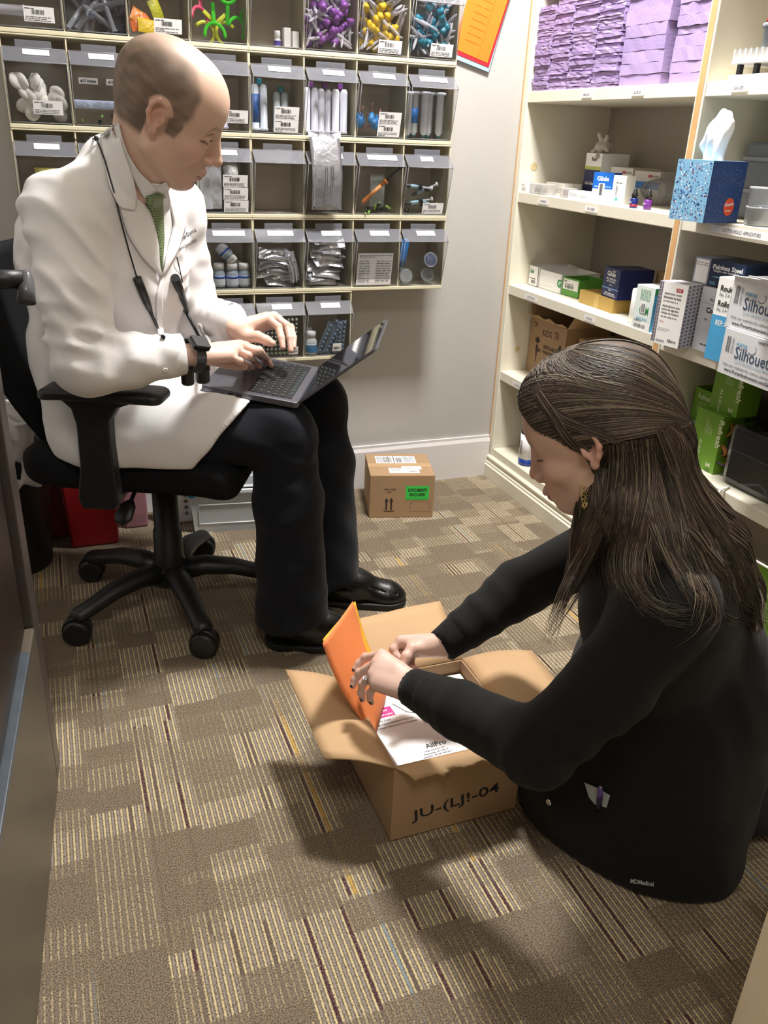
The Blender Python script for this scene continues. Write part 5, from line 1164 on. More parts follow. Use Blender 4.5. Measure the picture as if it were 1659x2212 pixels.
# purple towel stacks
M_pur = mat('purple_paper_towel', 'a28db8', .85, var=.07, vs_=40, bump=.3, bs=150); M_pur2 = mat('purple_paper_towel_side', '9a85b2', .85, var=.07, vs_=40, bump=.3, bs=150)
r = random.Random(11)
cols = [(-.035, -.128, .225, 'leftmost, tallest-leaning'), (-.131, -.232, .26, 'second from the wall'), (-.235, -.355, .26, 'third from the wall'), (-.358, -.475, .26, 'fourth from the wall'), (-.478, -.655, .26, 'wide one left of the gap'), (-.668, -.805, .26, 'rightmost, beside the upright')]
for i, (ya, yb, H, lb) in enumerate(cols):
    t = thing('towel_stack', 'purple folded paper towels stacked on the top shelf, '+lb, 'towels', (.908 if i < 4 else .915 if i == 4 else .93, (ya+yb)/2, S1), group=None); z = 0; k = 0
    dth = (.14, .16, .17, .17, .22, .2)[i]
    while z < H:
        hh = r.uniform(.0045, .011) if i < 4 else r.uniform(.016, .034); w_ = (ya-yb)/2-r.uniform(0, .005); dx = r.uniform(0, .007) if i < 4 else r.uniform(0, .004)
        m = MB(); ny = 7; V = []
        for xx in (dx, dth):
            for j in range(ny):
                for zz in (0, 1): V.append((xx+(r.uniform(-.0012, .0012) if xx == dx else 0), lerp(-w_, w_, j/(ny-1)), z+zz*(hh-.0007)+(r.uniform(-.0012, .0012) if xx == dx else 0)))
        q = lambda a, j, b_: (a*ny+j)*2+b_
        F = []
        for j in range(ny-1): F += [(q(0, j, 0), q(0, j, 1), q(0, j+1, 1), q(0, j+1, 0)), (q(1, j, 0), q(1, j+1, 0), q(1, j+1, 1), q(1, j, 1)), (q(0, j, 1), q(1, j, 1), q(1, j+1, 1), q(0, j+1, 1)), (q(0, j, 0), q(0, j+1, 0), q(1, j+1, 0), q(1, j, 0))]
        F += [(q(0, 0, 0), q(1, 0, 0), q(1, 0, 1), q(0, 0, 1)), (q(0, ny-1, 0), q(0, ny-1, 1), q(1, ny-1, 1), q(1, ny-1, 0))]
        m.add(V, F); m.build('folded_towels', M_pur if k % 3 else M_pur2, t); z += hh; k += 1
# top shelf, right section: rack and jar
t = thing('white_rack', 'white slotted rack on the top shelf, right edge of photo', 'rack', (.908, -.905, S1), RZ)
m = MB(); m.bb((0, 0, 0), (.20, .12, .010)); m.bb((.0, .0, .03), (.20, .12, .034)); 
m.build('base', M_white, t, bevel=.002)
for k in range(12): MB().bb((.004+.0165*k, 0, .034), (.008+.0165*k, .11, .060)).build('slat', M_white, t)
for k in range(4): MB().bb((.02+.05*k, .002, .010), (.03+.05*k, .012, .030)).build('leg', M_black, t)
t = thing('jar', 'clear jar with dark red lid on the white rack', 'jar', (.955, -.985, S1+.0605)); MB().lathe([(.03, 0), (.034, .004), (.034, .035), (.038, .038), (.038, .046)], 24).build('body', clear_mat('jar_clear', 'c6ccd0', 1, .35, .1, 'b8c0c6'), t); MB().lathe([(.031, .0465), (.033, .05), (.030, .064), (.014, .068)], 24).build('lid', mat('red_lid', '8a1c26', .5, bump=.6, bs=90), t)
# second shelf
def p_kerr(m, F, w, d, h):
    o = F('f'); m.patch(*o, 0, 0, w, h*.62, 2); m.patch(*o, 0, h*.62, w, h*.70, 3); m.text('Kerr', *o, w*.38, h*.82, .012, None, 1, bold=.03); m.text('Gel Identity', *o, .01, h*.25, .012, .07, 4)
    o = F('l'); m.patch(*o, 0, 0, d, h*.62, 2)
carton('supply_box', 'white and navy box with a glove on top at the back of the second shelf', 1.06, -.16, S2, .085, .10, .125, WHT, p_kerr, mats=[ink, NVY, mat('lime', 'b5c060', .5), WHT])
# crumpled glove
g = [(1.07+.02, -.185, S2+.128)]; s = Sdf((1.04, -.28, S2+.1), (1.16, -.13, S2+.2), .0028)
s.ell((1.09, -.205, S2+.145), (.028, .03, .017), .01)
for e in ((1.075, -.245, S2+.135), (1.07, -.20, S2+.178), (1.08, -.228, S2+.172), (1.062, -.188, S2+.13), (1.055, -.225, S2+.115)): s.cap((1.09, -.205, S2+.146), e, .010, .0065, .006)
p, f = s.mesh(); q = np_obj('glove', p, f, mat('grey_latex', 'b9b2a8', .6, bump=.4, bs=120)); tag(q, 'crumpled pale glove lying on the white and navy box', 'glove')
def p_lab(m, F, w, d, h):
    o = F('f'); m.patch(*o, 0, h*.45, w, h*.68, 2); m.patch(*o, w*.55, h*.82, w*.7, h*.9, 3); m.lines(*o, w*.72, h*.82, w*.95, h*.9, 1, 1); o = F('l'); m.patch(*o, 0, h*.45, d, h*.68, 2)
carton('supply_box', 'white box with blue band behind the small bottles, left one', 1.08, -.27, S2, .11, .10, .09, 'd0ccc4', p_lab, mats=[inkg, BLU, RED]); carton('supply_box', 'white box with blue band behind the small bottles, right one', 1.08, -.39, S2, .11, .10, .085, 'cac6be', p_lab, mats=[inkg, BLU, RED], rz=.06)
M_bag = clear_mat('clear_wrap', 'e6e6e8', .9, .14, .12, 'dcd8d4')
s = Sdf((1.03, -.62, S2-.01), (1.13, -.42, S2+.09), .004); s.ell((1.08, -.52, S2+.035), (.035, .075, .036), .02); fold(s, lambda X, Y, Z: .004*np.sin(90*Y+40*Z)*np.sin(70*X+30*Y)); s.plane((0, 0, S2+.001), (0, 0, -1)); p, f = s.mesh(); tag(np_obj('plastic_bag', p, f, M_bag), 'crumpled clear bag behind the two dropper bottles', 'bag')
# stack of sleeves beside the upright
t = thing('cup_stack', 'tall stack of pale plastic cups leaning beside the upright', 'cups', (1.0, -.765, S2+.004), rot=(-.06, .0, 0))
for k in range(12): MB().lathe([(.030, 0), (.033, .020), (.036, .0215), (.036, .0235), (.033, .0238)], 20, (0, 0, .0145*k)).build('cup', mat('cup_cream', 'c9c3b8', .5), t) if k == 0 else None
c0_ = t.children[0]
for k in range(1, 12): c = c0_.copy(); COL.objects.link(c); c.location = (0, 0, .0142*k)
def p_lines(m, F, w, d, h):
    m.text('Kerr', *F('f'), .004, h*.7, .005, None, 1); m.lines(*F('f'), .004, h*.2, w*.8, h*.55, 3, 1, fill=.3)
carton('small_box', 'small white box nearest the wall on the second shelf', .905, -.045, S2, .032, .05, .028, WHT, p_lines, mats=[inkg])
for i, (y, w, lb) in enumerate(((-.09, .045, 'clear-windowed small pack with grey brushes, left'), (-.14, .030, 'clear small pack with grey brushes, right'))):
    t = thing('brush_pack', lb, 'pack', (.908, y, S2), RZ); MB().bb((0, 0, 0), (w, .05, .030)).build('clear_case', clear_mat('pack_clear', 'e4e4e4', 1, .35, .1, 'e4e0da'), t, bevel=.002)
    for k in range(3): MB().lathe([(.002, 0), (.0045, .002), (.003, .01), (.001, .02)], 8, (w*(.25+.25*k), .018, .004)).build('brush', mk('6d6a66'), t)
carton('small_box', 'low white box behind the clear brush packs', .975, -.08, S2, .11, .06, .034, 'dad6ce', p_lines, mats=[inkg])
t = thing('brush_pack', 'clear pack of purple brushes left of the bright blue box', 'pack', (.925, -.245, S2), RZ+.05); MB().bb((0, 0, 0), (.036, .04, .026)).build('clear_case', clear_mat('pack_clear', 'e4e4e4', 1, .35, .1, 'e4e0da'), t, bevel=.002)
for k in range(5): MB().lathe([(.002, 0), (.004, .002), (.003, .014), (.001, .018)], 8, (.006+.006*k, .012, .003)).build('brush', mk('6a3c86'), t)
def p_caption(m, F, w, d, h): m.lines(*F('f'), .004, h*.3, w*.9, h*.75, 2, 1, fill=.3)
carton('small_box', 'flat white pack between purple brushes and bright blue box', .93, -.285, S2, .06, .05, .022, WHT, p_caption, mats=[inkg]); carton('small_box', 'flat white pack touching the bright blue box', .925, -.352, S2, .046, .04, .018, WHT, p_caption, mats=[inkg])
def p_glideb(m, F, w, d, h):
    o = F('f'); m.patch(*o, 0, h*.45, w, h, 2); m.text('Glide', *o, w*.18, h*.72, .012, w*.6, 1, bold=.03); m.bars(*o, w*.36, h*.22, w*.52, h*.62, 3); m.patch(*o, w*.3, h*.15, w*.6, h*.64, 1, .0004); m.bars(*o, w*.36, h*.22, w*.52, h*.62, 3, .0009, n=12); m.lines(*o, w*.1, h*.5, w*.9, h*.56, 1, 1)
    o = F('r'); m.patch(*o, 0, h*.45, d, h, 2); m.patch(*o, d*.15, .004, d*.85, h*.4, 4); m.patch(*F('t'), 0, 0, w, d, 2)
    o = F('l'); m.patch(*o, 0, h*.45, d, h, 2)
carton('floss_box', 'bright blue and white floss box on the second shelf', .933, -.402, S2, .062, .05, .078, WHT, p_glideb, rz=.50, mats=[WHT, mat('print_bright_blue', '1468c8', .4), ink, mat('print_pale', 'bcd2dc', .4)])
def p_wb(m, F, w, d, h):
    o = F('f'); m.text('ULTRADENT', *o, w*.42, h*.25, w*.16, h*.4, 1, rot=PI/2); m.patch(*o, w*.3, .008, w*.5, .016, 2); m.lines(*o, w*.25, h*.72, w*.8, h*.78, 1, 1, fill=.4)
carton('tall_white_box', 'tall narrow white box right of the bright blue box', .950, -.475, S2, .042, .045, .074, WHT, p_wb, rz=.35, mats=[ink, mat('teal_print', '3fa89c', .5), M_inkg])
def dropper(label, c, x, y, stripe=None):
    t = thing('dropper_bottle', label, 'bottle', (x, y, S2)); MB().lathe([(.0095, 0), (.0105, .002), (.0105, .022), (.006, .026)], 18).build('body', mk(c, .3), t)
    MB().lathe([(.0065, .0262), (.0085, .027), (.0085, .034), (.006, .038), (.0045, .046), (.002, .050)], 16).build('cap', M_black, t)
    if stripe: MB().lathe([(.0107, .004), (.0107, .009)], 18).build('stripe', mk(stripe), t)
    m = MB(); m.text('Ultra Plus', (-.011, .006, .012), (0, -1, 0), (0, 0, 1), 0, 0, .005, .012, 0, .0004); m.build('lettering', [WHT], t); return t
dropper('navy dropper bottle with red stripe on the second shelf', '1c2a6e', .922, -.618, 'b81f34'); dropper('purple dropper bottle on the second shelf edge', '6b2f86', .932, -.664)
# tissue box standing proud of the upright
M_tis = mat('tissue_light_blue', '7fb2d4', .5)
def dots(m, o, ux, uy, w, h, n, mis, seed, sz=(.0014, .0025)):
    r = random.Random(seed); o_, ux, uy = (np.array(t, float) for t in (o, ux, uy)); nn = np.cross(ux, uy)*.0004
    for i in range(n):
        u, v, s_ = r.uniform(.003, w-.003), r.uniform(.003, h-.003), r.uniform(*sz); c = o_+ux*u+uy*v+nn
        m.add([c+ux*s_*math.cos(a*PI/3)+uy*s_*math.sin(a*PI/3) for a in range(6)], [tuple(range(6))], r.choice(mis))
t = thing('tissue_box', 'blue dotted cube tissue box on the second shelf corner', 'tissue box', (.812, -.905, S2), RZ+.10)
lo, hi = (0, 0, 0), (.105, .105, .128); m = MB(); m.bb(lo, hi, 0); F_ = lambda f: face(lo, hi, f)
m.patch(*F_('l'), 0, 0, .105, .128, 1); m.patch(*F_('f'), 0, 0, .105, .128, 1); m.patch(*F_('r'), 0, 0, .105, .128, 0, .0001); m.patch(*F_('t'), 0, 0, .105, .105, 1)
dots(m, *F_('f'), .105, .128, 330, [2, 2, 3, 3, 4, 5, 6], 3); dots(m, *F_('t'), .105, .105, 150, [2, 3, 4], 4); m.patch(*F_('f'), 0, .0555, .105, .056, 3, .0006)
dots(m, *F_('r'), .105, .128, 200, [2, 4], 5, (.0003, .0007))
o_, ux, uy = F_('r'); c = np.array(o_)+np.array(ux)*.070+np.array(uy)*.034+np.array([.0008, 0, 0]); m.add([c+np.array(ux)*.016*math.cos(a*PI/10)+np.array(uy)*.019*math.sin(a*PI/10) for a in range(20)], [tuple(range(20))], 7)
m.text('Kleenex', o_, ux, uy, .057, .034, .008, .027, 2, .0012, rot=.15, bold=.02); m.lines(o_, ux, uy, .060, .024, .080, .028, 1, 2, .0012)
m.build('carton', [mat('tissue_dark_blue', '24427c', .45, bump=.2, bs=300), M_tis, mk('dfeaf2'), mk('2b4a86'), mk('a9d0e6'), mk('8a3448'), mk('5f8fc0'), ORG], t, bevel=.0015)
s = Sdf((-.01, .0, .11), (.12, .10, .25), .0026)
s.cap((.056, .05, .12), (.050, .05, .175), .026, .030, .012, n=(0, 1, 0), f=.45); s.cap((.050, .05, .175), (.062, .055, .208), .030, .023, .012, n=(0, 1, 0), f=.55); s.cap((.030, .045, .165), (.016, .04, .158), .009, .003, .01)
fold(s, lambda X, Y, Z: .0035*np.sin(150*X+25*Z)*np.sin(60*Z+9)+.002*np.sin(260*X-90*Z)); p, f = s.mesh(); q = np_obj('tissue', p, f, mat('white_tissue', 'f2f2f4', .8), t, smooth_it=1)
# storage containers behind it
t = thing('storage_bin', 'large translucent grey bin at the back of the second shelf', 'container', (1.03, -.875, S2), RZ); MB().bb((0, 0, 0), (.30, .17, .17)).build('body', clear_mat('grey_bin', 'b8bec6', .8, .55, .2, 'a2a6ac'), t, bevel=.006)
for i in range(2): MB().bb((-.003, -.004, .06+.07*i), (.303, .174, .068+.07*i)).build('rim', clear_mat('grey_bin', 'b8bec6', .8, .55, .2, 'c2c6cc'), t)
for k, z in enumerate((0, .040)):
    t = thing('clear_jar', 'clear round tub right of the tissue box, %s one' % ('lower', 'upper')[k], 'container', (.945, -1.06, S2+z)); MB().lathe([(.036, 0), (.040, .003), (.040, .034), (.042, .035), (.042, .0395)], 24).build('body', clear_mat('jar_clear2', 'd8dcde', 1.2, .35, .08, 'd4d6d8'), t)
# third shelf
def p_gum(m, F, w, d, h):
    o = F('f'); m.text('GUM', *o, .008, h*.62, .012, .022, 2, bold=.04); m.bars(*o, .018, h*.12, .045, h*.3, 1); m.lines(*o, .008, h*.34, .045, h*.42, 1, 1)
carton('product_box', 'open white box with green lettering nearest the wall on the third shelf', .972, -.038, S3, .058, .15, .064, WHT, p_gum, mats=[ink, GRN], open_top=True)
def p_gum2(m, F, w, d, h):
    o = F('f'); m.text('G', *o, w-.022, h*.3, .026, None, 2, bold=.05); m.patch(*o, .01, .012, .075, .0125, 1); m.patch(*o, .01, h*.75, .03, h*.76, 1)
carton('product_box', 'long open white box with torn front on the third shelf', .975, -.104, S3, .125, .15, .060, WHT, p_gum2, mats=[inkg, GRN], open_top=True, rz=.04)
def p_grn(m, F, w, d, h):
    o = F('f'); m.patch(*o, .006, h*.36, w-.006, h*.92, 2); m.bars(*o, .016, h*.42, .060, h*.6, 1, .0009); m.text('GUM5', *o, .010, h*.76, .005, .014, 1, .0009); m.lines(*o, .014, h*.63, .06, h*.7, 1, 1, .0009)
carton('product_box', 'bright green box with white barcode label on the third shelf', .982, -.232, S3, .088, .10, .056, mat('green_card', '5c9a3c', .5), p_grn, mats=[ink, WHT], open_top=True, rz=.08)
def p_gold(m, F, w, d, h): m.patch(*F('f'), w*.45, 0, w*.6, h, 1, .0004)
carton('gold_box', 'gold cardboard box under the navy floss box', .962, -.366, S3, .180, .12, .038, mat('gold_card', 'b8964e', .5, var=.06), p_gold, mats=[mat('gold_tape', 'c4a560', .25)], rz=-.02)
def p_glide(m, F, w, d, h):
    o = F('f'); m.text('Glide', *o, w*.22, h*.72, .014, w*.52, 1, bold=.03); m.text('Oral-B', *o, w*.5, h*.88, .005, w*.22, 1); m.text('PRO-HEALTH', *o, w*.2, h*.60, .006, w*.6, 1, bold=.03); m.text('ADVANCED', *o, w*.22, h*.52, .005, w*.55, 1)
    m.patch(*o, 0, h*.30, w, h*.34, 2, .0006); m.text('FLOSS', *o, w*.42, h*.42, .003, w*.2, 1); m.text('MINT', *o, w*.42, h*.24, .004, w*.2, 1); m.text('DEEP CLEAN FLOSS', *o, w*.2, h*.12, .005, w*.6, 1, bold=.03); m.text('PICKS & PRO FRESH MINT', *o, w*.12, h*.06, .004, w*.78, 1)
    m.text('Glide', *F('r'), d*.7, h*.4, .014, .04, 1)
carton('floss_box', 'navy floss box standing on the gold box, third shelf', .968, -.468, S3+.0385, .088, .11, .084, mat('navy_card', '1b2558', .4), p_glide, mats=[WHT, mat('pale_blue_stripe', '6f97c4', .5)], rz=-.08)
carton('brown_box', 'brown box in the shade beside the upright, third shelf', 1.09, -.55, S3, .10, .12, .12, M_card)
t = thing('paper_roll', 'white roll standing right of the gold box', 'roll', (.955, -.668, S3)); MB().lathe([(.022, 0), (.024, .002), (.024, .088), (.022, .090)], 24).build('body', M_white, t)
def p_gum3(m, F, w, d, h):
    o = F('f'); m.text('GUM', *o, w*.3, h*.36, .020, w*.5, 2, bold=.04); m.patch(*o, w*.36, h*.38, w*.64, h*.62, 3, .0009); m.bars(*o, w*.4, h*.40, w*.6, h*.6, 1, .0012, n=9); m.lines(*o, w*.25, h*.68, w*.8, h*.94, 6, 2, fill=.3)
    m.patch(*o, .0, 0, w, h*.17, 3, .0009); m.bars(*o, w*.15, .004, w*.75, h*.12, 1, .0012); m.text('SOFT-PICKS', *o, w*.2, h*.22, .006, w*.6, 4); m.text('GUM5704', *o, w*.1, h*.17, .006, w*.4, 1, .0013)
    m.patch(*F('r'), 0, 0, d, h, 4); m.patch(*F('r'), 0, h*.85, d, h, 2, .0006)
carton('product_box', 'white and green box with barcode right of the white roll', .905, -.712, S3, .076, .085, .112, mat('pale_box', 'dfe8e4', .5), p_gum3, mats=[ink, GRN, WHT, SKY])
carton('product_box', 'white box tilted behind the white and green one', .995, -.70, S3, .09, .07, .122, WHT, p_caption, mats=[inkg])
# striped applicator box overlapping the upright
M_app = mat('applicator_grey', 'a29ca6', .45); M_appd = mat('applicator_dark', '6e6a74', .45)
def p_app(m, F, w, d, h):
    o = F('f'); m.patch(*o, 0, 0, w, h, 3); m.patch(*o, w*.55, h*.87, w*.82, h*.925, 4, .0006); m.text('FISHER', *o, w*.60, h*.885, .004, w*.16, 3, .0009)
    for k, s_ in enumerate(('Applicateur ouaté', 'bâtonnet en bois')): m.text(s_, *o, w*.08, h*(.80-.055*k), .0062, w*.72, 1, .0007, bold=.02)
    m.lines(*o, w*.08, h*.69, w*.7, h*.72, 1, 2, .0007)
    for k, s_ in enumerate(('Aplicadores con', 'punta de algodón,', 'mango de madera')): m.text(s_, *o, w*.08, h*(.60-.055*k), .0066, w*.72, 1, .0007, bold=.02)
    m.lines(*o, w*.08, h*.44, w*.75, h*.47, 1, 2, .0007); m.text('10 cm', *o, w*.08, h*.36, .004, None, 4, .0007); m.lines(*o, w*.05, h*.22, w*.55, h*.28, 3, 2, .0007, fill=.25); m.lines(*o, w*.05, h*.04, w*.4, h*.08, 2, 1, .0007, fill=.4); m.text('Alliance', *o, w*.52, h*.065, .008, w*.36, 1, .0008)
    for f_, L in (('r', d), ('l', d)):
        o = F(f_); m.patch(*o, 0, 0, L, h, 0, .0001); nx = max(3, int(L/.013))
        for i in range(nx):
            for j in range(17):
                u = (i+.15)*L/nx; wd = L/nx*(.62-.15*abs(j/16-.5)); v = (j+.2)*h/17+.0015*i; m.patch(*o, u, v, u+wd, min(h, v+h/17*.55), 5, .0005)
carton('applicator_box', 'white box with grey checked sides in front of the upright', .842, -.893, S3, .074, .055, .150, mat('app_side', 'b9b4bc', .45), p_app, rz=.18, mats=[ink, inkg, WHT, RED, M_appd])
o = carton('applicator_box', 'grey checked slim box left of the applicator box', .850, -.868, S3, .024, .05, .147, M_app, lambda m, F, w, d, h: [m.patch(*F('f'), (i+.15)*w/3, (j+.2)*h/17, (i+.75)*w/3, (j+.75)*h/17, 1, .0005) for i in range(3) for j in range(17)], rz=.18, mats=[M_appd])
def p_cot(m, F, w, d, h):
    o = F('f'); m.text('Wood', *o, w*.35, h*.80, .008, None, 2); m.text('Cotton', *o, w*.30, h*.62, .013, .055, 1, bold=.03); m.patch(*o, 0, h*.76, w, h*.765, 2); m.lines(*o, w*.3, h*.1, w*.7, h*.14, 1, 1, fill=.4); m.text('No.', *o, w*.3, h*.5, .005, None, 1)
carton('cotton_box', 'white carton with black lettering between checked and blue boxes', .898, -.965, S3, .085, .10, .148, mat('cool_white', 'd9dbe4', .5), p_cot, mats=[ink, inkg])
def p_pain(m, F, w, d, h):
    o = F('f'); m.patch(*o, .0, 0, w*.32, h, 2); m.patch(*o, w*.03, h*.06, w*.29, h*.94, 3, .0006); m.lines(*o, w*.05, h*.7, w*.27, h*.86, 2, 1, .0009, fill=.3); m.text('Painless Steel', *o, w*.38, h*.66, .011, w*.58, 3, .0006, bold=.02); m.text('Single use needles', *o, w*.40, h*.54, .006, w*.5, 3, .0006)
    m.add([np.array(o[0])+np.array(o[1])*a*w+np.array(o[2])*b*h+np.array([0, -.0008, 0]) for a, b in ((.4, .36), (.62, .33), (.62, .28), (.76, .38), (.62, .48), (.62, .42))], [tuple(range(6))], 4); m.text('30G', *o, w*.36, h*.06, .008, None, 4, .0006); m.patch(*F('t'), 0, 0, w*.32, d, 2)
carton('needle_box', 'dark blue needle box lying on the cotton carton', .905, -.915, S3+.1505, .15, .10, .060, mat('deep_navy_card', '1b2a44', .4), p_pain, mats=[inkg, mat('box_grey', '8c90a0', .4), WHT, mat('needle_blue', '7fb4d8', .5)], rz=.10)
def p_dng(m, F, w, d, h):
    o = F('f'); m.patch(*o, 0, 0, w, h*.55, 2); m.text('Rouleaux', *o, .010, h*.84, .013, .062, 1, bold=.03); m.text('No. 2-4 CM X', *o, .010, h*.78, .008, .055, 3); m.text('Rollos de', *o, .010, h*.66, .013, .062, 1, bold=.03); m.text('No. 2-4 CM X', *o, .010, h*.60, .008, .055, 3); m.text('REF: DNG', *o, .014, h*.43, .012, .056, 4, bold=.02)
    o = F('l'); m.patch(*o, 0, 0, d, h*.55, 2)
carton('cotton_roll_box', 'tall white and blue box left of the two mask boxes', .862, -1.052, S3, .11, .09, .185, WHT, p_dng, rz=.08, mats=[ink, SKY, inkg, WHT])
def p_sil(m, F, w, d, h):
    o = F('f'); m.text('Silhouette', *o, w*.20, h*.42, .026, w*.60, 2, bold=.008); m.text('PORTER', *o, w*.20, h*.70, .007, .034, 5); m.text('VARIETY PACK', *o, w*.48, h*.88, .006, .05, 1); m.text('LOW PROFILE NASAL MASK', *o, w*.22, h*.33, .006, w*.5, 6)
    m.text('Visit our website for videos, photos and', *o, .012, h*.19, .007, w*.75, 3); m.text('www.PorterInstrument.com/Silhouette', *o, .020, h*.08, .008, w*.80, 1, bold=.015); m.bars(*o, .012, h*.5, .024, h*.85, 1, n=9); m.lines(*o, .028, h*.5, .036, h*.85, 9, 3, fill=.3)
    ar = [(math.cos(a)*.012+w*.42, math.sin(a)*.010+h*.72) for a in np.linspace(-2.4, .8, 12)]
    for a, b in zip(ar[:-1], ar[1:]): m.tube([np.array(o[0])+np.array(o[1])*q[0]+np.array(o[2])*q[1] for q in (a, b)], .0008, 4, 2)
SM = [ink, mat('silh_navy', '3c5270', .5), inkg, WHT, SKY, mat('pale_sky', 'a8c4d0', .5)]
carton('mask_box', 'white nasal mask box jutting out, lower of two', .802, -1.166, S3, .215, .12, .096, mat('mask_white', 'dcdcdf', .45), p_sil, rz=-.05, mats=SM)
b = carton('mask_box', 'open white nasal mask box stacked on another', .808, -1.155, S3+.0965, .215, .12, .105, mat('mask_white', 'dcdcdf', .45), p_sil, rz=-.04, mats=SM, open_top=True)
m = MB(); m.add([(0, 0, .105), (.21, 0, .105), (.19, -.03, .12), (.09, -.045, .122), (.10, -.02, .115), (.0, -.005, .108)], [tuple(range(6))]); q = m.build('torn_flap', M_paper, b, solid=.001)
carton('pale_box', 'cream edge of a pad lying on the upper mask box', .82, -1.26, S3+.206, .12, .08, .012, 'e6d3b8')
# fourth shelf
def p_kids(m, F, w, d, h):
    o = F('f'); m.text('KIDS', *o, w*.36, h*.74, .022, .055, 1, bold=.0); m.text('TP', *o, w*.10, h*.84, .018, .02, 1, bold=0); m.text('TB', *o, w*.68, h*.76, .022, .026, 1, bold=0); m.text('DENTAL HEALTH', *o, w*.42, h*.52, .013, .085, 1, bold=.03); m.text('PRODUCTS, INC', *o, w*.42, h*.42, .013, .08, 1, bold=.03); m.text('1-800-626-', *o, w*.34, h*.12, .014, .07, 1, bold=.03); m.text('SHIPS', *o, w*.20, h*.42, .012, .034, 1, bold=.03)
    for pts in ([(.17, .62), (.24, .70), (.32, .62), (.245, .56)], [(.215, .54), (.275, .54), (.25, .22), (.238, .22)], [(.80, .58), (.86, .70), (.92, .58)], [(.845, .5), (.875, .5), (.875, .58), (.845, .58)]): m.add([np.array(o[0])+np.array(o[1])*a*w+np.array(o[2])*b*h+np.array([0, -.0008, 0]) for a, b in pts], [tuple(range(len(pts)))], 1)
b = carton('cardboard_carton', 'open brown carton marked KIDS on the fourth shelf behind her head', 1.0, -.040, S4, .215, .18, .190, M_card, p_kids, mats=[mat('dark_brown_ink', '3c2c26', .7)], open_top=True, rz=.05)
r = random.Random(4); m = MB(); pl_ = [(0, .19), (.0, .20), (.03, .196), (.06, .202), (.10, .195), (.13, .203), (.17, .192), (.20, .199), (.215, .19)]; m.add([(x, -.004-(.012 if z > .191 else 0), z+.004) for x, z in pl_], [tuple(range(len(pl_)))]); m.build('torn_edge', M_cardl, b, solid=.003)
for q_ in ([(0, 0, .19), (0, .18, .19), (-.012, .18, .27), (-.012, 0, .26)], [(.215, 0, .19), (.215, .18, .19), (.25, .18, .24), (.25, 0, .235)]): MB().add(q_, [(0, 1, 2, 3)]).build('flap', M_cardl, b, solid=.003)
carton('cardboard_carton', 'brown carton in the shade right of the KIDS one', 1.03, -.30, S4, .22, .16, .17, M_card, rz=.04)
carton('cardboard_carton', 'brown carton behind her hair by the upright', 1.06, -.56, S4, .2, .15, .10, M_card)
# bottom shelf: two dark bottles
for i, (x, y, lb) in enumerate(((.945, -.205, 'dark bottle with white label on the bottom shelf, left one'), (.965, -.265, 'dark bottle with white label beside her nose, right one'))):
    t = thing('medicine_bottle', lb, 'bottle', (x, y, S5)); MB().lathe([(.027, 0), (.030, .004), (.030, .125), (.024, .145), (.014, .155), (.013, .165)], 24).build('body', mat('dark_amber', '14141e', .15, spec=.8), t)
    MB().lathe([(.0145, .1655), (.0150, .167), (.0150, .19), (.012, .193)], 18).build('cap', M_white, t); MB().lathe([(.0304, .002), (.0304, .022)], 24).build('blue_base', mat('cobalt', '1b3f96', .2), t)
    MB().lathe([(.0304, .024), (.0304, .112)], 24).build('label_band', M_paper, t); m = MB(); m.bars((-.0308, .016, .04), (0, -1, 0), (0, 0, 1), .014, 0, .024, .05, 0, .0002); m.lines((-.0308, .016, .06), (0, -1, 0), (0, 0, 1), 0, 0, .012, .04, 6, 0, .0002, fill=.3); m.build('lettering', [ink], t)
# fourth shelf, right section: green glove boxes
M_grn = mat('glove_green', '6d9c2c', .45, var=.03); M_grnd = mat('glove_green_dark', '4f7a24', .45)
def p_ref(m, F, w, d, h):
    o = F('f'); m.text('Refresh', *o, w-.012, h*.93, .017, .070, 1, rot=-PI/2, bold=.02); m.text('ALKELIA', *o, w*.30, h*.50, .009, .060, 1, rot=-PI/2); m.text('S', *o, w-.030, h*.16, .016, .012, 1, rot=-PI/2, bold=.03)
    for k in range(6): m.patch(*o, w*.42+k*.0045, h*.62, w*.42+k*.0045+.0009, h*(.88-.03*k), 1, .0006)
    m.patch(*o, w-.030, 0, w-.014, h*.06, 2, .0006)
def p_ref2(m, F, w, d, h):
    o = F('f'); m.text('Refresh', *o, w*.15, h*.68, .014, .05, 1, bold=.02); m.lines(*o, w*.15, h*.25, w*.6, h*.6, 6, 1, fill=.2); m.text('ALKELIA', *o, w*.65, h*.08, .007, .03, 1)
GM = [mat('pale_green_ink', 'd8e2c0', .5), M_grnd]
def openend(o_, w, d, h, seed, hues):
    r = random.Random(seed); s_ = MB()
    for i in range(16):
        u = r.uniform(.01, d-.01); v = r.uniform(.01, h-.02); a = r.uniform(0, 3); L = r.uniform(.02, .045)
        pts = [(w-.012+.014*math.sin(k/5*PI), u+L*(k/5-.5)*math.cos(a), v+L*(k/5-.5)*math.sin(a)) for k in range(6)]; s_.tube(pts, [.003, .005, .006, .006, .005, .003], 6, r.randrange(len(hues)), flat=.4)
    q = s_.build('gloves', [mat('glove_'+c, c, .5) for c in hues], o_); q['kind'] = 'stuff'; return q
b = carton('glove_box', 'green glove box on end with patterned opening, lower front one', .950, -.972, S4, .095, .065, .150, M_grn, p_ref, mats=GM); openend(b, .1065, .065, .14, 3, ['5a3a6e', '9c5a2c', 'b8742e', '4a2a3a'])
carton('glove_box', 'green glove box on end stacked above the front one', .972, -.985, S4+.1505, .095, .065, .115, M_grn, p_ref, mats=GM)
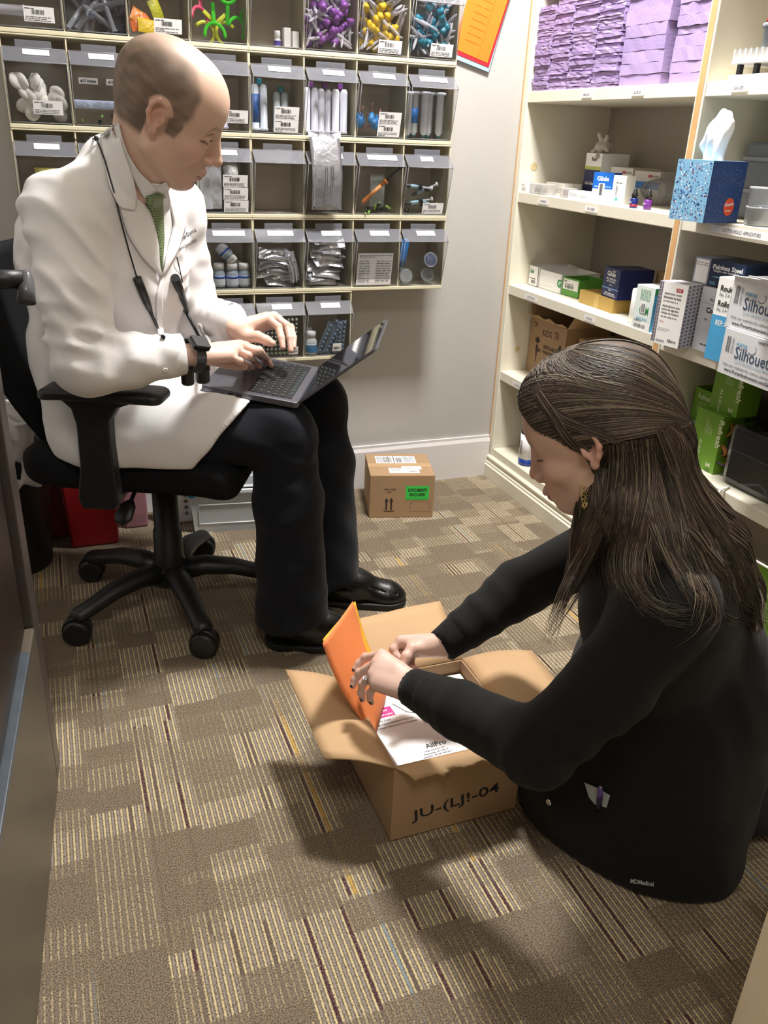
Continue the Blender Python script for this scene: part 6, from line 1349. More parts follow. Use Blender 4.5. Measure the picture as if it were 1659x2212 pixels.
carton('glove_box', 'green glove box lying at the back, upper of two', 1.03, -.862, S4+.082, .11, .11, .085, M_grn, p_ref2, mats=GM, open_top=True); carton('glove_box', 'green glove box lying at the back, lower of two', 1.03, -.858, S4, .11, .11, .081, M_grn, p_ref2, mats=GM)
s = Sdf((.93, -.98, S4-.01), (1.04, -.84, S4+.12), .003); s.ell((.985, -.905, S4+.045), (.025, .05, .05), .02); s.cap((.98, -.93, S4+.06), (.975, -.945, S4+.10), .018, .003, .01)
fold(s, lambda X, Y, Z: .005*np.sin(120*Y+80*Z)*np.sin(140*Z+60*X)); s.plane((0, 0, S4+.001), (0, 0, -1)); p, f = s.mesh(); t = thing('bag_of_picks', 'clear bag of teal plastic picks in front of the green boxes', 'bag', (.985, -.905, S4)); np_obj('bag', p-[.985, -.905, S4], f, clear_mat('bag_clear', 'd0dce0', 1.6, .25, .08, 'cfe0e4'), t)
s_ = MB(); r = random.Random(6)
for i in range(26): a = r.uniform(-.6, .6); c = (r.uniform(-.02, .0), r.uniform(-.04, .04), r.uniform(.008, .05)); s_.tube([(c[0], c[1]-.012*math.cos(a), c[2]-.012*math.sin(a)), (c[0], c[1]+.012*math.cos(a), c[2]+.012*math.sin(a))], .0022, 5)
s_.build('picks', mat('teal_pick', '2a9c98', .4), t)['kind'] = 'stuff'
for i, (y, z, x, lb) in enumerate(((-1.20, S4+.20, .97, 'green glove box in shade behind the black printer'), (-1.09, S4+.151, 1.06, 'dark patterned glove box behind the green one'))): carton('glove_box', lb, x, y, z if i == 0 else S4, .10 if i == 0 else .12, .08, .09 if i == 0 else .24, M_grn if i == 0 else mat('dark_pattern', '2a2420', .5, var=.5, vs_=60), p_ref2, mats=GM)
# black appliance on the fourth shelf
t = thing('black_printer', 'glossy black appliance standing on the fourth shelf at the right edge', 'appliance', (.935, -1.105, S4), RZ+.02)
MB().bb((0, 0, 0), (.34, .17, .155)).build('body', mat('gloss_black', '0c0c0e', .15, coat=.4), t, bevel=.02); MB().bb((.02, -.002, .09), (.32, .002, .14)).build('front_panel', mat('panel_black', '1a1a1d', .3), t, bevel=.002)
# white cable
pts = [(.930, -1.150, .4075), (.905, -1.162, .4085), (.880, -1.172, .412), (.866, -1.178, .405), (.866, -1.205, .382), (.868, -1.236, .345), (.870, -1.254, .30), (.870, -1.27, .25), (.868, -1.285, .15), (.86, -1.31, .05), (.84, -1.37, .006), (.82, -1.48, .005), (.80, -1.6, .005)]
tag(MB().tube(resample(pts, 40), .0028, 8).build('power_cable', mat('cable_white', 'e4e2dc', .4)), 'white cable hanging from the fourth shelf to the floor', 'cable')
tag(MB().tube(resample([(.95, -1.17, .30), (.90, -1.25, .30), (.86, -1.33, .31), (.83, -1.42, .33)], 12), .003, 8).build('thin_cable', mat('cable_white', 'e4e2dc', .4)), 'short white cable crossing above the lowest green box', 'cable')
carton('glove_box', 'green glove box on the bottom shelf at the right edge', .93, -1.262, S5, .26, .11, .13, M_grn, p_ref2, mats=GM)
# ================================================================== floor things
BX = thing('shipping_box', 'small taped shipping box with green label by the baseboard', 'box', (.338, -.255, 0), math.radians(-15))
w, d, h = .212, .20, .150
m = MB(); m.bb((0, 0, 0), (w, d, h)); m.build('carton', M_card, BX, bevel=.0025)
F_ = lambda f: face((0, 0, 0), (w, d, h), f); m = MB()
o = F_('f'); m.text('THIS SIDE', *o, .045, .098, .006, .040, 0, .0005, bold=.02); m.text('UP', *o, .058, .088, .006, .013, 0, .0005, bold=.02)
for x in (.056, .072): m.patch(*o, x-.003, .028, x+.003, .060, 0, .0005); m.add([np.array(o[0])+np.array(o[1])*a+np.array(o[2])*b+np.array([0, -.0005, 0]) for a, b in ((x-.0065, .058), (x+.0065, .058), (x, .072))], [(0, 1, 2)], 0)
m.patch(*o, .048, .022, .082, .025, 0, .0005)
for a, b, c_, e in ((.135, .056, .200, .0566), (.135, .022, .200, .0226), (.135, .022, .1356, .0566), (.1994, .022, .200, .0566)): m.patch(*o, a, b, c_, e, 0, .0005)
m.build('lettering', [mat('box_ink', '3b2a26', .7)], BX)
m = MB(); m.patch(*o, .118, .064, .195, .113, 0, .0006); m.text('DOCUMENTS', *o, .126, .093, .011, .062, 1, .0010, bold=.03); m.text('ENCLOSED', *o, .131, .077, .011, .052, 1, .0010, bold=.03); m.patch(*o, .122, .068, .191, .0685, 1, .0009); q = m.build('green_label', [mat('label_green', '3ccf52', .5), ink], BX); q['label'] = 'bright green DOCUMENTS ENCLOSED label'
m = MB(); o = F_('t'); m.patch(*o, .03, .108, .165, .175, 0, .0006); m.bars(*o, .055, .115, .085, .168, 1, .0010, n=14); m.bars(*o, .098, .115, .118, .160, 1, .0010, n=12, seed=7); m.patch(*o, .050, .110, .0515, .172, 1, .0010); m.patch(*o, .090, .110, .0925, .172, 1, .0010); m.lines(*o, .124, .115, .16, .17, 6, 1, .0010, fill=.3); m.lines(*o, .033, .115, .048, .17, 6, 1, .0010, fill=.3); m.build('shipping_label', [M_paper, ink], BX)
m = MB(); m.patch(*o, .065, .020, .165, .065, 0, .0006); m.lines(*o, .07, .04, .11, .06, 4, 1, .001, fill=.3); m.bars(*o, .13, .025, .155, .04, 1, .001); m.patch(*o, .11, .05, .175, .078, 0, .0012); m.lines(*o, .115, .055, .15, .073, 3, 1, .0016, fill=.3); m.build('address_label', [M_paper, inkg], BX)
m = MB(); m.patch(*o, 0, .078, w, .106, 0, .0002); m.build('tape', M_tape, BX); m = MB(); m.patch(*o, 0, .0915, w, .0925, 0, .0004); m.build('flap_seam', mat('seam', '6a4c30', .8), BX)
# trash bin with liner
t = thing('waste_bin', 'black waste bin with white liner behind the chair', 'bin', (-.735, -.26, 0))
MB().lathe([(.10, 0), (.103, .01), (.118, .30), (.122, .305)], 32).build('bin_body', M_black, t)
s = Sdf((-.16, -.16, .22), (.16, .16, .50), .005); s.put(lambda X, Y, Z: np.abs(np.sqrt(X*X+Y*Y)-(.122+.05*np.clip(Z-.25, -.1, .1)))-.006+0*Z, (-.15, -.15, .25), (.15, .15, .42), .004); s.plane((0, 0, .265), (0, 0, -1)); s.ell((0, 0, .40), (.115, .115, .06), .03)
fold(s, lambda X, Y, Z: .008*np.sin(12*np.arctan2(Y, X)+30*Z)*np.sin(25*Z+5*X)+.006*np.sin(60*X+50*Y)*np.sin(70*Z)); p, f = s.mesh(); np_obj('liner', p, f, mat('white_bag', 'cfcbcd', .35, var=.08, vs_=12), t, smooth_it=1)
tag(MB().add([(-.02, -.125, .345), (.015, -.13, .35), (.02, -.128, .36), (-.01, -.122, .365)], [(0, 1, 2, 3)]).build('red_print', mat('orange_red', 'c8502c', .6), t, solid=.002), None)
# red bins and pale stand
t = thing('sharps_bin', 'tapered red waste container behind the chair base', 'bin', (-.515, -.165, 0)); MB().add([(x*(.067+.011*z), y*(.055+.01*z), z*.215) for z in (0, 1) for x, y in ((-1, -1), (1, -1), (1, 1), (-1, 1))], [(0, 1, 2, 3), (7, 6, 5, 4), (0, 4, 5, 1), (1, 5, 6, 2), (2, 6, 7, 3), (3, 7, 4, 0)]).build('body', mat('red_plastic', '96141d', .4), t, bevel=.008)
MB().bb((-.08, -.068, .215), (.08, .068, .232)).build('rim', mat('red_plastic', '96141d', .4), t, bevel=.004)
t = thing('sharps_bin', 'smaller dark red container left of the tapered one', 'bin', (-.635, -.09, 0)); MB().bb((-.05, -.05, 0), (.05, .05, .17)).build('body', mat('dark_red_plastic', '7c1220', .4), t, bevel=.008); MB().bb((-.054, -.054, .17), (.054, .054, .185)).build('rim', mat('dark_red_plastic', '7c1220', .4), t, bevel=.004)
t = thing('pink_container', 'translucent pinkish container behind the chair lever', 'container', (-.385, -.085, 0)); MB().bb((-.035, -.04, 0), (.035, .04, .19)).build('body', clear_mat('pink_clear', 'd8a8b0', .6, .55, .2, 'b88890'), t, bevel=.006)
m = MB(); m.bb((0, 0, 0), (.10, .001, .20)); o = ((0, 0, 0), (1, 0, 0), (0, 0, 1)); m.lines(*o, .02, .10, .095, .19, 9, 1, .0007, fill=.35)
for k in range(4):
    m.lines(*o, .02, .02+.02*k, .06, .034+.02*k, 2, 1, .0007, seed=k, fill=.3)
    c = np.array([.085, -.0008, .027+.02*k]); m.add([c+np.array([.0065*math.cos(a*PI/6), 0, .0065*math.sin(a*PI/6)]) for a in range(12)], [tuple(range(12))], 1); m.patch(*o, .066, .021+.02*k, .0665, .033+.02*k, 1, .0007); m.patch(*o, .074, .021+.02*k, .0745, .033+.02*k, 1, .0007)
q = m.build('instruction_leaflet', [M_paper, inkg]); place(q, (-.315, -.115, .0), rot=(-.12, 0, -.05)); tag(q, 'white printed leaflet leaning beside the clear tubs', 'leaflet')
# clear tubs, two stacked
M_tub = clear_mat('translucent_tub', 'eef0f4', .5, .50, .25, 'f0f4f6')
M_tubr = clear_mat('tub_rim', 'eef0f4', .8, .75, .2, 'f4f6f8')
def tub(label, x, y, z, rz):
    t = thing('storage_tub', label, 'tub', (x, y, z), rz); w, d, h = .33, .2, .142; m = MB(); tp = .93
    V = [(w/2*(tp if zz == 0 else 1)*a, d/2*(tp if zz == 0 else 1)*b, zz*h) for zz in (0, 1) for a, b in ((-1, -1), (1, -1), (1, 1), (-1, 1))]
    m.add(V, [(3, 2, 1, 0), (0, 1, 5, 4), (1, 2, 6, 5), (2, 3, 7, 6), (3, 0, 4, 7)]); m.build('tub_body', M_tub, t, solid=.002)
    m = MB()
    for a in (-1, 1): m.box((a*(w/2+.003), 0, h-.004), (.010, d+.016, .012)); m.box((0, a*(d/2+.003), h-.004), (w+.016, .010, .012))
    m.build('tub_rim', M_tubr, t, bevel=.002)
    m = MB(); q = [(-w*.42, .03), (-w*.42, .095), (w*.42, .095), (w*.42, .03)]
    yf = lambda zz: -d/2*(tp+(1-tp)*zz/h)-.002
    m.tube([(x_, yf(z_), z_) for x_, z_ in q+[q[0]]], .0018, 6); m.build('moulded_rib', M_tubr, t); return t
t1 = tub('translucent storage tub on the floor behind his legs, lower of two', -.055, -.14, 0, math.radians(-8)); t2 = tub('translucent storage tub stacked on another behind his legs', -.05, -.13, .150, math.radians(-8))
MB().bb((-.165, -.10, -.008), (.165, .10, -.001)).build('tub_lid', M_tubr, t2, bevel=.003)
for i, (x, z, c, lb) in enumerate(((-.01, .07, '3f8fc4', 'blue packet inside the lower tub'), (-.05, .02, 'c8b8cc', 'mauve packet on the bottom of the lower tub'), (.02, .018, '8aa0d0', 'pale blue packet on the bottom of the lower tub'), (.05, .024, 'd8c4c8', 'pinkish packet on the bottom of the lower tub'))):
    q = pouch(.07, .03, .012, mk(c), lb, seed=70+i); place(q, (-.055+x, -.16, z+.005), rot=(.3 if i else 1.1, 0, .1*i))
tag(MB().box((0, 0, 0), (.02, .01, .03)).build('blue_clip', mk('1a8ab0'), bevel=.003), 'small teal clip hooked on the tub stack\'s left corner', 'clip').location = (-.226, -.215, .135)
# ================================================================== open carton with papers
CX0, CX1, CY0, CY1, CH_ = -.096, .157, -1.564, -1.305, .168
BO = thing('open_carton', 'open cardboard carton of papers on the carpet between the two people', 'box', ((CX0+CX1)/2, (CY0+CY1)/2, 0)); co = np.array([(CX0+CX1)/2, (CY0+CY1)/2, 0])
w, d = CX1-CX0, CY1-CY0
def wall(a, b, nm='side_panel', prints=None):
    m = MB(); m.bb(a, b, 0)
    if prints: prints(m)
    return m.build(nm, [M_card, M_ink, M_paper], BO, bevel=.0008)
t = .004
def pr(m):
    o = ((-w/2, -d/2, 0), (1, 0, 0), (0, 0, 1))
    m.text('JU-(LJ!-04', *o, .040, .030, .030, .175, 1, .0006, rot=.10, bold=.012); m.text('GP18-01', *o, .075, .135, .020, .11, 1, .0006, rot=.12, bold=.005); m.patch(*o, w-.035, .12, w-.004, .15, 2, .0006)
wall((-w/2, -d/2, 0), (w/2, -d/2+t, CH_), prints=pr); wall((-w/2, d/2-t, 0), (w/2, d/2, CH_)); wall((-w/2, -d/2+t, 0), (-w/2+t, d/2-t, CH_)); wall((w/2-t, -d/2+t, 0), (w/2, d/2-t, CH_)); wall((-w/2, -d/2, 0), (w/2, d/2, .003), 'bottom_panel')
def flap(P0, P1, vec, sag=.0, seed=0, ragged=0, name_label=None, skew=(0, 0), n=12, k=6):
    r = random.Random(seed); P0, P1, vec = (np.array(q, float) for q in (P0, P1, vec)); V = []
    for j in range(k+1):
        for i in range(n+1):
            u, v = i/n, j/k; p = lerp(P0, P1, u)+vec*v+(P1-P0)*lerp(-skew[0], skew[1], u)*v*(1 if True else 0)
            p = p+np.array([0, 0, -sag*v*v+.0015*math.sin(7*u+3*v)])
            if j == k: p = p+vec*r.uniform(-.07, .04)*ragged
            V.append(p)
    V = [tuple(p) for p in V]; F = [(j*(n+1)+i, j*(n+1)+i+1, (j+1)*(n+1)+i+1, (j+1)*(n+1)+i) for j in range(k) for i in range(n)]
    m = MB(); m.add(V, F, 0, True); ob = m.build('flap', M_cardl, BO, solid=.0035, smooth=True)
    if name_label: ob['label'] = name_label
    return ob
LB = (-w/2, -d/2, CH_); LBk = (-w/2, d/2, CH_); RB = (w/2, -d/2, CH_); RBk = (w/2, d/2, CH_)
g = lambda x, y, z: atz(x, y, z)-co
A0 = g(700, 1640, .166); A1 = g(617, 1447, .185)
# left flap with its own corners
def flapq(a, b, c, e, n=12, k=6, bend=0, ragged=0, seed=0, lab=None):   # a-b hinge, c-e outer edge (c beyond a)
    r = random.Random(seed); a, b, c, e = (np.array(q, float) for q in (a, b, c, e)); V = []
    for j in range(k+1):
        for i in range(n+1):
            u, v = i/n, j/k; p = lerp(lerp(a, b, u), lerp(c, e, u), v); p = p+np.array([0, 0, bend*math.sin(PI*v)+.001*math.sin(9*u+2*v)])
            if j == k and ragged: p = p+(lerp(a, b, u)-p)*r.uniform(-.3, .9)*ragged
            V.append(tuple(p))
    F = [(j*(n+1)+i, j*(n+1)+i+1, (j+1)*(n+1)+i+1, (j+1)*(n+1)+i) for j in range(k) for i in range(n)]
    ob = MB().add(V, F, 0, True).build('flap', M_cardl, BO, solid=.0035, smooth=True)
    if lab: ob['label'] = lab
flapq(LB, LBk, A0, A1, bend=.006, lab='left flap folded outwards')
flapq((-w/2, d/2, CH_), (w/2, d/2, CH_), g(735, 1345, .235), g(950, 1298, .215), bend=.004, lab='rear flap standing up, creased')
flapq(RB, RBk, RB+np.array([.15, -.02, -.02]), RBk+np.array([.16, -.01, -.005]), bend=.01, lab='right flap under her sleeve')
flapq(LB, RB, g(905, 1695, .150), np.array(RB)+[0, -.022, -.008], n=26, k=5, bend=.005, ragged=.42, seed=5, lab='torn front flap')
# papers: two stacks
M_pstk = mat('paper_stack', 'f1f0f0', .6, var=.015); PK = mat('pink_print', 'd2308c', .5)
pz = .128
st = thing('paper_stack', 'white printed forms stacked in the carton, front pile', 'papers', (.018, -1.432, .004), math.radians(3))
m = MB(); pw, pd = .200, .225; m.bb((-pw/2, -pd/2, 0), (pw/2, pd/2, pz-.008)); m.build('lower_sheets', M_pstk, st)
m = MB(); m.bb((-pw/2+.006, -pd/2+.008, pz-.0075), (pw/2-.002, pd/2+.006, pz)); o = ((-pw/2+.006, -pd/2+.008, pz), (1, 0, 0), (0, 1, 0))
m.text('AllPro', *o, .068, .040, .012, .042, 1, .0005, bold=.01); 
for k, s_ in enumerate(('1500 Janssen Dr', 'Pensacola, FL 32514', '(850) 478-5532', 'www.allprocorp.com', 'Made in U.S.A. 1002 06-01')): m.text(s_, *o, .060-.004*k, .031-.007*k, .004, .042+.007*k, 2, .0005)
m.patch(*o, 0, .150, .056, .178, 3, .0005); m.text('angles', *o, .016, .164, .008, .03, 4, .0009, bold=.02); m.text('(and angled angles)', *o, .006, .153, .006, .046, 4, .0009, bold=.02)
for k, s_ in enumerate(('Prophy Cups', 'High Torque Without Freeze-Up', 'Virtually Vibration-Free Operation')): m.text(s_, *o, .006, .138-.010*k, .0055, (.035, .078, .082)[k], 2, .0005)
m.tube([(-pw/2+.07, -pd/2+.19, pz+.0006), (-pw/2+.085, -pd/2+.158, pz+.0006), (-pw/2+.098, -pd/2+.150, pz+.0006), (-pw/2+.11, -pd/2+.158, pz+.0006), (-pw/2+.13, -pd/2+.20, pz+.0006)], .0006, 4, 2)
m.lines(*o, .11, .19, .175, .215, 4, 2, .0005, fill=.3)
m.build('top_form', [M_pstk, M_ink, mat('form_ink', '44424e', .6), PK, M_paper], st, bevel=.0006)
st2 = thing('paper_stack', 'white text pages stacked at the back right of the carton', 'papers', (.082, -1.400, .004), math.radians(-2))
m = MB(); m.bb((-.060, -.030, pz+.0006), (.066, .088, pz+.008)); o = ((-.060, -.085, pz+.008), (1, 0, 0), (0, 1, 0)); m.lines(*o, .02, .10, .125, .158, 6, 1, .0005, fill=.35); m.lines(*o, .03, .065, .12, .09, 3, 1, .0005, seed=9, fill=.3); c = np.array([.052, -.02, pz+.0086]); m.add([c+np.array([.005*math.cos(a*PI/6), .005*math.sin(a*PI/6), 0]) for a in range(12)], [tuple(range(12))], 1); m.build('pages', [M_pstk, inkg], st2)
# orange folder, with a yellow sheet behind
a, b = g(810, 1590, .140)+co, g(846, 1500, .150)+co
top_l = at(697, 1390, 1.47); top_r = at(762, 1299, 1.62)
def sheet(name, a, b, c, e, m_, label, off_=(0, 0, 0), bow=.012, n=22, k=10, th=.0012, cat='folder'):
    V = []
    nrm = np.cross(b-a, c-a); nrm /= np.linalg.norm(nrm)
    for i in range(n+1):
        for j in range(k+1):
            v, u = i/n, j/k; p = lerp(lerp(a, b, u), lerp(c, e, u), v); p = p+nrm*(bow*math.sin(PI*v)*(1-.3*u)+.010*math.sin(PI*v*1.0)*math.sin(PI*u))+np.array(off_); 
            if v < .08: p = p+nrm*(-.012)*(1-v/.08)*(u)
            V.append(tuple(p))
    F = [(i*(k+1)+j, i*(k+1)+j+1, (i+1)*(k+1)+j+1, (i+1)*(k+1)+j) for i in range(n) for j in range(k)]
    return tag(MB().add(V, F, 0, True).build(name, m_, solid=th, smooth=True), label, cat)
M_of = mat('orange_folder_card', 'e8864c', .6, var=.03)
sheet('orange_folder', a, b, top_l, top_r, M_of, 'orange paper folder held upright by her hands', bow=-.014)
sheet('yellow_sheet', a+[.004, .008, 0], b+[.004, .008, 0], top_l+[.004, .012, 0], at(767, 1299, 1.632), mat('yellow_sheet', 'f2b32c', .6), 'yellow sheet just behind the orange folder', bow=-.014, cat='paper')
# ================================================================== kneeling woman
WO = thing('person', 'long-haired woman in black jacket kneeling over the carton', 'person', (.30, -1.68, 0)); wo_ = np.array([.30, -1.68, 0])
WR = Rm(math.radians(136.3), math.radians(26.9), math.radians(-3.5)); WT = np.array([.1495, -1.6459, .7771]); WS = .93
FWw = np.array([-.80, .60, 0]); LTw = np.array([-.60, -.80, 0])
nkw = np.array([.225, -1.695, .655]); Cs = np.array([.272, -1.695, .585])
shN, shF = Cs+LTw*.155+[0, .0, .0], Cs-LTw*.155
elN, wrN_ = np.array([.045, -1.765, .335]), at(893, 1486, 1.425)
elF, wrF_ = np.array([.215, -1.395, .375]), at(958, 1393, 1.545)
pelw = np.array([.44, -1.64, .19])
kneN, kneF = np.array([.245, -1.68, .085]), np.array([.28, -1.53, .085])
# jacket
s = Sdf((-.14, -2.02, -.012), (.78, -1.22, .74), .0062)
wst_ = np.array([.375, -1.665, .36])
s.cap(pelw, wst_, .165, .145, .05, n=FWw, f=.85); s.cap(wst_, Cs+[.01, 0, -.07], .145, .150, .06, n=FWw, f=.72); s.cap(Cs+[.0, 0, -.08], Cs, .150, .09, .05, n=FWw, f=.7)
s.cap(shN, shF, .055, .055, .05); s.cap(shN, nkw, .05, .048, .05); s.cap(shF, nkw, .05, .048, .05)
s.cap(shN, lerp(shN, elN, .5)+[.01, -.012, 0], .060, .058, .03); s.cap(lerp(shN, elN, .5)+[.01, -.012, 0], elN, .058, .055, .02); s.cap(elN, lerp(elN, wrN_, .6), .055, .045, .02); s.cap(lerp(elN, wrN_, .6), lerp(elN, wrN_, .82), .048, .040, .012)
s.cap(shF, elF, .058, .052, .03); s.cap(elF, lerp(elF, wrF_, .72), .052, .040, .02)
# jacket skirt spreading over thighs to the floor
s.cap(wst_+[-.05, .0, -.05], (kneN+kneF)/2+[.0, -.03, .03], .13, .11, .06); s.cap(wst_+[-.03, .0, -.08], atz(1190, 1765, .0)+[.055, .02, .035], .12, .055, .06)
hem = [atz(1175, 1800, 0), atz(1290, 1880, 0), atz(1420, 1930, 0), atz(1560, 1925, 0)]
for q, r0, r1 in ((hem[0]+[.07, .05, .02], .11, .075), (hem[1]+[.06, .07, .02], .12, .08), (hem[2]+[.03, .070, .02], .13, .088), (hem[3]+[-.01, .080, .02], .13, .09)): s.cap(wst_+[.0, -.01, -.06], q, r0, r1, .07)
s.cap(pelw, pelw+[.06, .02, -.12], .15, .15, .05)
adN = elN-shN
folds(s, lerp(shN, elN, .75)+[0, -.03, 0], .10, adN+np.array([.05, -.05, 0]), .055, .008, 2.8, 1); folds(s, elN, .07, wrN_-elN, .045, .008, 2.6, 2); folds(s, shN+[0, -.02, .02], .09, adN, .07, .005, 2.5, 3)
folds(s, lerp(elF, wrF_, .4), .08, wrF_-elF, .05, .007, 2.6, 4); folds(s, lerp(elN, wrN_, .7), .05, wrN_-elN, .035, .006, 2.2, 5)
folds(s, (.33, -1.80, .15), .22, (1, .5, 0), .12, .012, 2.5, 6); folds(s, (.40, -1.75, .40), .18, (.6, -.3, 1), .11, .006, 3, 7)
s.plane((0, 0, .004), (0, 0, -1), .004)
jP, jF = s.mesh(); np_obj('jacket', jP-wo_, jF, M_jack, WO, smooth_it=1)
for w_, e_ in ((wrN_, elN), (wrF_, elF)):
    d_ = (w_-e_)/np.linalg.norm(w_-e_); r_ = .034 if w_ is wrN_ else .033
    m = MB(); n_ = 40; V = []; pts = [w_-d_*.055, w_-d_*.05, w_-d_*.03, w_-d_*.010, w_+d_*.004, w_+d_*.006, w_-d_*.01]; m.tube([q-wo_ for q in pts], [r_*.9, r_*1.12, r_*1.10, r_*1.02, r_*.98, r_*.86, r_*.8], n_, cap=False)
    for k in range(0, len(m.v)):
        if (k % n_) % 2: q = np.array(m.v[k]); c_ = pts[k//n_]-wo_; m.v[k] = tuple(c_+(q-c_)*.965)
    m.build('ribbed_cuff', M_jack, WO, smooth=True)
# trousers, feet
s = Sdf((.0, -1.98, -.012), (.95, -1.30, .36), .0075); M_pn = mat('dark_scrub_trousers', '14161c', .8, var=.1, bump=.2)
for h_, k_, f_ in ((pelw+[-.0, -.08, 0], kneN, pelw+[.12, -.12, -.12]), (pelw+[.06, .08, 0], kneF, pelw+[.22, .05, -.12])):
    s.cap(h_, k_, .085, .06, .03); s.cap(k_+[0, 0, -.01], f_, .055, .055, .03)
s.cap(pelw+[.02, 0, -.02], pelw+[.20, .0, -.07], .13, .10, .05); s.plane((0, 0, .004), (0, 0, -1), .004); p, f = s.mesh(); np_obj('trousers', p-wo_, f, M_pn, WO, smooth_it=1)
sh = atz(1647, 1970, .02)
R_ = Matrix.Rotation(math.radians(-40), 3, 'Z'); Rn = np.array(R_)
q = np_obj('shoe', (sp_*.9) @ Rn.T+[sh[0]+.065, sh[1]-.06, 0]-wo_, sf_, mat('navy_shoe', '1a1d33', .6), WO); q['label'] = 'dark blue shoe at the right edge'
q2 = q.copy(); COL.objects.link(q2); q2.location = (.10, .26, 0)
# head with hands and body
hp, hf = make_head(True, HRv=WR.T @ ((nkw-WT)/WS))
parts = [((WS*hp) @ WR.T+WT, hf, head_colour(hp, True))]
SKW = (.66, .44, .36); NAIL = (.06, .03, .035)
fN = [[at(824, 1414, 1.475), at(789, 1420, 1.495), at(775, 1433, 1.497), at(766, 1446, 1.495)], [at(814, 1432, 1.462), at(777, 1453, 1.482), at(767, 1468, 1.484), at(762, 1481, 1.482)],
      [at(806, 1457, 1.45), at(783, 1478, 1.468), at(780, 1497, 1.472), at(783, 1511, 1.474)], [at(811, 1480, 1.44), at(799, 1498, 1.452), at(799, 1510, 1.456), at(803, 1518, 1.458)]]
tN = [at(865, 1462, 1.475), at(835, 1455, 1.50), at(812, 1452, 1.515), at(792, 1450, 1.525)]
p, f = hand(None, wrN_, .026, fN, tN, fore=lerp(elN, wrN_, .7), fr=.028, pal=.0105, fing_r=.0074)
parts.append((p, f, hand_colour(p, fN, tN, NAIL, SKW, .0052, (CAM-wrN_)/np.linalg.norm(CAM-wrN_)*.5+np.array([-.75, -.2, 0]))))
fF = [[at(866, 1385, 1.55), at(850, 1402, 1.545), at(856, 1416, 1.54), at(866, 1424, 1.535)], [at(872, 1392, 1.565), at(858, 1414, 1.56), at(866, 1428, 1.55), at(878, 1436, 1.545)],
      [at(880, 1400, 1.575), at(872, 1426, 1.57), at(880, 1440, 1.56), at(893, 1444, 1.55)], [at(892, 1408, 1.585), at(887, 1434, 1.58), at(895, 1448, 1.57), at(906, 1449, 1.56)]]
tF = [at(925, 1400, 1.535), at(890, 1401, 1.525), at(878, 1418, 1.515), at(872, 1434, 1.51)]
p, f = hand(None, wrF_, .026, fF, tF, fore=lerp(elF, wrF_, .7), fr=.028, pal=.0108, fing_r=.0078)
parts.append((p, f, hand_colour(p, fF, tF, None, SKW)))
s = Sdf((-.10, -1.95, .03), (.75, -1.28, .75), .011)
s.cap(pelw, wst_, .11, .09, .05, n=FWw, f=.8); s.cap(wst_, Cs, .09, .10, .05, n=FWw, f=.7); s.cap(shN, shF, .036, .036, .03); s.cap(nkw, WT+WR @ np.array([-.03, 0, -.1])*WS, .046, .046, .02)
for a_, b_, r0, r1 in ((shN, elN, .036, .032), (elN, wrN_, .032, .024), (shF, elF, .036, .032), (elF, wrF_, .032, .024), (pelw, kneN, .06, .045), (pelw, kneF, .06, .045)): s.cap(a_, b_, r0, r1, .02)
p, f = s.mesh(); parts.append((p, f, np.tile(np.array(SKW), (len(p), 1))))
P_, F_, C_ = merge(parts); np_obj('body', P_-wo_, F_, M_skin, WO, C_)
# ring
M_silver = mat('silver', 'e8e6ea', .15, metal=.9); rc_ = lerp(fN[2][0], fN[2][1], .55); ra = fN[2][1]-fN[2][0]; ra /= np.linalg.norm(ra); u_ = np.cross(ra, [0, 0, 1]); u_ /= np.linalg.norm(u_); v_ = np.cross(ra, u_)
m = MB(); ring = [rc_+.0088*(math.cos(t_)*u_+math.sin(t_)*v_)-wo_ for t_ in np.linspace(0, 2*PI, 21)]; m.tube(ring, .0016, 6, cap=False); rg = m.build('wedding_ring', M_silver, WO)
m = MB(); cc = rc_+(CAM-rc_)/np.linalg.norm(CAM-rc_)*.009+np.array([-.003, 0, .001])-wo_
for k in range(6): m.lathe([(.0005, -.002), (.0026, 0), (.0018, .0014)], 8, cc+.0032*(math.cos(k*PI/3)*ra+math.sin(k*PI/3)*np.array([0, 0, 1])))
m.lathe([(.0005, -.002), (.0036, 0), (.0022, .0025)], 8, cc+(CAM-rc_)/np.linalg.norm(CAM-rc_)*.002); m.build('stone', M_silver, rg)
# hair tie strands, jacket details
jbv = bvh_of((jP, jF))
def wj(x, y, off_=.002):
    p_, n_ = hit(jbv, x, y); p_ = at(x, y, 1.3) if p_ is None else p_; return p_+(CAM-p_)/np.linalg.norm(CAM-p_)*off_-wo_, n_
q, n_ = wj(1186, 1733); m = MB(); m.lathe([(.0055, 0), (.006, .0015), (.004, .0025), (.003, .0015)], 14, q, 0, Vector(n_).to_track_quat('Z', 'Y').to_matrix() if n_ is not None else None); m.build('snap_button', M_silver, WO)
pk = [wj(x, y, .003)[0] for x, y in ((1262, 1690), (1290, 1702), (1318, 1718), (1310, 1745), (1285, 1738), (1272, 1722))]; MB().add(pk, [tuple(range(6))]).build('pocket_lining', mat('pale_lining', 'aab0ae', .6), WO)
pn = thing('pen', 'purple pen clipped in her jacket pocket', 'pen', tuple(wj(1295, 1712, .01)[0]+wo_)); po = wj(1295, 1712, .01)[0]
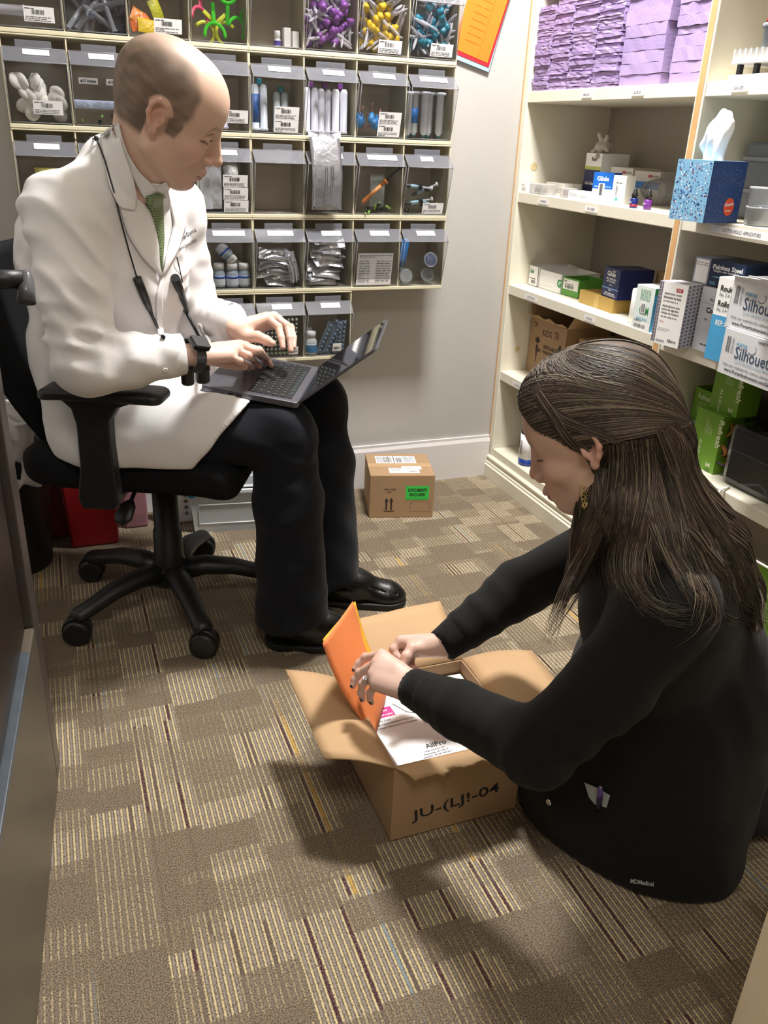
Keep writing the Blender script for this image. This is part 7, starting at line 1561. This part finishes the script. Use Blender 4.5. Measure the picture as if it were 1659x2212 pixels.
MB().tube([wj(1297, 1702, .012)[0]-po, wj(1296, 1722, .010)[0]-po], .0042, 10).build('barrel', mk('6a4a9c'), pn); MB().tube([wj(1296, 1722, .010)[0]-po, wj(1294, 1745, .008)[0]-po], .0046, 10).build('cap', mk('1c1638'), pn); MB().tube([wj(1298, 1698, .012)[0]-po, wj(1297, 1703, .012)[0]-po], .0025, 8).build('clicker', M_silver, pn)
V, Ft = text_mesh('grey\'s MEDICAL', .02); V, Ft = text_mesh('MDMedical', .03)
tp = [wj(1362+a_/V[:, 0].max()*50, 1908+a_/V[:, 0].max()*7-b_/V[:, 1].max()*10, .004)[0] for a_, b_ in V]; MB().add(tp, Ft).build('hem_logo', mat('logo_grey', 'b6b6b6', .5), WO)
# ---------------- hair
M_hair = bpy.data.materials.new('brown_hair'); M_hair.use_nodes = True
def hair_nodes(m):
    nt = m.node_tree; b = nt.nodes['Principled BSDF']; L = nt.links; a = nt.nodes.new('ShaderNodeVertexColor'); a.layer_name = 'Col'; n = nt.nodes.new('ShaderNodeTexNoise'); n.inputs['Scale'].default_value = 60; tc = nt.nodes.new('ShaderNodeTexCoord'); L.new(tc.outputs['Object'], n.inputs['Vector'])
    mu = nt.nodes.new('ShaderNodeMix'); mu.data_type = 'RGBA'; mu.blend_type = 'MULTIPLY'; mu.inputs['Factor'].default_value = .35; L.new(a.outputs['Color'], mu.inputs['A']); L.new(n.outputs['Color'], mu.inputs['B']); L.new(mu.outputs['Result'], b.inputs['Base Color']); b.inputs['Roughness'].default_value = .5; b.inputs['Specular IOR Level'].default_value = .3
hair_nodes(M_hair)
loc = lambda q: (WS*np.array(q, float)) @ WR.T+WT
s = Sdf((-.02, -1.86, .42), (.60, -1.36, .94), .0042)
Rc = WR
s.ell(loc((-.016, 0, .046)), np.array((.106, .084, .088))*WS, .01, R=Rc); s.ell(loc((-.055, 0, .015)), np.array((.070, .078, .085))*WS, .03, R=Rc)
s.ell(loc((.030, .0, .070)), np.array((.062, .066, .052))*WS, .03, R=Rc)
def hc(P, R, k=.02, **kw): s.chain([np.array(q) for q in P], R, k, **kw)
# clear the face and the ear
s.ell(loc((.116, 0, -.004)), np.array((.060, .088, .098))*WS, .012, 's', R=Rc); s.ell(loc((.035, .088, -.040)), np.array((.045, .028, .046))*WS, .012, 's', R=Rc); s.ell(loc((.035, -.088, -.038)), np.array((.05, .03, .05))*WS, .012, 's', R=Rc)
tieP = loc((-.108, .016, -.012))
hc([loc((-.070, .01, .045)), loc((-.095, .014, .015)), tieP], [.045, .028, .016], .03)
hc([tieP, at(1456, 950, 1.14), at(1452, 1000, 1.15)], [.016, .024, .020], .02)
mass = [([at(1330, 1010, 1.19), at(1360, 1100, 1.16), at(1440, 1180, 1.13), at(1530, 1240, 1.15)], [.040, .042, .038, .024]), ([at(1400, 1000, 1.23), at(1450, 1080, 1.22), at(1530, 1150, 1.22), at(1600, 1270, 1.25)], [.045, .042, .034, .020]),
        ([at(1320, 1000, 1.185), at(1300, 1080, 1.195), at(1278, 1160, 1.22), at(1240, 1250, 1.26)], [.030, .030, .024, .014]), ([at(1370, 980, 1.25), at(1380, 1080, 1.25), at(1300, 1180, 1.28)], [.06, .05, .03]),
        ([at(1500, 1085, 1.20), at(1565, 1175, 1.21), at(1608, 1275, 1.24), at(1632, 1350, 1.26)], [.030, .028, .020, .010]), ([at(1415, 960, 1.17), at(1432, 1030, 1.18), at(1440, 1090, 1.18)], [.040, .040, .035]), ([at(1350, 960, 1.19), at(1370, 1030, 1.175), at(1400, 1110, 1.15)], [.035, .038, .036])]
for P, R in mass: hc(P, R, .025)
hX, hY, hZ = s.coords()
p, f = s.mesh(); hair_bv = bvh_of((p, f)); both_bv = bvh_of((p, f), (jP, jF))
def hcol(P, sd, base=(.055, .036, .026), hi_=(.30, .21, .14)):
    d = (P-CAM) @ CM.T; u = d[:, 0]/d[:, 2]*FPX+CX; v = CY-d[:, 1]/d[:, 2]*FPX
    return u, v
lp = (p-WT) @ WR/WS
tone = .5+.5*np.sin(220*lp[:, 2]+60*lp[:, 0]+6*noise3(lp, 20, 4)); c = np.array([.042, .030, .023])[None]*(1+.8*tone[:, None])+np.array([.05, .032, .018])[None]*np.clip(lp[:, 2:3]*8, 0, 1)
HM = np_obj('hair', p-wo_, f, M_hair, WO, np.clip(c, 0, 1))
# strands combed over the mass
rs = random.Random(21)
LAY = MB(); LC = []
def strand(P, r0, colr, n=16, jit=.0, snap=None):
    q = resample([tuple(t_) for t_ in P], n)
    for _ in range(2): q[1:-1] = .25*q[:-2]+.5*q[1:-1]+.25*q[2:]
    if snap is not None: q[1:-1] = [np.array(h_[0])+np.array(h_[1])*snap for h_ in (hair_bv.find_nearest(Vector(t_)) for t_ in q[1:-1])]
    if jit: q = q+np.array([[rs.uniform(-jit, jit)*math.sin(PI*i/(n-1)) for _ in range(3)] for i in range(n)])
    b = len(LAY.v); LAY.tube(q-wo_, [r0*min(1, .5+2*i/n)*max(.12, min(1, 2.6*(1-i/(n-1)))) for i in range(n)], 5, cap=False); LC.extend([colr]*(len(LAY.v)-b))
def shade():
    t_ = rs.random(); base = np.array([.040, .029, .022])
    if t_ > .80: return tuple(base*0+np.array([.26, .20, .14])*rs.uniform(.6, 1))
    if t_ > .5: return tuple(np.array([.095, .069, .049])*rs.uniform(.8, 1.3))
    return tuple(base*rs.uniform(.7, 1.6))
def onhair(x, y, off_, d):
    p_, n_ = hit(both_bv, x, y)
    if p_ is None or abs((p_-CAM) @ CM[2]-d) > .14: return at(x, y, d)
    return p_+(CAM-p_)/np.linalg.norm(CAM-p_)*off_
def lock(px, n, spread, r0=.0008, d=1.2, off_=.002, flare=1.0, wave=0, conv=None):
    px = [np.array(t_, float) for t_ in px]
    for k in range(int(n*1.7)):
        a_ = rs.uniform(-1, 1); b_ = rs.uniform(-1, 1)*.25; ph = rs.uniform(0, 6.28); P = []; R = resample(px, 12)
        for i, q in enumerate(R):
            t_ = i/11; tg = R[min(i+1, 11)]-R[max(i-1, 0)]; tg /= np.linalg.norm(tg)+1e-9; nr = np.array([-tg[1], tg[0]]); w_ = spread*(lerp(1, flare, t_) if conv is None else (1-conv*t_))
            q2 = q+nr*(a_+b_*math.sin(3*t_+ph))*w_+nr*wave*math.sin(6*t_+ph)*t_; P.append(onhair(q2[0], q2[1], off_+.003*abs(b_), d+(.03*b_)))
        strand(P[:rs.choice((12, 12, 11, 10, 9, 8, 7))], r0*rs.uniform(.6, 1.3), shade())
# crown to the tie: strands combed over the surface of the mass
def onsurf(q, off_):
    h_ = hair_bv.find_nearest(Vector(q)); return np.array(h_[0])+np.array(h_[1])*off_
tl = (tieP-WT) @ WR/WS; ccw = loc((-.01, 0, .03))
def cast(dv, off_):
    o_ = ccw+dv*.28; h_ = hair_bv.ray_cast(Vector(o_), Vector(-dv)); return (np.array(h_[0]) if h_[0] is not None else ccw+dv*.1)+dv*off_
hl = resample([(.080, .0, .100), (.086, .022, .088), (.080, .045, .066), (.064, .062, .040), (.044, .072, .018), (.020, .078, .010)], 30)
el1 = math.atan2(tl[2]-.03, abs(tl[0]+.01))
for k in range(3300):
    sd = 1 if k % 5 else -1; th = rs.random()**.85; a_ = hl[min(29, int(th*29.99))]+np.array([rs.uniform(-.006, .006) for _ in range(3)]); back = rs.uniform(0, .55) if rs.random() < .45 else 0
    v_ = a_-np.array([-.01, 0, .03]); p0 = math.atan2(v_[1], v_[0]); e0 = math.atan2(v_[2], math.hypot(v_[0], v_[1])); of = rs.uniform(.0002, .0020); P = []; bow = rs.uniform(-.04, .04); bmp = lerp(.75, .08, min(1, th*1.25))+bow
    p1 = PI-.10
    if k % 9 < 5: sd = rs.choice((1, -1)); p0 = rs.uniform(-.2, 2.8); e0 = rs.uniform(.5, 1.55); bmp = rs.uniform(.0, .45); back = 0
    for i in range(18):
        t_ = back+(1-back)*i/17; ph = lerp(p0, p1, t_); el = lerp(e0, el1, t_**1.15)+bmp*math.sin(PI*min(1, t_*1.02)); el = min(el, 1.5)
        dv = WR @ np.array([math.cos(el)*math.cos(ph), sd*math.cos(el)*math.sin(ph), math.sin(el)]); P.append(cast(dv, of*(1 if t_ > .05 else 0)))
    P[-1] = lerp(P[-1], tieP, .5)
    strand(P, .0008*rs.uniform(.6, 1.3), shade(), n=24, snap=of)
# hair falling over neck, shoulder and back follows the mass
low = p[((p-WT) @ WR/WS)[:, 2] < -.0]; RV = CM[0]
for k in range(1500):
    q = low[rs.randrange(len(low))].copy(); P = [q]; of = rs.uniform(.0003, .0025); ph = rs.uniform(0, 6.28); L_ = rs.randint(7, 15)
    for i in range(L_):
        dq = q-CAM; u_ = dq @ CM[0]/(dq @ CM[2])*FPX+CX; w_ = min(1.3, max(-.35, (u_-1350)/140)); st_ = np.array([0, 0, -1.])+RV*w_+.18*math.sin(i*.8+ph)*np.array([.5, .5, 0]); st_ /= np.linalg.norm(st_)
        q = onsurf(q+st_*.013, of); P.append(q)
    strand(P, .0008*rs.uniform(.6, 1.3), shade(), n=16)
# front lock sweeping over the ear
lock([(1156, 838), (1178, 880), (1215, 910), (1275, 930), (1330, 950), (1375, 975)], 70, 14, d=1.2, off_=.003, conv=.4); lock([(1160, 850), (1195, 900), (1225, 950), (1262, 985), (1290, 1010)], 50, 10, d=1.2, off_=.004, conv=.2)
lock([(1235, 955), (1270, 980), (1292, 1040), (1290, 1100), (1300, 1160)], 40, 9, d=1.2, off_=.003); lock([(1345, 900), (1340, 1000), (1330, 1100), (1290, 1200), (1230, 1300), (1185, 1370)], 60, 22, d=1.24, off_=.002, conv=.5)
lock([(1300, 1010), (1285, 1100), (1262, 1180), (1230, 1250), (1205, 1310)], 60, 20, d=1.26, off_=.002, conv=.3)
lock([(1380, 950), (1390, 1050), (1375, 1130), (1350, 1220), (1370, 1300), (1410, 1330), (1480, 1335)], 70, 34, d=1.12, off_=.004, flare=.8, wave=6); lock([(1400, 960), (1430, 1060), (1450, 1130), (1480, 1200), (1520, 1270), (1560, 1330)], 100, 46, d=1.16, off_=.003, flare=.9, wave=8)
lock([(1440, 920), (1475, 1000), (1500, 1080), (1545, 1130), (1590, 1210), (1622, 1300), (1640, 1370)], 110, 26, d=1.22, off_=.003, flare=1.1, wave=8); lock([(1440, 925), (1470, 950), (1478, 1000), (1455, 1040)], 60, 16, d=1.24, off_=.003)
lock([(1340, 960), (1345, 1060), (1340, 1140), (1310, 1230), (1330, 1290)], 60, 26, d=1.16, off_=.003, flare=.7, wave=4); lock([(1510, 1230), (1545, 1290), (1560, 1340), (1520, 1390)], 16, 14, .0007, d=1.16, flare=1.4, wave=10); lock([(1560, 1330), (1590, 1350), (1620, 1330), (1659, 1345)], 10, 10, .0007, d=1.24, wave=8)
for px_, n_, sp_ in (([(1370, 1090), (1345, 1170), (1352, 1240), (1390, 1310), (1450, 1338), (1495, 1330)], 26, 14), ([(1400, 1110), (1385, 1190), (1400, 1260), (1440, 1310)], 30, 22), ([(1450, 1110), (1465, 1190), (1500, 1260), (1555, 1330)], 44, 26), ([(1520, 1110), (1560, 1180), (1590, 1260), (1600, 1330)], 44, 24),
    ([(1340, 1130), (1310, 1200), (1330, 1270), (1360, 1300)], 22, 14), ([(1545, 1130), (1600, 1215), (1632, 1300), (1640, 1390)], 50, 14), ([(1480, 1200), (1520, 1290), (1500, 1360), (1455, 1400)], 8, 16), ([(1300, 1100), (1262, 1190), (1215, 1290), (1180, 1390)], 40, 10)):
    lock(px_, n_, sp_, .00065, d=1.16, off_=.003, flare=1.2, wave=9)
hs = LAY.build('hair_strands', M_hair, WO, smooth=True); hs['kind'] = 'stuff'
ca = hs.data.color_attributes.new('Col', 'FLOAT_COLOR', 'POINT'); ca.data.foreach_set('color', np.concatenate([np.array(LC), np.ones((len(LC), 1))], 1).astype(F32).ravel())
m = MB(); m.tube([at(1428, 884, 1.10)-wo_, at(1436, 915, 1.095)-wo_, at(1442, 946, 1.10)-wo_], [.0015, .0032, .0012], 8, flat=.6); m.build('hair_clip', mat('silver_clip', '8f9692', .3, metal=.6), WO)
# earring: gold filigree leaf
ear = thing('earring', None, None); bpy.data.objects.remove(ear); e0 = at(1271, 1010, 1.165); m = MB(); ed = at(1262, 1100, 1.165)-e0; eu = at(1290, 1010, 1.165)-at(1271, 1010, 1.165); eu /= np.linalg.norm(eu)
m.tube([e0-wo_, e0+ed*.12-wo_], .0006, 5)
def leaf(t_, s_): return e0+ed*(.12+.88*t_)+eu*s_*.0078*math.sin(PI*t_**.8)-wo_
for s_ in (-1, 1): m.tube([leaf(t_, s_) for t_ in np.linspace(0, 1, 14)], .0009, 5)
for k in range(1, 9):
    c_ = (leaf(k/9, -.5), leaf(k/9, .5))
    for q in c_: m.tube([q+.0028*(math.cos(a_)*eu+math.sin(a_)*ed/np.linalg.norm(ed)) for a_ in np.linspace(0, 2*PI, 9)], .0005, 4, cap=False)
m.build('earring', mat('gold', 'c9b074', .3, metal=.9), WO)
